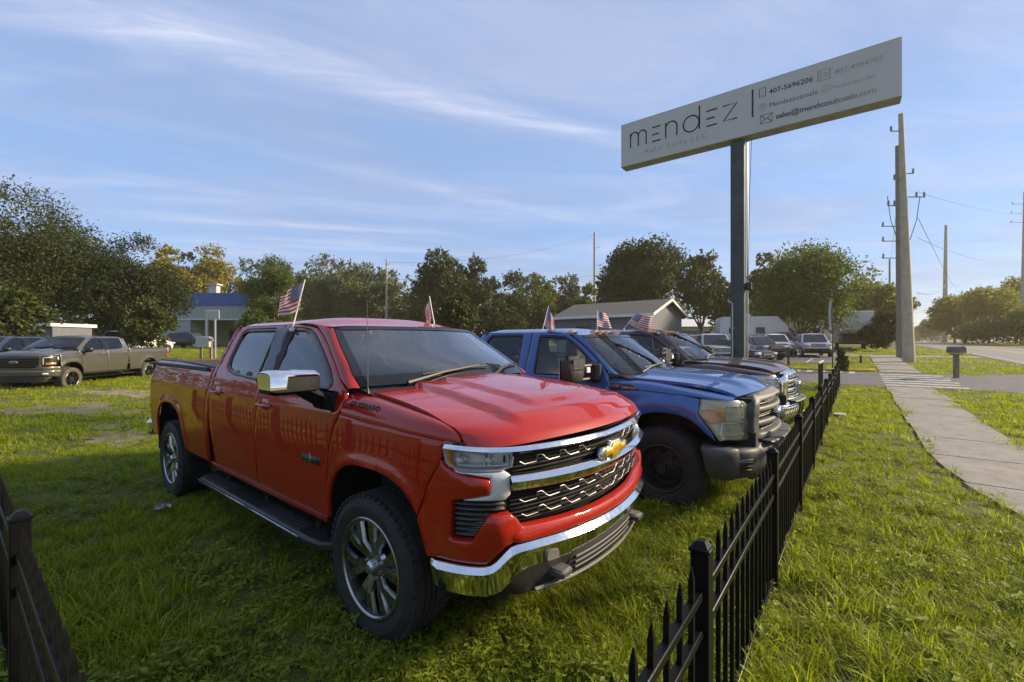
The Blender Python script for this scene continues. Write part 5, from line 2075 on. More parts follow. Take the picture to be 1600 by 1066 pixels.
    # the near mirror (the far one is folded out of sight)
    for sg in (1,):
        h = MB()
        V = []
        for (y, k) in ((-1.02, .80), (-1.05, .98), (-1.16, 1.0), (-1.27, .98), (-1.305, .82)):
            V.append([(-.405 - (1 - k) * .1, y, 1.432 + .068 * k), (-.385, y, 1.432 + .045 * k), (-.380, y, 1.432 - .045 * k), (-.405 - (1 - k) * .1, y, 1.432 - .066 * k), (-.53, y, 1.432 - .066 * k), (-.555, y, 1.432 + .0), (-.53, y, 1.432 + .070 * k)])
        g = np.array(V)
        g = np.concatenate([g, g[:, :1]], 1)
        h.grid(g, flip=False)
        h.add(g[0][:-1], [tuple(range(7))]).add(g[-1][:-1], [tuple(range(6, -1, -1))])
        mo = h.obj('door_mirror', M['black_matte'], root, mirror=sg < 0, sharp=50)
        cp = MB()
        V = []
        for (y, k) in ((-1.025, .80), (-1.05, 1.0), (-1.16, 1.02), (-1.212, 1.01), (-1.222, 1.01), (-1.275, 1.0), (-1.312, .84)):
            lowf = 1.474 if y > -1.215 else 1.402
            V.append([(-.378, y, lowf), (-.376, y, 1.432 + .05 * k), (-.398, y, 1.434 + .070 * k), (-.46, y, 1.436 + .074 * k), (-.53, y, 1.434 + .074 * k), (-.552, y, 1.44)])
        cp.grid(np.array(V), flip=False)
        V = [[(-.376, -1.312, 1.402), (-.376, -1.312, 1.474), (-.40, -1.312, 1.492)], [(-.53, -1.312, 1.402), (-.55, -1.312, 1.474), (-.53, -1.312, 1.492)]]
        cp.grid(np.array(V), flip=True)
        cp.obj('mirror_cap', M['chrome'], mo, mirror=sg < 0, sharp=50)
        arm = MB()
        arm.grid(np.array([[(-.40, -.93, 1.21), (-.40, -.96, 1.33), (-.42, -1.03, 1.40)], [(-.36, -.95, 1.25), (-.38, -1.00, 1.34), (-.39, -1.09, 1.385)], [(-.66, -.94, 1.27), (-.60, -.98, 1.31), (-.54, -1.10, 1.37)]]))
        arm.tube([(-.52, -.90, 1.285), (-.48, -1.00, 1.33), (-.46, -1.10, 1.385)], [.060, .045, .04], 10)
        arm.box((-.50, -.925, 1.30), (.26, .05, .13), ch=.02)
        arm.obj('mirror_arm', M['black_matte'], mo, mirror=sg < 0, sharp=50)
        gl = MB().box((-.557, -1.165, 1.432), (.006, .25, .115), ch=.002)
        gl.obj('mirror_glass', M['chrome'], mo, mirror=sg < 0)
    g0, g1 = T.wsG[6, 27], T.wsG[9, 28]
    st_ = MB().grid(np.array([[T.wsG[5, 27], T.wsG[5, 27] * .78 + T.wsG[5, 26] * .22], [T.wsG[8, 27], T.wsG[8, 27] * .78 + T.wsG[8, 26] * .22]]) - np.array([.02, 0, .02]))
    T.shape(st_, 'windshield_sticker', M['white'], sharp=None)
    an = MB().tube([(-.16, -.835, 1.36), (-.165, -.835, 1.40), (-.18, -.83, 1.93)], [.010, .0035, .0015], 6)
    T.shape(an, 'antenna', M['black'])


PSI = .013
red = Pickup('red_pickup', RED, (2.42, 2.17, 0), -math.pi / 2 - PSI, 'glossy red crew cab pickup with a gold cross badge on its chrome grille', 'pickup trucks parked on the grass lot')
red.side_panels()
red.bed()
red.hood()
red.under()
red.wheels()
red.interior()
front_silverado(red)

# ---- the two heavy-duty trucks beside it
HD_ARCH = [(.06, .42, .455, .545, 2.5), (-3.96, .42, .47, .545, 2.5)]
HAF = arch_pts(*HD_ARCH[0], .52)
HAR = arch_pts(*HD_ARCH[1], .52)
hdS = [(.38, .05), (.50, .035), (.60, .018), (.75, .004), (.95, 0.0), (1.10, .006), (1.14, .010), (1.165, .022), (1.22, .030), (1.29, .048), (1.33, .062), (1.45, .105), (1.60, .160), (1.745, .215), (1.79, .236), (1.9, .30)]
hdF = [(.38, .05), (.60, .0), (.75, .0), (1.0, .004), (1.12, .012), (1.20, .03), (1.30, .08), (1.9, .3)]


def hd_params(pt, tall=0.0, **kw):
    sk = Skin(.88, .235, .70, (.73, .815), (.66, .955), .36, .965, .955, -.5, -5.10, .14, hdF, hdS, arch_extra(HD_ARCH, .050, .20))
    P = dict(
        skin=sk, paint=pt, res=.035, arches=HD_ARCH, liner_w=.945, zr=.52, zd=1.79, zb=1.27, aB=-1.75, wb=-3.96,
        wr=.42, ww=.265, rr=.235, wtrack=.955, wstyle='steel', sink=.03,
        fd=[(-.585, .56), (-.58, 1.24), (-.60, 1.31), (-.66, 1.375), (-.80, 1.50), (-.96, 1.62), (-1.08, 1.70), (-1.18, 1.755), (-1.32, 1.785), (-1.50, 1.79)],
        rd=[(-2.48, 1.79), (-2.56, 1.74), (-2.60, 1.60), (-2.62, 1.30), (-2.61, 1.05), (-2.56, .80), (-2.52, .56)],
        winF=[(-.70, 1.275), (-.67, 1.31), (-.86, 1.475), (-1.00, 1.590), (-1.13, 1.680), (-1.26, 1.738), (-1.40, 1.748), (-1.63, 1.750), (-1.61, 1.268)],
        winR=[(-1.86, 1.275), (-1.88, 1.762), (-2.42, 1.762), (-2.49, 1.70), (-2.50, 1.33), (-2.45, 1.285)],
        bpost=None,
        handles=[(-1.66, 1.12), (-2.50, 1.13)],
        cab_rear=[(-2.69, .53), (-2.69, 1.25), (-2.68, 1.45), (-2.65, 1.64), (-2.61, 1.76), (-2.54, 1.80)],
        cab_back=-2.66, bed_z=1.34, bed_w=.93, tail=-5.10, bed_top=pchip([-5.2, -3.6, -2.5], [1.36, 1.35, 1.34]),
        rock=(-2.66, -.60), roof_a=(-1.02, -2.58), roof_h=.062,
        ws=[(-.50, .845, 1.315), (-.58, .848, 1.375), (-.72, .822, 1.495), (-.88, .785, 1.630), (-1.03, .738, 1.748)], ws_bow=(.20, .14),
        post_seam=[(-.575, 1.325), (-.655, 1.379), (-.795, 1.504), (-.955, 1.624), (-1.075, 1.704), (-1.175, 1.759), (-1.32, 1.789), (-1.50, 1.794)],
        post_glass=[(-.495, .853, 1.311), (-.58, .853, 1.375), (-.72, .826, 1.495), (-.88, .789, 1.630), (-1.03, .742, 1.752), (-1.15, .735, 1.768), (-1.30, .73, 1.784), (-1.50, .725, 1.795)],
        gF=M['glass_clear'], gR=M['glass_clear'], gW=M['glass_clear'], gB=M['glass_clear'], winr=.035,
        hood_c=pchip([-.8, -.3, 0, .3, .55, .70, .78, .83, .88], [1.335, 1.322, 1.308, 1.288, 1.258, 1.225, 1.195, 1.165, 1.12]), hood_drop=.045,
        hood_bulge=[(.52, .50, .035, .10, .62, .82)], hood_back=.075,
        hood_edge=[(-.6, .80), (0, .80), (.35, .785), (.60, .765), (.8, .76)], hood_a=(-.46, .80), hood_rear_bow=.17,
        fender_top=[(-.59, .808, 1.262, 1.175), (-.2, .808, 1.255, 1.165), (.20, .800, 1.215, 1.150), (.48, .785, 1.175, 1.130), (.655, .768, 1.140, 1.115)],
        fender=[(-.592, .56)] + HAF[1:-5] + [(.515, .74), (.50, .80), (.375, .985), (.372, 1.128), (.20, 1.150), (-.2, 1.165), (-.588, 1.175)],
        bedside=[(-2.71, .54), (-3.40, .54)] + HAR[::-1][1:-1] + [(-4.46, .54), (-5.0, .60), (-5.085, .64), (-5.085, 1.36), (-3.6, 1.35), (-2.71, 1.34)],
        seat_mat=M['seat_grey'], dark_cup=True, handle_mat=M['black'],
    )
    P.update(kw)
    return P


def front_hd(T, grey, chrome, bumper_m, lens_m, badge_txt=True):
    P, sk, root = T.P, T.sk, T.root
    S, uw, ua = sk.S, sk.uw, sk.ua

    def full(right):
        r_ = S(right)
        return np.concatenate([r_, r_[::-1] * np.array([-1, 1])])
    # grille surround: a thick dark frame standing proud of the lamps
    out = full([('w', 0, .735), ('w', .66, .735), ('w', .73, .76), ('w', .735, 1.02), ('w', .70, 1.10), ('w', .62, 1.165), ('w', .35, 1.195), ('w', 0, 1.205)])
    hole = full([('w', 0, .80), ('w', .585, .80), ('w', .615, .83), ('w', .615, 1.06), ('w', .585, 1.09), ('w', 0, 1.11)])

    def soff(u, z):
        return .045 - .085 * sstep(z, 1.08, 1.205) + .012 * sstep(z, .9, 1.05)
    pobj('grille_surround', grey, root, out, sk.map, [hole], off=soff, res=.03, thick=.14, r=.012)
    pobj('grille_ground', M['dark'], root, full([('w', 0, .76), ('w', .64, .76), ('w', .64, 1.12), ('w', 0, 1.13)]), sk.map, off=-.045, res=.08, thick=.01)
    for z0, z1 in ((.985, 1.045), (.855, .915)):
        pobj('grille_bar', chrome, root, full([('w', 0, z0), ('w', .618, z0), ('w', .618, z1), ('w', 0, z1)]), sk.map, off=lambda u, z, a=z0, b=z1: .018 + .022 * np.clip(1 - ((z - (a + b) / 2) / ((b - a) / 2)) ** 2, 0, 1), res=.022, thick=.06, r=.008)
    for z in (.812, .940, .958, 1.062, 1.078):
        mb = MB()
        skin_tube(mb, sk, [(uw(.60), z), (0, z), (uw(-.60), z)], .006, -.015, 6, .06)
        T.shape(mb, 'grille_slat', M['black'])
    for w in (-.42, -.21, .21, .42):
        mb = MB()
        skin_tube(mb, sk, [(uw(w), .80), (uw(w), 1.10)], .008, -.02, 6, .06)
        T.shape(mb, 'grille_post', M['black'])
    th = np.linspace(0, 2 * math.pi, 28)[:-1]
    for nm, k, o, mm_ in (('badge_rim', 1.0, .062, M['satin']), ('badge', .86, .066, mat('oval_badge_blue', (.012, .03, .13), .25, 0, .8))):
        b = pobj(nm, mm_, root, np.c_[.135 * k * np.cos(th), .945 + .056 * k * np.sin(th)], sk.map, off=o, res=.05, thick=.03, gap=0, r=.005)
    V, F = lettering_on('Ford', .075, skin_place(sk, -.078, .925, 1.0, .25, .0675))
    mesh_obj('badge_lettering', V, F, M['satin'], b, smooth=False)
    for sg in (1, -1):
        fl = (lambda F: F) if sg > 0 else (lambda F: [f[::-1] for f in F])
        mv = np.array([1, sg, 1])
        hl = S([(.377, 1.125), (.377, .99), (.50, .815), (.535, .762), ('w', .90, .750), ('w', .745, .748), ('w', .745, 1.085), ('w', .80, 1.118)])
        V, F = panel(hl, sk.map, off=-.04, thick=.01, res=.05, gap=-.004)
        h = mesh_obj('headlight', V * mv, fl(F), M['silverplastic'], root)
        for (z0, z1) in ((.785, .915), (.935, 1.075)):
            q = S([('w', .93, z0), ('w', .77, z0), ('w', .77, z1), ('w', .93, z1)])
            V, F = panel(rounded(q, .03), sk.map, [rounded(inset_poly(q if area2(q) > 0 else q[::-1], .02), .02)], off=-.012, thick=.03, res=.04)
            mesh_obj('lamp_bowl', V * mv, fl(F), M['chrome'], h)
            c = sk.map(uw(np.array([.85])), np.array([(z0 + z1) / 2]))[0]
            lz = MB().lathe([(0, .02), (.018, .016), (.022, 0), (.022, -.03)], 14, c=(c[0] - .05, c[1], c[2]), axis='X')
            lz.obj('bulb', M['white'], h, mirror=sg < 0)
        am = S([(.40, 1.03), (.40, .955), (.46, .905), (.60, .905), (.60, 1.03)])
        V, F = panel(am, sk.map, off=-.008, thick=.02, res=.04)
        mesh_obj('turn_signal', V * mv, fl(F), M['amber'], h)
        V, F = panel(hl, sk.map, off=.006, thick=.004, res=.04, gap=.001, r=.002)
        mesh_obj('headlight_lens', V * mv, fl(F), lens_m, h)
    # bumper
    top = [('w', 0, .715), ('w', .62, .715), ('w', .72, .690), ('w', .90, .690), (.40, .700)]
    bot = [(.455, .42), (.56, .40), ('w', .93, .40), ('w', .72, .42), ('w', .62, .47), ('w', 0, .50)]
    pobj('front_bumper', bumper_m, root, full(bot[::-1][::1] + top[::-1]), sk.map, off=lambda u, z: .075 + .02 * sstep(z, .42, .50) - .03 * sstep(z, .64, .715), res=.03, thick=.14, r=.016)
    pad = full([('w', 0, .700), ('w', .55, .700), ('w', .58, .735), ('w', 0, .745)])
    pobj('bumper_pad', M['bumper_grey'], root, pad, sk.map, off=.13, res=.04, thick=.14, r=.010)
    for sg in (1, -1):
        fl = (lambda F: F) if sg > 0 else (lambda F: [f[::-1] for f in F])
        mv = np.array([1, sg, 1])
        q = S([('w', .90, .49), ('w', .78, .49), ('w', .78, .60), ('w', .90, .60)])
        V, F = panel(rounded(q, .02), sk.map, off=.099, thick=.02, res=.04)
        pk = mesh_obj('fog_lamp_pocket', V * mv, fl(F), M['black_gloss'] if bumper_m is not M['bumper_grey'] else M['black'], root)
        for k in range(3):
            q = S([('w', .885, .512 + k * .03), ('w', .795, .512 + k * .03), ('w', .795, .522 + k * .03), ('w', .885, .522 + k * .03)])
            V, F = panel(q, sk.map, off=.107, thick=.012, res=.05, gap=0, r=.002)
            mesh_obj('fin', V * mv, fl(F), M['black_rough'], pk)
        c = sk.map(uw(np.array([.42 * sg])), np.array([.46]))[0]
        hk = MB().tube([(c[0] - .05, c[1], .47), (c[0] + .10, c[1], .48), (c[0] + .14, c[1], .45), (c[0] + .10, c[1], .42), (c[0] + .03, c[1], .425)], .018, 8)
        T.shape(hk, 'tow_hook', M['steel'])
    pobj('front_apron', M['black'], root, full([('w', 0, .34), ('w', .62, .34), ('w', .70, .42), ('w', 0, .50)]), sk.map, off=.03, res=.08, thick=.05)
    # fender vent badge
    if badge_txt:
        for sg in (1, -1):
            fl = (lambda F: F) if sg > 0 else (lambda F: [f[::-1] for f in F])
            mv = np.array([1, sg, 1])
            q = S([(-.565, 1.232), (-.565, 1.142), (-.225, 1.160), (-.245, 1.190), (-.32, 1.222)])
            V, F = panel(rounded(q, [.01, .01, .03, .03, .03]), sk.map, off=.006, thick=.012, res=.04)
            v = mesh_obj('fender_vent', V * mv, fl(F), M['black'], root)
        V, F = lettering_on('F-350', .042, skin_place(sk, ua(-.555), 1.182, 1.0, .2, .008), bold=.0008)
        mesh_obj('badge_lettering', V, F, M['satin'], v if False else [c for c in root.children if c.name.startswith('fender_vent')][0], smooth=False)
        V, F = lettering_on('SUPER DUTY', .030, skin_place(sk, ua(-.43), 1.172, 1.0, .2, .008), bold=.0006)
        mesh_obj('badge_lettering', V, F, M['satin'], [c for c in root.children if c.name.startswith('fender_vent')][0], smooth=False)
    # towing mirrors
    for sg in (1, -1):
        h = MB()
        h.box((-.78, -1.38, 1.375), (.15, .30, .29), ch=.045)
        mo = h.obj('towing_mirror', M['black_rough'], root, mirror=sg < 0, sharp=50)
        f_ = MB().box((-.700, -1.38, 1.44), (.012, .24, .12), ch=.005)
        f_.obj('mirror_cap', M['black'], mo, mirror=sg < 0)
        g_ = MB().box((-.858, -1.38, 1.38), (.006, .25, .23), ch=.003)
        g_.obj('mirror_glass', M['chrome'], mo, mirror=sg < 0)
        m_ = MB().box((-.704, -1.17, 1.37), (.02, .07, .06), ch=.005)
        m_.obj('mirror_lamp', M['white'], mo, mirror=sg < 0)
        for z in (1.41, 1.265):
            b = MB().tube([(-.76, -.94, z), (-.76, -1.30, z)], .019, 8)
            b.obj('mirror_bar', M['black'], mo, mirror=sg < 0)
        b = MB()
        b.box((-.76, -.955, 1.335), (.19, .10, .22), ch=.03)
        b.obj('mirror_mount', M['black'], mo, mirror=sg < 0)
    # cab roof marker lamps
    rr = T.roof_rows
    for j in (2, 12, 16, 20, 30):
        p = rr[4, j]
        c = MB()
        V = []
        for k in range(7):
            t = k / 6
            V.append([(p[0] + .055 - .13 * t, p[1] + y * (1 - .35 * t), p[2] - .006 + (0 if abs(y) > .04 else .034 * math.sin(math.pi * min(1, .15 + .8 * t)))) for y in (-.05, -.036, -.018, 0, .018, .036, .05)])
        c.grid(np.array(V), flip=True)
        c.obj('roof_marker', M['amber'], root, sharp=60)


BLUE = hd_params(M['blue'])
blue = Pickup('blue_pickup', BLUE, (5.40, 1.55, 0), -math.pi / 2, 'dark blue crew cab work truck with dark grey grille and amber roof lights', 'pickup trucks parked on the grass lot')
MAR = hd_params(M['maroon'], gF=M['glass_dim'], gR=M['glass_dim'])
maroon = Pickup('maroon_pickup', MAR, (8.38, 1.62, .055), -math.pi / 2, 'dark maroon crew cab work truck with a chrome grille and chrome bumper', 'pickup trucks parked on the grass lot')
for t_, a_ in ((blue, (M['bumper_grey'], M['bumper_grey'], M['bumper_grey'], M['lens_haze'])), (maroon, (M['chrome'], M['chrome'], M['chrome'], M['lens']))):
    t_.side_panels()
    t_.bed()
    t_.hood()
    t_.under()
    t_.wheels()
    t_.interior()
    front_hd(t_, *a_, badge_txt=t_ is blue)

# ---- light-duty trucks across the lot
F_ARCH = [(.03, .42, .47, .535, 2.4), (-3.68, .42, .47, .535, 2.4)]
FAF, FAR_ = arch_pts(*F_ARCH[0], .56), arch_pts(*F_ARCH[1], .56)
f_skin = Skin(.95, .21, .66, (.84, .86), (.66, .955), .30, .965, .955, -.5, -4.88, .16, bodyF, bodyS, arch_extra(F_ARCH, .022, .12))
FP = dict(RED)
FP.update(skin=f_skin, paint=M['graphite'], res=.06, arches=F_ARCH, wb=-3.68, wstyle='dark', tyre_mat='tyre_dusty', rr=.25, wr=.40, ww=.27,
          fender=[(-.468, .56)] + FAF[1:-6] + [(.455, .80), (.46, 1.0), (.46, 1.215), (.35, 1.215), (0, 1.225), (-.28, 1.235), (-.305, 1.238), (-.352, 1.16), (-.402, 1.02), (-.452, .66)],
          bedside=[(-2.64, .54), (-3.10, .54)] + FAR_[::-1][1:-1] + [(-4.18, .54), (-4.70, .60), (-4.86, .64), (-4.86, 1.40), (-3.6, 1.40), (-2.60, 1.40), (-2.615, 1.25), (-2.64, 1.0)],
          bed_top=pchip([-4.95, -3.6, -2.5], [1.40, 1.40, 1.40]), bed_z=1.39, tail=-4.88, gF=M['glass_dim'], gR=M['glass_dim'], gW=M['glass_clear'], gB=M['glass_clear'],
          hood_c=pchip([-.4, 0, .3, .6, .78, .86, .91, .94, .96], [1.395, 1.378, 1.352, 1.325, 1.295, 1.27, 1.24, 1.215, 1.19]), hood_a=(-.20, .95), dark_rocker=True, chrome_bumper=False, handle_mat=None)
FP.pop('handle_mat')
FP['fender_top'] = [(-.285, .808, 1.362, 1.235), (0, .828, 1.338, 1.225), (.35, .858, 1.302, 1.216), (.50, .876, 1.284, 1.212), (.64, .89, 1.24, 1.21)]


def front_light(T):
    sk, root = T.sk, T.root
    S, uw = sk.S, sk.uw

    def full(right):
        r_ = S(right)
        return np.concatenate([r_, r_[::-1] * np.array([-1, 1])])
    pobj('front_panel', T.body, root, full([('w', 0, .70), ('w', .94, .72), (.46, .72), (.46, .84), ('w', .70, .84), ('w', .70, 1.19), ('w', 0, 1.20)]), sk.map, off=0, res=.06, thick=.04)
    pobj('grille', M['black_gloss'], root, full([('w', 0, .80), ('w', .55, .80), ('w', .64, .90), ('w', .66, 1.17), ('w', 0, 1.18)]), sk.map, off=.02, res=.06, thick=.05, r=.01)
    for z in (.87, .94, 1.04, 1.11):
        mb = MB()
        skin_tube(mb, sk, [(uw(.60), z), (0, z), (uw(-.60), z)], .014, .022, 6, .1)
        T.shape(mb, 'grille_bar', M['black'])
    th = np.linspace(0, 2 * math.pi, 24)[:-1]
    pobj('badge_rim', M['satin'], root, np.c_[.13 * np.cos(th), .99 + .052 * np.sin(th)], sk.map, off=.045, res=.05, thick=.02, gap=0, r=.005)
    b = pobj('badge', bpy.data.materials['oval_badge_blue'], root, np.c_[.112 * np.cos(th), .99 + .042 * np.sin(th)], sk.map, off=.05, res=.05, thick=.02, gap=0, r=.005)
    V, F = lettering_on('Ford', .07, skin_place(sk, -.072, .972, 1.0, .25, .052))
    mesh_obj('badge_lettering', V, F, M['satin'], b, smooth=False)
    for sg in (1, -1):
        fl = (lambda F: F) if sg > 0 else (lambda F: [f[::-1] for f in F])
        mv = np.array([1, sg, 1])
        hl = S([(.47, 1.205), (.47, 1.02), (.56, .86), ('w', .90, .85), ('w', .69, .85), ('w', .69, 1.185), ('w', .80, 1.20)])
        V, F = panel(hl, sk.map, off=-.03, thick=.01, res=.06, gap=-.004)
        h = mesh_obj('headlight', V * mv, fl(F), M['alloy_dark'], root)
        for q in ([('w', .90, 1.165), ('w', .72, 1.150), ('w', .72, 1.115), ('w', .90, 1.13)], [('w', .755, 1.11), ('w', .72, 1.11), ('w', .72, .90), ('w', .755, .90)], [(.50, 1.16), (.50, 1.06), (.54, 1.06), (.54, 1.16)]):
            V, F = panel(S(q), sk.map, off=-.01, thick=.015, res=.06)
            mesh_obj('lamp_tube', V * mv, fl(F), M['white'], h)
        V, F = panel(S([('w', .93, .90), ('w', .79, .90), ('w', .79, .97), ('w', .93, .97)]), sk.map, off=-.008, thick=.015, res=.06)
        mesh_obj('turn_signal', V * mv, fl(F), M['amber'], h)
        V, F = panel(hl, sk.map, off=.004, thick=.004, res=.06, gap=.001, r=.002)
        mesh_obj('headlight_lens', V * mv, fl(F), M['lens'], h)
        V, F = panel(rounded(S([('w', .84, .60), ('w', .74, .60), ('w', .74, .65), ('w', .84, .65)]), .015), sk.map, off=.075, thick=.02, res=.06)
        mesh_obj('fog_lamp', V * mv, fl(F), M['white'], root)
        m_ = MB()
        m_.box((-.47, -1.10, 1.38), (.16, .24, .20), ch=.05)
        m_.box((-.47, -.96, 1.30), (.14, .14, .07), ch=.02)
        T.shape(m_, 'door_mirror', M['black'], sharp=50) if sg > 0 else m_.obj('door_mirror', M['black'], root, mirror=True, sharp=50)
    pobj('front_bumper', T.body, root, full([('w', 0, .54), ('w', .72, .54), ('w', .93, .50), (.50, .50), (.47, .72), ('w', .72, .72), ('w', 0, .72)]), sk.map, off=.055, res=.05, thick=.08, r=.015)
    pobj('front_apron', M['black_rough'], root, full([('w', 0, .33), ('w', .80, .33), ('w', .90, .50), ('w', .70, .56), ('w', 0, .56)]), sk.map, off=.02, res=.08, thick=.05)


ga = (-0.729, -0.692)
heading = math.atan2(ga[1], ga[0])
gx, gy = at(113, 15.2)
# the hub seen lies on the truck's own left; its middle is .93 m further to the right
rx, ry = math.sin(heading), -math.cos(heading)
gp = Pickup('graphite_pickup', FP, (gx + rx * .93, gy + ry * .93, 0), heading, 'graphite grey crew cab pickup with black wheels on the far side of the lot', 'pickup trucks parked on the grass lot')
gp.side_panels()
gp.bed()
gp.hood()
gp.under()
gp.wheels()
gp.interior()
front_light(gp)
for k, (mt, d, b, lab) in enumerate((('navy', 3.1, .5, 'navy blue pickup mostly hidden beside the graphite grey pickup'), ('black_paint', 6.0, 1.1, 'black pickup at the left edge showing only its cab behind the navy one'))):
    c = copy_tree(gp.root)
    c.name = ('navy_pickup', 'black_pickup')[k]
    c.location = (gp.root.location.x + rx * d - ga[0] * b, gp.root.location.y + ry * d - ga[1] * b, 0)
    tag(c, lab, 'pickup truck')
    for o in [c, *c.children_recursive]:
        if o.type == 'MESH' and o.data.materials and o.data.materials[0] is M['graphite']:
            o.material_slots[0].link = 'OBJECT'
            o.material_slots[0].material = M[mt]

# ------------------------------------------------------------------ other vehicles
def car(name, x, y, heading, L, W, H, mt, label, kind='suv', glass='glass_dim', grille='black_gloss', cat='car'):
    """a passenger car built from lofted body sections: length L, width W, height H; +x forward, origin under its middle"""
    root = empty(name, (x, y, gz(x, y)), heading, label, cat, 'cars parked beyond the trucks' if x > y else None)
    hw = W / 2
    rw = .36 if kind != 'sedan' else .33
    belt = H * (.60 if kind != 'sedan' else .64)
    af, ar = L / 2 - .88, -L / 2 + .85
    # body: rows along x, each a half section from sill to the middle of the bonnet / deck
    if kind == 'suv':
        prof = [(L / 2, .60, .80), (L / 2 - .06, .42, .93), (L / 2 - .30, .35, .98), (L / 2 - 1.15, .30, belt + .02), (.15, .30, belt + .04), (-L / 2 + .5, .32, belt + .06), (-L / 2 + .08, .38, belt + .03), (-L / 2, .55, belt - .10)]
    else:
        prof = [(L / 2, .52, .66), (L / 2 - .08, .36, .76), (L / 2 - .40, .30, .84), (L / 2 - 1.35, .26, belt), (.1, .26, belt + .02), (-L / 2 + 1.1, .28, belt + .04), (-L / 2 + .1, .34, belt + .02), (-L / 2, .5, belt - .12)]
    xs = np.linspace(L / 2, -L / 2, 34)
    lo = pchip([-p[0] for p in prof], [p[1] for p in prof])(-xs)
    hi = pchip([-p[0] for p in prof], [p[2] for p in prof])(-xs)
    wd = hw * (1 - .30 * np.abs(xs / (L / 2)) ** 7)
    rows = []
    for i, xx in enumerate(xs):
        w, l, h = wd[i], lo[i], hi[i]
        sec = [(w * .90, l), (w * .97, l + (h - l) * .15), (w * 1.0, l + (h - l) * .45), (w * .985, l + (h - l) * .72), (w * .95, l + (h - l) * .90), (w * .86, h), (w * .5, h + .025), (0, h + .035)]
        rows.append([(xx, -a, b) for a, b in sec] + [(xx, a, b) for a, b in sec[-2::-1]])
    G = np.array(rows)
    b = MB().grid(G, flip=True)
    b.add(G[0], [tuple(range(15))]).add(G[-1], [tuple(range(14, -1, -1))])
    b.obj('body', M[mt], root, sharp=40)
    # greenhouse
    if kind == 'suv':
        st = [(L / 2 - 1.05, belt, belt), (L / 2 - 1.85, belt, H - .04), (-.2, belt, H), (-L / 2 + .45, belt, H - .06), (-L / 2 + .10, belt, belt + .02)]
    else:
        st = [(L / 2 - 1.25, belt, belt), (L / 2 - 2.05, belt, H - .03), (-.35, belt, H), (-L / 2 + 1.2, belt, H - .10), (-L / 2 + .55, belt, belt + .02)]
    rt = []
    for (xx, l, h) in st:
        t = (h - belt) / (H - belt)
        wl, wt = hw * .90, hw * (.90 - .19 * t)
        rt.append([(xx, -wl, l), (xx, -(wl + wt) / 2 - .01, (l + h) / 2), (xx, -wt, h - .03 * t), (xx, -wt * .8, h), (xx, 0, h + .03 * t), (xx, wt * .8, h), (xx, wt, h - .03 * t), (xx, (wl + wt) / 2 + .01, (l + h) / 2), (xx, wl, l)])
    G = np.array(rt)
    MB().grid(G, flip=True).obj('cabin', M[mt], root, sharp=50)

    def quad_panel(nm, c4, mat_, lift, k0=.06, k1=.94, parent=None):
        c4 = np.array(c4, float)
        n_ = np.cross(c4[1] - c4[0], c4[3] - c4[0])
        n_ /= np.linalg.norm(n_)
        uv = rounded([(k0, .08), (k1, .08), (k1, .92), (k0, .92)], .08)
        P = np.array([c4[0] * (1 - u) * (1 - v) + c4[1] * u * (1 - v) + c4[2] * u * v + c4[3] * (1 - u) * v for u, v in uv]) + n_ * lift
        Q = P - n_ * .02
        m = len(P)
        return mesh_obj(nm, np.r_[P, Q], [tuple(range(m))] + [(i, m + i, m + (i + 1) % m, (i + 1) % m) for i in range(m)], M[mat_], parent or root, smooth=False)
    gl = 'window'
    quad_panel('windshield', [G[0][0], G[0][8], G[1][6], G[1][2]], gl, .05)
    quad_panel('rear_window', [G[4][8], G[4][0], G[3][2], G[3][6]], gl, .04)
    for sg, idx in ((-1, (0, 2)), (1, (8, 6))):
        a0, a1 = G[1][idx[0]], G[3][idx[0]]
        t0, t1 = G[1][idx[1]], G[3][idx[1]]
        a0 = a0 + np.array([.35, 0, 0])
        mid_b, mid_t = a0 * .5 + a1 * .5, t0 * .5 + t1 * .5
        for (p, q, r_, s_) in ((a0, mid_b, mid_t, t0), (mid_b, a1, t1, mid_t)):
            c4 = [p, q, r_, s_] if sg > 0 else [q, p, s_, r_]
            quad_panel('side_window', c4, gl, .03, .04, .96)
    for a in (af, ar):
        for sg in (-1, 1):
            w = empty('wheel', (a, sg * (hw - .11), rw))
            w.parent = root
            w.rotation_euler = (0, 0, 0 if sg < 0 else math.pi)
            t = MB().lathe([(rw - .11, -.10), (rw - .06, -.115), (rw - .01, -.10), (rw, -.07), (rw, .08), (rw - .1, .10)], 28)
            t.obj('tyre', M['tyre'], w)
            r_ = MB().lathe([(0, -.07), (.06, -.075), (.09, -.05), (rw - .13, -.07), (rw - .115, -.10)], 24)
            r_.obj('rim', M['satin'], w, sharp=30)
            for k in range(5):
                c = 2 * math.pi * k / 5
                s_ = MB().box((0, 0, 0), (rw - .14, .03, .06), ch=.008)
                o = s_.obj('spoke', M['satin'], w, loc=((rw - .1) / 2 * math.cos(c), -.085, (rw - .1) / 2 * math.sin(c)))
                o.rotation_euler = (0, -c, 0)
            MB().lathe([(rw + .02, -.118), (rw + .065, -.112), (rw + .065, .05)], 24, c=(a, sg * (hw - .11), rw), a0=0, a1=math.pi).obj('wheel_arch', M['black'], root, sharp=40)
            dk = MB().lathe([(0, 0), (rw + .05, 0)], 20, c=(a, sg * (hw - .135 + .015), rw))
            dk.obj('wheel_well', M['dark'], root, sharp=None)
    fx = L / 2
    q = .93 if kind == 'suv' else .72
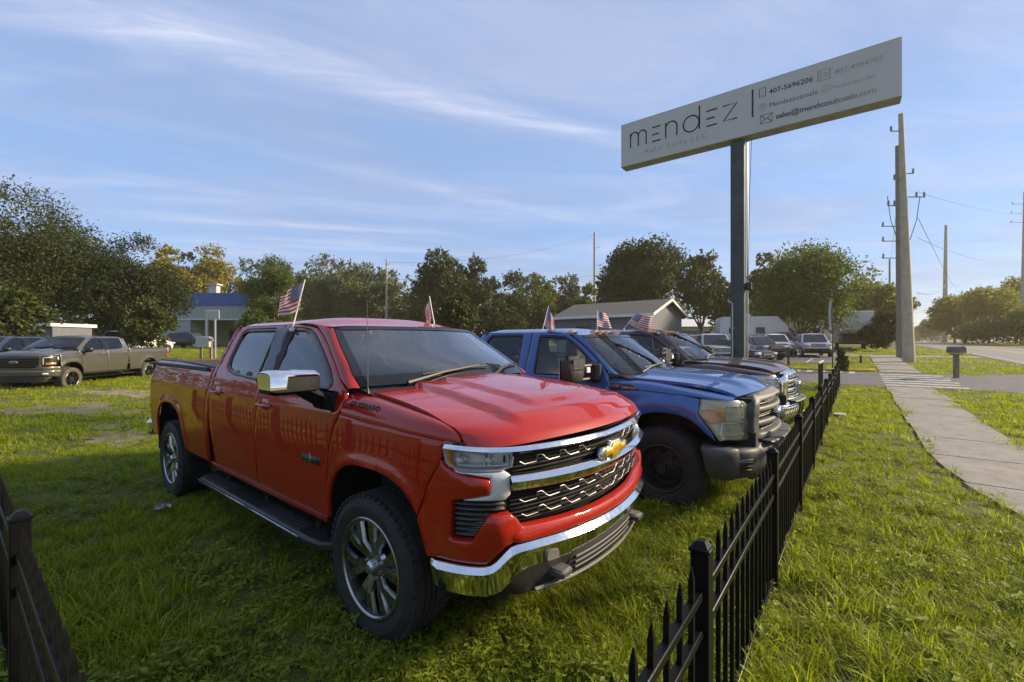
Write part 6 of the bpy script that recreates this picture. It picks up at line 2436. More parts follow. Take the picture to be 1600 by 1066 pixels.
    for sg in (-1, 1):
        hl = MB().box((fx - .10, sg * hw * .72, q - .06), (.24, hw * .34, .15), ch=.04)
        hl.obj('headlight', M['silverplastic'], root)
        tl = MB().box((-fx + .06, sg * hw * .80, belt - .10), (.16, hw * .24, .26), ch=.04)
        tl.obj('tail_light', M['redlens'], root)
        fg = MB().box((fx - .03, sg * hw * .70, .50), (.10, .18, .10), ch=.02)
        fg.obj('fog_lamp', M['black_gloss'], root)
        mr = MB().box((fx - 1.62, sg * (hw + .08), belt + .06), (.12, .20, .14), ch=.04)
        mr.obj('door_mirror', M[mt], root)
    gr = MB().box((fx - .02, 0, q - .10), (.10, hw * .95, .20), ch=.04)
    g_ = gr.obj('grille', M[grille], root)
    if grille == 'slots':
        pass
    for k in range(7):
        sl = MB().box((fx + .034, (k - 3) * hw * .125, q - .10), (.012, hw * .06, .15), ch=.005)
        sl.obj('grille_slot', M['dark'] if grille != 'black_gloss' else M['satin'], g_)
    bp = MB().box((fx - .06, 0, .47), (.18, hw * 1.7, .16), ch=.05)
    bp.obj('bumper', M['black'], root)
    pl = MB().box((fx + .035, 0, .50), (.015, .34, .16), ch=.005)
    pl.obj('licence_plate', M['dark'], root)
    un = MB().box((0, 0, .34), (L * .8, W * .72, .16))
    un.obj('underbody', M['dark'], root)
    rb = MB()
    for sg in (-1, 1):
        rb.tube([(.8, sg * hw * .62, H + .02), (.6, sg * hw * .62, H + .05), (-1.2, sg * hw * .62, H + .05), (-1.4, sg * hw * .62, H)], .018, 6)
    if kind == 'suv':
        rb.obj('roof_rack', M['black'], root)
    return root


FACE = math.pi + .10                     # most of the parked cars look back along the street
def face_at(px, z, dx=0.0):
    x, y = at(px, z)
    return x + dx, y


x, y = at(1219, 33.2)
car('white_suv', x + 1.6, y + .6, math.atan2(-y, -x) + .22, 4.5, 1.86, 1.68, 'white_paint', 'white compact car facing the street beside the tree trunk', 'suv', cat='suv')
x, y = at(1279, 31.5)
car('grey_suv', x + 1.6, y + .5, math.atan2(-y, -x) + .18, 4.6, 1.90, 1.70, 'silver_paint', 'silver grey car with a row of grille slots parked right of the tree trunk', 'suv', grille='satin', cat='suv')
x, y = at(1232, 41)
car('plum_suv', x, y, math.atan2(-y, -x) + 1.2, 4.6, 1.85, 1.75, 'plum_paint', 'plum coloured car behind the white compact car', cat='suv')
x, y = at(1180, 30)
car('plum_sedan', x, y, math.atan2(-y, -x) + .55, 4.5, 1.80, 1.60, 'maroon', 'dark red car with a bright windshield frame just right of the sign pole', cat='car')
x, y = at(1112, 27)
car('grey_sedan', x, y, math.atan2(-y, -x) + .25, 4.7, 1.90, 1.78, 'silver_paint', 'grey car with a wide dark windshield behind the maroon hood', cat='car')
x, y = at(1142, 26.0)
car('black_sedan', x, y, math.atan2(-y, -x) + .9, 4.6, 1.85, 1.50, 'black_paint', 'black car between the grey car and the sign pole', 'sedan')
x, y = at(1126, 15.6)
car('white_sedan', x + .8, y + 1.6, R(-95), 4.6, 1.80, 1.40, 'white_paint', 'low white car whose hood shows just above the maroon hood', 'sedan')
x, y = at(1082, 36)
car('pale_hatchback', x, y, math.atan2(-y, -x) + .2, 4.3, 1.8, 1.65, 'grey_paint', 'small grey hatchback left behind the grey car with the wide windshield')
x, y = at(218, 35)
car('white_wagon', x, y, math.atan2(-y, -x) + 2.3, 4.7, 1.90, 1.85, 'white_paint', 'white wagon with red tail light behind the graphite pickup bed', cat='suv')
x, y = at(296, 52)
car('dark_suv', x, y, math.atan2(-y, -x) + .8, 4.9, 1.95, 1.80, 'black_paint', 'black car parked under the blue roofed building canopy', cat='suv')


def trailer(name, px, z, rz, L, W, H, label, fifth=False):
    x, y = at(px, z)
    root = empty(name, (x, y, gz(x, y)), rz, label, 'camper trailer', 'campers parked behind the cars')
    z0 = .65
    if fifth:
        side = [(-L / 2, z0), (L / 2 - 2.6, z0), (L / 2 - 2.4, 1.55), (L / 2 - .25, 1.60), (L / 2, 2.0), (L / 2 + .02, 2.7), (L / 2 - .5, H), (-L / 2, H)]
    else:
        side = [(-L / 2, z0), (L / 2 - .35, z0), (L / 2, z0 + .45), (L / 2 + .02, H - 1.0), (L / 2 - .9, H), (-L / 2 + .2, H), (-L / 2, H - .3)]
    sd = rounded(side, .18, 4)
    MB().prism([tuple(p) for p in sd], -W / 2, W / 2, 'Y').obj('body', M['rvwhite'], root, sharp=35)
    for sg in (-1, 1):
        for (xx, ww, zz_, hh) in ((-L * .28, 1.0, 2.0, .6), (.1 * L, .8, 2.0, .6)):
            MB().box((xx, sg * (W / 2 + .01), zz_), (ww, .04, hh), ch=.015).obj('window', M['window'], root)
        MB().box((-.05 * L, sg * (W / 2 + .01), 1.55), (.65, .03, 1.75), ch=.01).obj('door', M['trim'], root)
        for zz_ in (1.1, 1.3):
            MB().box((0, sg * (W / 2 + .006), zz_), (L * .86, .012, .06)).obj('stripe', M['grey_paint'], root)
        for xx in (-.6, .35):
            w = MB().lathe([(0, -.08), (.16, -.085), (.2, -.11), (.36, -.11), (.38, -.06), (.38, .1)], 20, c=(xx - .8, sg * (W / 2 - .12), .38))
            w.obj('wheel', M['tyre'], root, sharp=35, mirror=False)
    MB().box((-.5, 0, H + .14), (.9, .8, .26), ch=.06).obj('roof_air_unit', M['white'], root)
    if fifth:
        MB().box((L / 2 - .03, 0, 2.35), (.06, W * .80, .75), ch=.02).obj('front_cap', M['silverplastic'], root)
        MB().box((L / 2 - 1.2, 0, 1.2), (.4, W * .8, .8)).obj('pin_box', M['black'], root)
        MB().box((0, 0, .62), (L * .9, W * .85, .14)).obj('chassis', M['dark'], root)
    else:
        MB().box((L / 2 + .6, 0, .50), (1.3, .12, .12)).obj('hitch', M['black'], root)
        MB().box((-L * .4, 0, .62), (L * .2, W * .85, .10)).obj('chassis', M['dark'], root)
        MB().box((L / 2 - .01, 0, 1.95), (.04, W * .6, .55), ch=.01).obj('front_window', M['window'], root)
    return root


trailer('camper_trailer', 1172, 44, RIGHT - .25, 6.0, 2.4, 3.35, 'white camper trailer with one dark window behind the sign pole')
trailer('camper_trailer', 1280, 52, RIGHT + .2, 6.0, 2.4, 3.2, 'pale low camper trailer behind the silver grey car')
x, y = at(1327, 41)
trailer('camper_trailer', 1330, 46, math.atan2(-y, -x) + .10, 9.5, 2.5, 3.75, 'big grey and white camper facing the lens beyond the long fence end', True)

# ------------------------------------------------------------------ little flags on the truck windows
def flag_mat():
    m = bpy.data.materials.new('flag_cloth')
    m.use_nodes = True
    t = m.node_tree
    b = t.nodes['Principled BSDF']
    b.inputs['Roughness'].default_value = .8
    uv = N(t, 'ShaderNodeUVMap')
    sp = N(t, 'ShaderNodeSeparateXYZ')
    t.links.new(uv.outputs[0], sp.inputs[0])
    u, v = sp.outputs[0], sp.outputs[1]
    st = mathn(t, 'GREATER_THAN', mathn(t, 'FRACT', mathn(t, 'MULTIPLY', v, 6.5)), .5)
    mx = N(t, 'ShaderNodeMix', data_type='RGBA')
    mx.inputs[6].default_value = (.36, .06, .07, 1)
    mx.inputs[7].default_value = (.58, .55, .52, 1)
    t.links.new(mathn(t, 'SUBTRACT', 1.0, st), mx.inputs[0])
    can = mathn(t, 'MULTIPLY', mathn(t, 'LESS_THAN', u, .42), mathn(t, 'GREATER_THAN', v, .4615))
    # stars: two interleaved grids of dots
    def dots(ou, ov):
        a = mathn(t, 'SUBTRACT', mathn(t, 'FRACT', mathn(t, 'ADD', mathn(t, 'MULTIPLY', u, 14.3), ou)), .5)
        c = mathn(t, 'SUBTRACT', mathn(t, 'FRACT', mathn(t, 'ADD', mathn(t, 'MULTIPLY', v, 9.3), ov)), .5)
        return mathn(t, 'LESS_THAN', mathn(t, 'ADD', mathn(t, 'MULTIPLY', a, a), mathn(t, 'MULTIPLY', c, c)), .035)
    star = mathn(t, 'MAXIMUM', dots(0, .2), dots(.5, .7))
    mc = N(t, 'ShaderNodeMix', data_type='RGBA')
    mc.inputs[6].default_value = (.05, .065, .17, 1)
    mc.inputs[7].default_value = (.6, .6, .62, 1)
    t.links.new(star, mc.inputs[0])
    mf = N(t, 'ShaderNodeMix', data_type='RGBA')
    t.links.new(can, mf.inputs[0])
    t.links.new(mx.outputs[2], mf.inputs[6])
    t.links.new(mc.outputs[2], mf.inputs[7])
    t.links.new(mf.outputs[2], b.inputs['Base Color'])
    b.inputs['Transmission Weight'].default_value = 0
    tl = N(t, 'ShaderNodeBsdfTranslucent')
    t.links.new(mf.outputs[2], tl.inputs[0])
    ms = N(t, 'ShaderNodeMixShader', i_0=.35)
    t.links.new(b.outputs[0], ms.inputs[1])
    t.links.new(tl.outputs[0], ms.inputs[2])
    t.links.new(ms.outputs[0], t.nodes['Material Output'].inputs[0])
    return m


M['flag'] = flag_mat()


def car_flag(base, tip, corners, label, seed, bend=None):
    """base, tip: pole ends; corners: cloth at pole top, fly top, fly bottom, pole bottom"""
    base, tip = np.array(base), np.array(tip)
    root = empty('car_flag', base, 0, label, 'flag', 'little flags clipped on the truck windows')
    pts = [base - base, (tip - base) * .5 + (np.array(bend) if bend is not None else 0), tip - base]
    MB().tube(pts, [.0055, .0045, .004], 7).obj('pole', M['white'], root)
    MB().box((0, 0, -.012), (.05, .018, .03), ch=.005).obj('clip', M['white'], root)
    c = [np.array(q) - base for q in corners]
    n, m_ = 26, 16
    r_ = np.random.default_rng(seed)
    ph = r_.uniform(0, 6, 3)
    V, UVs = [], []
    nrm = np.cross(c[1] - c[0], c[3] - c[0])
    nrm /= np.linalg.norm(nrm)
    S_ = np.linalg.norm(c[1] - c[0])
    for i in range(n):
        u = i / (n - 1)
        for j in range(m_):
            v = j / (m_ - 1)
            p = c[0] * (1 - u) * v + c[1] * u * v + c[2] * u * (1 - v) + c[3] * (1 - u) * (1 - v)
            wv = .10 * S_ * u ** .7 * (math.sin(6.5 * u + 2.2 * v + ph[0]) + .5 * math.sin(11 * u - 4 * v + ph[1]))
            sag = -.05 * S_ * math.sin(math.pi * u) * (1 - .4 * v)
            V.append(p + nrm * wv + np.array((0, 0, sag)))
            UVs.append((u, v))
    F = [(i * m_ + j, (i + 1) * m_ + j, (i + 1) * m_ + j + 1, i * m_ + j + 1) for i in range(n - 1) for j in range(m_ - 1)]
    o = mesh_obj('cloth', V, F, M['flag'], root)
    ul = o.data.uv_layers.new(name='UVMap')
    for lp in o.data.loops:
        ul.data[lp.index].uv = UVs[lp.vertex_index]
    return root


def flag_px(z, b, t, cs, label, seed, dz=(0, 0), bend=None):
    P = [at3(px, py, z + d) for (px, py), d in zip(cs, (0, dz[0], dz[1], 0))]
    return car_flag(at3(*b, z), at3(*t, z), P, label, seed, bend)


flag_px(3.50, (457, 513), (476.5, 437), [(475.5, 439), (436, 463), (433, 493), (468, 484)], 'little stars and stripes flag clipped above the near side door of the red truck', 1, (.06, .03))
flag_px(4.42, (681, 520), (671, 463), [(671, 464), (665, 486), (668, 508), (674, 497)], 'little limp flag clipped on the far side door of the red truck', 2, (.05, .05))
flag_px(5.75, (845, 527), (857, 478), [(856.5, 479), (866, 500), (869, 524), (850, 507)], 'little drooping flag clipped above the near side door of the blue truck', 3, (.05, .10))
flag_px(6.9, (933, 516), (933, 485), [(933, 486), (949, 490), (956, 513), (933, 509)], 'little flag standing upright on the far side of the blue truck roof', 4, (.12, .15))
flag_px(8.3, (975, 514), (993, 490), [(992, 489.5), (1022, 494), (1014, 517), (981, 505)], 'little spread flag clipped above the near side door of the maroon truck', 5, (.10, .05))

# ------------------------------------------------------------------ vegetation
def leaf_mat(name, c_dark, c_light, trans=.35, scale=.6, extra=None):
    m = bpy.data.materials.new(name)
    m.use_nodes = True
    t = m.node_tree
    b = t.nodes['Principled BSDF']
    b.inputs['Roughness'].default_value = .62
    b.inputs['Specular IOR Level'].default_value = .35
    g = N(t, 'ShaderNodeNewGeometry')
    tc = N(t, 'ShaderNodeTexCoord')
    nz = N(t, 'ShaderNodeTexNoise', i_Scale=scale, i_Detail=4.0)
    t.links.new(tc.outputs['Object'], nz.inputs['Vector'])
    oi = N(t, 'ShaderNodeObjectInfo')
    k = mathn(t, 'ADD', mathn(t, 'MULTIPLY', g.outputs['Random Per Island'], .45), mathn(t, 'MULTIPLY', nz.outputs[0], .75))
    k = mathn(t, 'ADD', k, mathn(t, 'MULTIPLY', mathn(t, 'SUBTRACT', oi.outputs['Random'], .5), .30))
    stops = [(.22, c_dark), (.80, c_light)]
    if extra:
        stops.append((.97, extra))
    col = ramp(t, k, stops)
    t.links.new(col, b.inputs['Base Color'])
    tl = N(t, 'ShaderNodeBsdfTranslucent')
    t.links.new(col, tl.inputs[0])
    ms = N(t, 'ShaderNodeMixShader', i_0=trans)
    t.links.new(b.outputs[0], ms.inputs[1])
    t.links.new(tl.outputs[0], ms.inputs[2])
    t.links.new(ms.outputs[0], t.nodes['Material Output'].inputs[0])
    return m


LM = {
    'dark': leaf_mat('leaf_dark', (0.015, 0.024, 0.005), (0.056, 0.072, 0.012), .35, .35),
    'olive': leaf_mat('leaf_olive', (0.025, 0.036, 0.007), (0.095, 0.112, 0.020), .40, .35),
    'oak': leaf_mat('leaf_oak', (0.020, 0.032, 0.007), (0.079, 0.101, 0.020), .35, .4),
    'green': leaf_mat('leaf_green', (0.038, 0.066, 0.009), (0.154, 0.198, 0.026), .45, .4),
    'yellow': leaf_mat('leaf_yellow', (.12, .115, .012), (.40, .34, .020), .45, .4),
    'mixed': leaf_mat('leaf_mixed', (0.066, 0.074, 0.012), (0.312, 0.264, 0.034), .40, .22, (0.432, 0.300, 0.024)),
    'dusty': leaf_mat('leaf_dusty', (0.040, 0.050, 0.020), (0.144, 0.162, 0.063), .35, .5),
    'gold': leaf_mat('leaf_golden', (0.082, 0.096, 0.012), (0.250, 0.258, 0.035), .50, .4),
}


def leaf_cloud(twig_p, twig_d, L, nl, size, r_, slim=.45, jit=.16):
    """diamond shaped leaves strewn along twigs"""
    n = len(twig_p)
    t = r_.uniform(0, 1, (n, nl, 1))
    P = twig_p[:, None] + twig_d[:, None] * L * t + r_.normal(0, 1, (n, nl, 3)) * L * jit
    P = P.reshape(-1, 3)
    m = len(P)
    D = np.repeat(twig_d, nl, 0) * .6 + r_.normal(0, .75, (m, 3))
    D /= np.linalg.norm(D, axis=1)[:, None]
    q = r_.normal(0, 1, (m, 3)) + np.array([0, 0, .5])
    S = np.cross(D, q)
    S /= np.linalg.norm(S, axis=1)[:, None] + 1e-9
    s = size * r_.uniform(.6, 1.35, (m, 1))
    V = np.stack([P - D * s * .5, P + S * s * slim * .5, P + D * s * .5, P - S * s * slim * .5], 1).reshape(-1, 3)
    return V, m


def quads_obj(name, V, m, material, parent, loc=None):
    me = bpy.data.meshes.new(name)
    me.vertices.add(4 * m)
    me.vertices.foreach_set('co', V.astype(np.float32).ravel())
    me.loops.add(4 * m)
    me.loops.foreach_set('vertex_index', np.arange(4 * m, dtype=np.int32))
    me.polygons.add(m)
    me.polygons.foreach_set('loop_start', np.arange(0, 4 * m, 4, dtype=np.int32))
    me.update(calc_edges=True)
    me.materials.append(material)
    o = bpy.data.objects.new(name, me)
    COL.objects.link(o)
    if parent is not None:
        o.parent = parent
    if loc is not None:
        o.location = loc
    return o


def tree(px, z, top_y, wpx, label, leaf='oak', shape='round', n=9000, size=.24, seed=1, low=.28, nb=13, trunk=True, name='tree', cat='tree', group=None, squash=1.0, lean=0.0, twig=1.0, gap=.0, fine=1.0):
    r_ = np.random.default_rng(seed)
    x, y = at(px, z)
    g = gz(x, y)
    H = CAM_H + (533 - top_y) / FPX * z - g
    Rw = wpx / 2 / FPX * z
    if group is None:
        group = {'tree': 'trees across the road' if y < 0 else 'trees around the back of the lot', 'bush': 'bushes at the foot of the trees', 'hedge': 'hedges'}.get(cat)
    root = empty(name, (x, y, g), r_.uniform(0, 6.28), label, cat, group)
    zc, hz_ = H * (1 + low) / 2, H * (1 - low) / 2
    blobs = []
    for k in range(nb + 5):
        for _ in range(30):
            d = r_.normal(0, 1, 3)
            d /= np.linalg.norm(d)
            q = r_.uniform(.25, 1.0) ** .5
            c = np.array([d[0] * Rw * .74 * q, d[1] * Rw * .74 * q * squash, zc + d[2] * hz_ * .72 * q])
            if shape == 'round' or (shape == 'cone' and abs(c[0]) < Rw * (1.15 - (c[2] - H * low) / (H * (1 - low)))):
                break
            if shape == 'flat' and c[2] > zc - hz_ * .4:
                break
        rr = Rw * r_.uniform(.22, .42) * (1.0 if shape != 'cone' else .8)
        blobs.append((c, np.array([rr, rr, min(rr * .85, hz_ * .5)])))
    blobs.append((np.array([0, 0, zc]), np.array([Rw * .42, Rw * .42 * squash, hz_ * .48])))
    # a top blob so the crown reaches its full height
    blobs.append((np.array([r_.uniform(-.2, .2) * Rw, 0, H - min(Rw * .34, hz_ * .4)]), np.array([Rw * .36, Rw * .36, min(Rw * .34, hz_ * .4)])))
    nl = int(8 * max(1, twig * .9))
    n = int(n * 1.8 * fine ** 1.6)
    size = size * 1.28 / fine
    nt_ = n // nl
    vol = np.array([b[1].prod() ** .67 for b in blobs])
    pick = r_.choice(len(blobs), nt_, p=vol / vol.sum())
    d = r_.normal(0, 1, (nt_, 3))
    d[:, 2] += .25
    d /= np.linalg.norm(d, axis=1)[:, None]
    q = r_.uniform(.10, 1, (nt_, 1)) ** .42
    C = np.array([b[0] for b in blobs])[pick]
    E = np.array([b[1] for b in blobs])[pick]
    P = C + d * E * q
    f = np.sin(P[:, 0] * 1.9 / Rw * 2.2 + seed) + np.sin(P[:, 1] * 2.3 / Rw * 2 + seed * 2) + np.sin(P[:, 2] * 2.9 / Rw * 2.1 + seed * 3)
    keep = f > -1.7 + gap
    P, d = P[keep], d[keep]
    tw = d * np.array([1, 1, .7]) + r_.normal(0, .35, P.shape) + np.array([0, 0, .10])
    tw /= np.linalg.norm(tw, axis=1)[:, None]
    L = Rw * .20 * twig
    V, m = leaf_cloud(P, tw, L, nl, size, r_, .45, .16 / max(1, twig))
    top = np.percentile(V[:, 2], 99.6)
    V[:, 2] *= np.where(V[:, 2] > H * .4, 1 - (1 - H / top) * (V[:, 2] - H * .4) / (top - H * .4), 1)
    xr = np.percentile(np.hypot(V[:, 0], V[:, 1]), 99)
    V[:, :2] *= min(1.0, Rw * 1.03 / xr)
    V[:, 0] += lean * V[:, 2]
    low_z = V[:, 2].reshape(-1, 4).min(1) > .02
    V = V.reshape(-1, 4, 3)[low_z].reshape(-1, 3)
    quads_obj('crown', V, len(V) // 4, LM[leaf], root)
    if trunk:
        mb = MB()
        rt = max(.06, H * .020)
        fork = H * max(.10, low * .9)
        mb.tube([(0, 0, -.2), (lean * fork * .5, 0, fork * .5), (lean * fork, 0, fork)], [rt * 1.35, rt, rt * .85], 9)
        for c, e in blobs[:9]:
            st = np.array([lean * fork, 0, fork * r_.uniform(.8, 1.0)])
            mid = (st + c) / 2 + np.array([0, 0, -.05 * H]) + r_.normal(0, .03 * Rw, 3)
            c2 = c.copy()
            c2[0] += lean * c[2]
            mb.tube([st, mid, c2], [rt * .55, rt * .34, rt * .12], 6)
        mb.obj('trunk', M['bark'], root, sharp=60)
    return root


T_ = tree
# the big dark pair at the left
T_(42, 32, 304, 252, 'largest dark spreading tree at the left edge of the picture', 'dark', 'round', 26000, .23, 11, low=.06, nb=20, twig=1.25, fine=1.5, gap=.25)
T_(212, 35, 372, 140, 'dark feathery tree right beside the largest one at the left', 'dark', 'round', 16000, .22, 12, low=.04, nb=15, twig=1.25, fine=1.5, gap=.25)
T_(-35, 38, 330, 200, 'dark tree cut by the left edge of the picture', 'dark', 'round', 9000, .26, 13, low=.05, nb=12, twig=1.25, fine=1.5, gap=.25)
T_(14, 24, 452, 100, 'low leafy bush with yellowish leaves at the left edge over the shed', 'olive', 'round', 4000, .20, 14, low=.02, nb=9, trunk=False, name='bush', cat='bush')
T_(228, 33, 466, 76, 'low drooping bush hanging beside the blue roofed building', 'olive', 'round', 5000, .20, 15, low=.0, nb=9, trunk=False, name='bush', cat='bush')
# behind the blue roofed building
T_(264, 88, 388, 64, 'tree in yellow autumn leaf behind the left trees', 'yellow', 'round', 5200, .50, 21, low=.3)
T_(288, 92, 396, 46, 'narrow dark green tree between the yellow tree and the round mixed tree', 'oak', 'cone', 3400, .5, 22, low=.1)
T_(332, 94, 389, 92, 'round tree with mixed green and yellow leaves behind the blue roofed building', 'mixed', 'round', 7500, .5, 23, low=.2, gap=.2)
T_(392, 104, 408, 80, 'greyish green tree standing right of the round mixed tree', 'dusty', 'round', 4500, .55, 24, low=.1)
T_(425, 58, 402, 92, 'fine leaved light green tree to the left of the red truck flag', 'green', 'cone', 9000, .30, 25, low=.05, twig=1.25, fine=1.5, gap=.25)
T_(398, 50, 484, 56, 'low green shrub in front of the blue roofed building', 'green', 'round', 3500, .26, 26, low=0, nb=8, trunk=False, name='bush', cat='bush')
T_(508, 98, 404, 110, 'dusty green tree behind the stars and stripes flag of the red truck', 'dusty', 'round', 7500, .5, 27, low=.12)
T_(560, 94, 414, 86, 'dusty green tree left of the slim pale pole', 'dusty', 'round', 6000, .5, 28, low=.12)
T_(606, 96, 424, 74, 'dusty green tree directly behind the slim pale pole', 'dusty', 'round', 5000, .5, 29, low=.12)
T_(470, 108, 415, 90, 'far olive tree in the row above the red truck roof', 'olive', 'round', 4000, .6, 30, low=.1)
T_(640, 90, 452, 56, 'small dark tree right of the slim pale pole', 'oak', 'round', 3000, .45, 31, low=.1)
T_(447, 101, 414, 86, 'greyish tree filling the row between the light green tree and the red truck flag', 'dusty', 'round', 4500, .5, 70, low=.08)
T_(536, 104, 411, 76, 'dark tree between the two dusty trees left of the slim pale pole', 'oak', 'round', 4200, .5, 71, low=.08)
T_(584, 105, 418, 70, 'dark tree between the slim pale pole and the dusty tree beside it', 'oak', 'round', 4000, .5, 72, low=.08)
T_(668, 84, 428, 60, 'small dark tree just left of the two headed clump', 'oak', 'round', 3000, .42, 73, low=.08)
T_(824, 86, 431, 60, 'dark tree between the pointed tree and the mid green tree over the blue truck', 'oak', 'round', 3400, .42, 74, low=.05)
T_(870, 88, 434, 56, 'olive tree between the mid green tree and the sparse tree', 'olive', 'round', 3000, .42, 75, low=.05)
T_(950, 66, 432, 60, 'dark tree behind the ridge of the grey house', 'oak', 'round', 3400, .38, 76, low=.08)
# middle
T_(690, 72, 393, 88, 'tall leafy tree forming the left half of a two headed clump', 'oak', 'round', 7500, .42, 33, low=.22, gap=.3)
T_(744, 74, 405, 74, 'leafy tree forming the right half of a two headed clump', 'oak', 'round', 6000, .42, 34, low=.18, gap=.3)
T_(711, 40, 462, 66, 'shaggy olive palmetto bush between the red truck flag and the two headed trees', 'olive', 'round', 5000, .34, 35, low=0, nb=8, trunk=False, name='bush', cat='bush', twig=1.6)
T_(655, 68, 470, 70, 'dark bush at the foot of the two headed trees', 'dark', 'round', 3000, .34, 36, low=0, nb=8, trunk=False, name='bush', cat='bush')
T_(800, 76, 427, 78, 'dark pointed tree above the blue truck rear window', 'oak', 'cone', 5500, .42, 37, low=.05)
T_(846, 80, 434, 70, 'mid green tree above the blue truck roof', 'green', 'round', 4500, .42, 38, low=.05)
T_(888, 82, 430, 62, 'sparse tree with bare tips left of the pole with side brackets', 'dusty', 'round', 3600, .40, 39, low=.05, gap=.5)
T_(918, 62, 446, 52, 'yellow green shrub against the roof of the grey house', 'green', 'round', 3500, .34, 40, low=0, nb=8)
T_(770, 60, 470, 90, 'dark undergrowth bush behind the blue truck rear window', 'dark', 'round', 4000, .36, 41, low=0, nb=9, trunk=False, name='bush', cat='bush')
T_(1010, 56, 378, 150, 'broad dark oak rising behind the grey gabled house', 'oak', 'round', 15000, .34, 42, low=.22, nb=15, gap=.25)
T_(1096, 56, 400, 84, 'thinner dark oak just left of the sign pole', 'oak', 'round', 6500, .34, 43, low=.25, gap=.45)
T_(1132, 60, 442, 70, 'dark low oak behind the sign pole', 'oak', 'round', 4500, .36, 44, low=.1, gap=.2)
# right of the sign
T_(1250, 44, 388, 160, 'round full tree standing behind the white compact car', 'green', 'round', 20000, .24, 45, low=.17, nb=17)
T_(1192, 56, 398, 60, 'darker tree peeping out between the sign pole and the round full tree', 'oak', 'round', 4000, .34, 46, low=.2, gap=.3)
T_(1205, 66, 470, 80, 'low yellowish bush under the round full tree', 'gold', 'round', 3000, .34, 47, low=0, nb=8, trunk=False, name='bush', cat='bush')
T_(1300, 62, 470, 70, 'low yellow green bush behind the campers', 'gold', 'round', 3000, .34, 48, low=0, nb=8, trunk=False, name='bush', cat='bush')
T_(1352, 62, 436, 84, 'golden green tree behind the big camper', 'gold', 'round', 6500, .34, 49, low=.08)
T_(1390, 54, 446, 66, 'golden green tree touching the wooden pole', 'gold', 'round', 5500, .32, 50, low=.05)
T_(1384, 40, 488, 62, 'dark clipped hedge behind the utility cabinet', 'dark', 'round', 7000, .20, 51, low=0, nb=10, trunk=False, name='hedge', cat='hedge')
T_(1316, 20.5, 546, 20, 'small dark creeper tangled over the end of the long fence', 'dark', 'round', 1600, .09, 52, low=0, nb=6, trunk=False, name='creeper', cat='plant')
# across the road
T_(1492, 88, 462, 78, 'golden green tree across the road behind the pale concrete pole', 'gold', 'round', 5500, .42, 53, low=.06)
T_(1545, 78, 450, 90, 'spreading golden green tree across the road', 'gold', 'round', 6500, .42, 54, low=.06)
T_(1588, 84, 436, 80, 'tallest golden green tree across the road at the right edge', 'gold', 'round', 6000, .44, 55, low=.08)
T_(1560, 66, 492, 110, 'dark green hedge mass under the trees across the road', 'dark', 'round', 5500, .34, 56, low=0, nb=10, trunk=False, name='hedge', cat='hedge')
T_(1625, 60, 470, 80, 'dark green tree cut by the right edge across the road', 'green', 'round', 4000, .36, 57, low=.05)
T_(1512, 74, 508, 30, 'bright yellow green shrub beside the pale concrete pole', 'gold', 'round', 1600, .30, 58, low=0, nb=6, trunk=False, name='bush', cat='bush')
T_(1456, 170, 500, 40, 'distant dark tree where the road disappears', 'olive', 'round', 1800, .8, 59, low=.05)
T_(1436, 230, 508, 46, 'farthest pale tree line clump beside the road', 'dusty', 'round', 1600, 1.0, 60, low=.0)
# a wood far behind, closing the gaps below the crowns
r_ = np.random.default_rng(77)
VV, mm_ = [], 0
for k in range(150):
    a = TH + R(r_.uniform(-64, 74))
    d_ = r_.uniform(120, 175)
    cx, cy = d_ * math.cos(a), d_ * math.sin(a)
    if cy < 6 and cy > -34:
        continue
    hh, ww = r_.uniform(11, 18.5), r_.uniform(5, 8)
    n_ = 70
    dd = r_.normal(0, 1, (n_, 3))
    dd /= np.linalg.norm(dd, axis=1)[:, None]
    P = np.array([cx, cy, hh * .5 + gz(cx, cy)]) + dd * np.array([ww, ww, hh * .5]) * r_.uniform(.3, 1, (n_, 1)) ** .4
    V, m = leaf_cloud(P, dd, 1.6, 7, 1.25, r_, .6)
    VV.append(V)
    mm_ += m
tag(quads_obj('woods', np.concatenate(VV), mm_, LM['oak'], None), kind='stuff')

# ------------------------------------------------------------------ grass
G_ = {
    'turf': leaf_mat('turf_blade', (.145, .190, .008), (.385, .44, .016), .50, 1.1, (.50, .46, .06)),
    'weed': leaf_mat('weed_leaf', (.10, .140, .010), (.29, .34, .026), .45, 1.1),
    'straw': leaf_mat('straw', (.16, .125, .065), (.34, .29, .19), .25, 2.0),
}
lib = bpy.data.collections.new('turf_pieces')


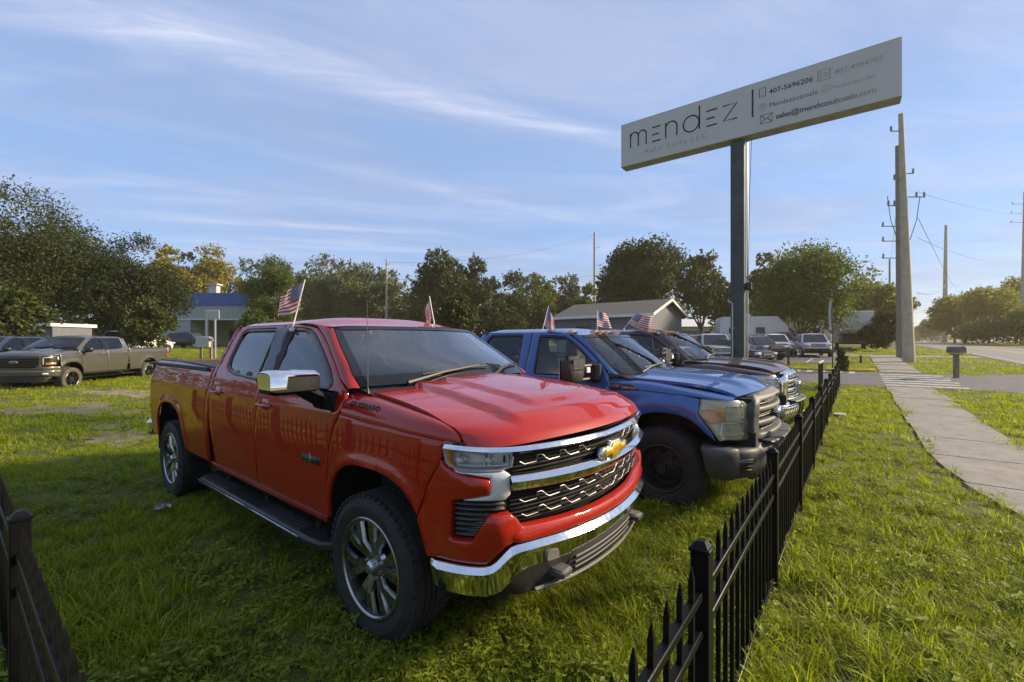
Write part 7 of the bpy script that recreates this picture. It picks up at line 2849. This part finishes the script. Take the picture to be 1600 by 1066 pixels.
def tuft(name, nbl, rad_, h0, h1, w, material, seed, lie=0.0, seg=3):
    r_ = np.random.default_rng(seed)
    V, F = [], []
    for k in range(nbl):
        a, q = r_.uniform(0, 6.28), rad_ * r_.uniform(0, 1) ** .6
        b0 = np.array([q * math.cos(a), q * math.sin(a), -.005])
        dr = a + r_.normal(0, .9)
        h = r_.uniform(h0, h1)
        out = np.array([math.cos(dr), math.sin(dr), 0]) * h * r_.uniform(.25, .95) * (1 + lie)
        ww = w * r_.uniform(.7, 1.25)
        side = np.array([-math.sin(dr), math.cos(dr), 0]) * ww / 2
        base = len(V)
        for s_ in range(seg + 1):
            t = s_ / seg
            p = b0 + out * t ** 1.7 + np.array([0, 0, h * (1 - lie * .85) * (t - .22 * t ** 2.6 * (1 + np.linalg.norm(out) / h))])
            k_ = (1 - t ** 2.2) * (1 if s_ else .7)
            if s_ == seg:
                V.append(p)
            else:
                V += [p - side * k_, p + side * k_]
        for s_ in range(seg - 1):
            i = base + 2 * s_
            F.append((i, i + 1, i + 3, i + 2))
        i = base + 2 * (seg - 1)
        F.append((i, i + 1, i + 2))
    me = bpy.data.meshes.new(name)
    me.from_pydata([tuple(v) for v in V], [], F)
    me.polygons.foreach_set('use_smooth', [True] * len(F))
    me.materials.append(material)
    o = bpy.data.objects.new(name, me)
    lib.objects.link(o)


def weed(name, nlv, h, ll, material, seed):
    r_ = np.random.default_rng(seed)
    V, F = [], []
    for k in range(nlv):
        a = r_.uniform(0, 6.28)
        b0 = np.array([r_.normal(0, .03), r_.normal(0, .03), r_.uniform(.15, 1) * h])
        d = np.array([math.cos(a), math.sin(a), r_.uniform(-.25, .45)])
        s = np.array([-math.sin(a), math.cos(a), r_.normal(0, .25)])
        L = ll * r_.uniform(.6, 1.2)
        w = L * r_.uniform(.38, .52)
        i = len(V)
        V += [b0, b0 + d * L * .4 + s * w / 2, b0 + d * L - np.array([0, 0, L * .15]), b0 + d * L * .4 - s * w / 2]
        F.append((i, i + 1, i + 2, i + 3))
    for k in range(4):
        a = r_.uniform(0, 6.28)
        t = np.array([r_.normal(0, .03), r_.normal(0, .03), h])
        s = np.array([math.cos(a), math.sin(a), 0]) * .0025
        i = len(V)
        V += [-s, s, t + s, t - s]
        F.append((i, i + 1, i + 2, i + 3))
    me = bpy.data.meshes.new(name)
    me.from_pydata([tuple(v) for v in V], [], F)
    me.materials.append(material)
    o = bpy.data.objects.new(name, me)
    lib.objects.link(o)


for k in range(4):
    tuft('piece_%02d' % k, 22, .055, .055, .125, .0058, G_['turf'], 100 + k)
for k in range(4, 6):
    tuft('piece_%02d' % k, 16, .06, .12, .24, .0068, G_['turf'], 100 + k)
for k in range(6, 9):
    weed('piece_%02d' % k, 16, (.06, .10, .15)[k - 6], .050, G_['weed'], 100 + k)
tuft('piece_09', 14, .08, .07, .15, .0045, G_['straw'], 109, .75)
for k in range(10, 12):
    tuft('piece_%02d' % k, 46, .20, .06, .13, .011, G_['turf'], 100 + k, 0, 2)
for k in range(12, 14):
    tuft('piece_%02d' % k, 60, .60, .07, .15, .032, G_['turf'], 100 + k, 0, 2)


def litter(name, n, size, material, seed, z=.03):
    r_ = np.random.default_rng(seed)
    V, F = [], []
    for k in range(n):
        c = np.array([r_.normal(0, .10), r_.normal(0, .10), r_.uniform(.3, 1) * z])
        a = r_.uniform(0, 6.28)
        d = np.array([math.cos(a), math.sin(a), r_.normal(0, .25)]) * size * r_.uniform(.6, 1.2)
        e = np.array([-math.sin(a), math.cos(a), r_.normal(0, .35)]) * size * .35
        i = len(V)
        V += [c - d, c + e, c + d + np.array([0, 0, size * .3]), c - e]
        F.append((i, i + 1, i + 2, i + 3))
    me = bpy.data.meshes.new(name)
    me.from_pydata([tuple(v) for v in V], [], F)
    me.materials.append(material)
    lib.objects.link(bpy.data.objects.new(name, me))


litter('piece_14', 3, .026, leaf_mat('dead_leaf', (.09, .05, .022), (.24, .155, .075), .2, 3.0), 114)
litter('piece_15', 3, .007, mat('clover_flower', (.70, .70, .64), .7), 115, .10)


def vnoise(x, y, f, seed):
    r_ = np.random.default_rng(seed)
    T = r_.uniform(0, 1, (256, 256))
    X, Y = x * f + 1000, y * f + 1000
    i, j = np.floor(X).astype(int), np.floor(Y).astype(int)
    u, v = X - i, Y - j
    u, v = u * u * (3 - 2 * u), v * v * (3 - 2 * v)
    g = lambda a, b: T[a % 256, b % 256]
    return (g(i, j) * (1 - u) + g(i + 1, j) * u) * (1 - v) + (g(i, j + 1) * (1 - u) + g(i + 1, j + 1) * u) * v


r_ = np.random.default_rng(3)
bare = []
for (px, py, l, w, dens) in ((120, 640, 2.6, .9, .25), (210, 618, 2.6, .8, .25), (190, 684, 1.2, .6, .25), (150, 668, .8, .4, .4), (1215, 1020, .30, .20, .35), (1238, 960, .22, .16, .5), (300, 860, .3, .25, .5), (110, 905, .22, .15, .35)):
    x, y, z = atg(px, py)
    bare.append((x, y, l, w, dens))
pts, idx, scl, rots = [], [], [], []
BANDS = [(.35, 3.2, 520, 'n'), (3.2, 6, 300, 'n'), (6, 10, 150, 'n'), (10, 17, 26, 'm'), (17, 32, 10, 'm'), (32, 62, 1.3, 'f')]
for (d0, d1, den, kind) in BANDS:
    half = R(66) if d0 > 3 else R(80)
    area = half * (d1 * d1 - d0 * d0)
    n = int(area * den)
    d = np.sqrt(r_.uniform(d0 * d0, d1 * d1, n))
    a = TH + r_.uniform(-half, half, n)
    x, y = d * np.cos(a), d * np.sin(a)
    ok = np.ones(n, bool)
    edge = vnoise(x, y, 2.2, 8) * .34 - .12
    yb = y + .055 * np.maximum(0, 9 - x) ** 2
    ok &= ~((yb < -.86 - edge * .9) & (yb > -2.10 + edge * .9) & (x < 40.5) & (x > 2.5))
    fl = np.where(y < -4, np.minimum(3, (-4 - y) * .8), 0)
    ok &= ~((x > DRV0 - fl - .02) & (x < DRV1 + fl + np.where(y > 5.5, 5.6, 0)) & (y > -14))
    ok &= ~((x > 30.95) & (x < 62) & (y > .55))
    ok &= ~((y < -6.6) & (y > -13.4))
    ok &= ~((x > 40.4) & (x < 43.4) & (y < 14))
    prob = np.ones(n)
    for (bx, by, l, w, dens) in bare:
        q = ((x - bx) / l) ** 2 + ((y - by) / w) ** 2 if l < 1.5 else ((x - bx) / w) ** 2 * .55 + ((y - by) / l) ** 2 * .9
        prob *= 1 - (1 - dens) * np.exp(-q * 1.1)
    pn = vnoise(x, y, .8, 4) * .6 + vnoise(x, y, 3.1, 5) * .4
    prob *= .50 + .75 * sstep(pn, .25, .60)
    # under the trucks little grows
    for (tx, ty) in ((2.42, 2.17), (5.40, 1.55), (8.38, 1.62)):
        prob *= np.where((np.abs(x - tx) < .75) & (y > ty - .4) & (y < ty + 4.6), .45, 1)
    ok &= r_.uniform(0, 1, n) < prob
    x, y, pn = x[ok], y[ok], pn[ok]
    n = len(x)
    wn = vnoise(x, y, 1.3, 6)
    tall = vnoise(x, y, .55, 7)
    u = r_.uniform(0, 1, n)
    if kind == 'n':
        lot = (y > .45)
        k = r_.integers(0, 4, n)
        k = np.where((u < .10 + .25 * (tall > .62) + .22 * (~lot & (x < 3.2))), r_.integers(4, 6, n), k)
        k = np.where((r_.uniform(0, 1, n) < np.where(lot & (x < 3.0), .62, .22) * (wn > .36)), r_.integers(6, 9, n), k)
        k = np.where(r_.uniform(0, 1, n) < .03 + .09 * (pn < .36), 9, k)
        q_ = r_.uniform(0, 1, n)
        k = np.where(q_ < .022, 14, np.where(q_ > .988, 15, k))
        s = r_.uniform(.70, 1.20, n) * (.70 + .45 * tall)
    elif kind == 'm':
        k = r_.integers(10, 12, n)
        s = r_.uniform(.8, 1.3, n)
    else:
        k = r_.integers(12, 14, n)
        s = r_.uniform(.8, 1.2, n)
    pts.append(np.c_[x, y, gzv(x, y)])
    idx.append(k)
    scl.append(s)
    rots.append(np.c_[r_.normal(0, .10, n), r_.normal(0, .10, n), r_.uniform(0, 6.28, n)])
pts, idx, scl, rots = np.concatenate(pts), np.concatenate(idx), np.concatenate(scl), np.concatenate(rots)
print('grass pieces', len(pts))
me = bpy.data.meshes.new('grass')
me.vertices.add(len(pts))
me.vertices.foreach_set('co', pts.astype(np.float32).ravel())
for nm, ty, val in (('idx', 'INT', idx.astype(np.int32)), ('scl', 'FLOAT', scl.astype(np.float32)), ('rot', 'FLOAT_VECTOR', rots.astype(np.float32).ravel())):
    at_ = me.attributes.new(nm, ty, 'POINT')
    at_.data.foreach_set('vector' if ty == 'FLOAT_VECTOR' else 'value', val)
grass = bpy.data.objects.new('grass', me)
COL.objects.link(grass)
tag(grass, kind='stuff')
ng = bpy.data.node_groups.new('turf_scatter', 'GeometryNodeTree')
ng.interface.new_socket('Geometry', in_out='INPUT', socket_type='NodeSocketGeometry')
ng.interface.new_socket('Geometry', in_out='OUTPUT', socket_type='NodeSocketGeometry')
gi, go = ng.nodes.new('NodeGroupInput'), ng.nodes.new('NodeGroupOutput')
ip = ng.nodes.new('GeometryNodeInstanceOnPoints')
ci = ng.nodes.new('GeometryNodeCollectionInfo')
ci.inputs['Collection'].default_value = lib
ci.inputs['Separate Children'].default_value = True
ci.inputs['Reset Children'].default_value = True


def named(nm, ty):
    n = ng.nodes.new('GeometryNodeInputNamedAttribute')
    n.data_type = ty
    n.inputs['Name'].default_value = nm
    return n.outputs['Attribute']


er = ng.nodes.new('FunctionNodeEulerToRotation')
ng.links.new(named('rot', 'FLOAT_VECTOR'), er.inputs[0])
ng.links.new(gi.outputs[0], ip.inputs['Points'])
ng.links.new(ci.outputs[0], ip.inputs['Instance'])
ip.inputs['Pick Instance'].default_value = True
ng.links.new(named('idx', 'INT'), ip.inputs['Instance Index'])
ng.links.new(er.outputs[0], ip.inputs['Rotation'])
ng.links.new(named('scl', 'FLOAT'), ip.inputs['Scale'])
ng.links.new(ip.outputs[0], go.inputs[0])
md = grass.modifiers.new('turf_scatter', 'NODES')
md.node_group = ng

# ------------------------------------------------------------------ the hazy evening air
hz = bpy.data.materials.new('haze')
hz.use_nodes = True
t = hz.node_tree
t.nodes.clear()
pv = N(t, 'ShaderNodeVolumePrincipled')
pv.inputs['Color'].default_value = (.98, .88, .62, 1)
pv.inputs['Density'].default_value = .00055
pv.inputs['Anisotropy'].default_value = .35
o = N(t, 'ShaderNodeOutputMaterial')
t.links.new(pv.outputs[0], o.inputs['Volume'])
hb = MB().box((0, 0, 14.5), (2 * 900, 2 * 900, 31.0))
hb_ = hb.obj('haze', hz, smooth=False)
tag(hb_, kind='stuff')
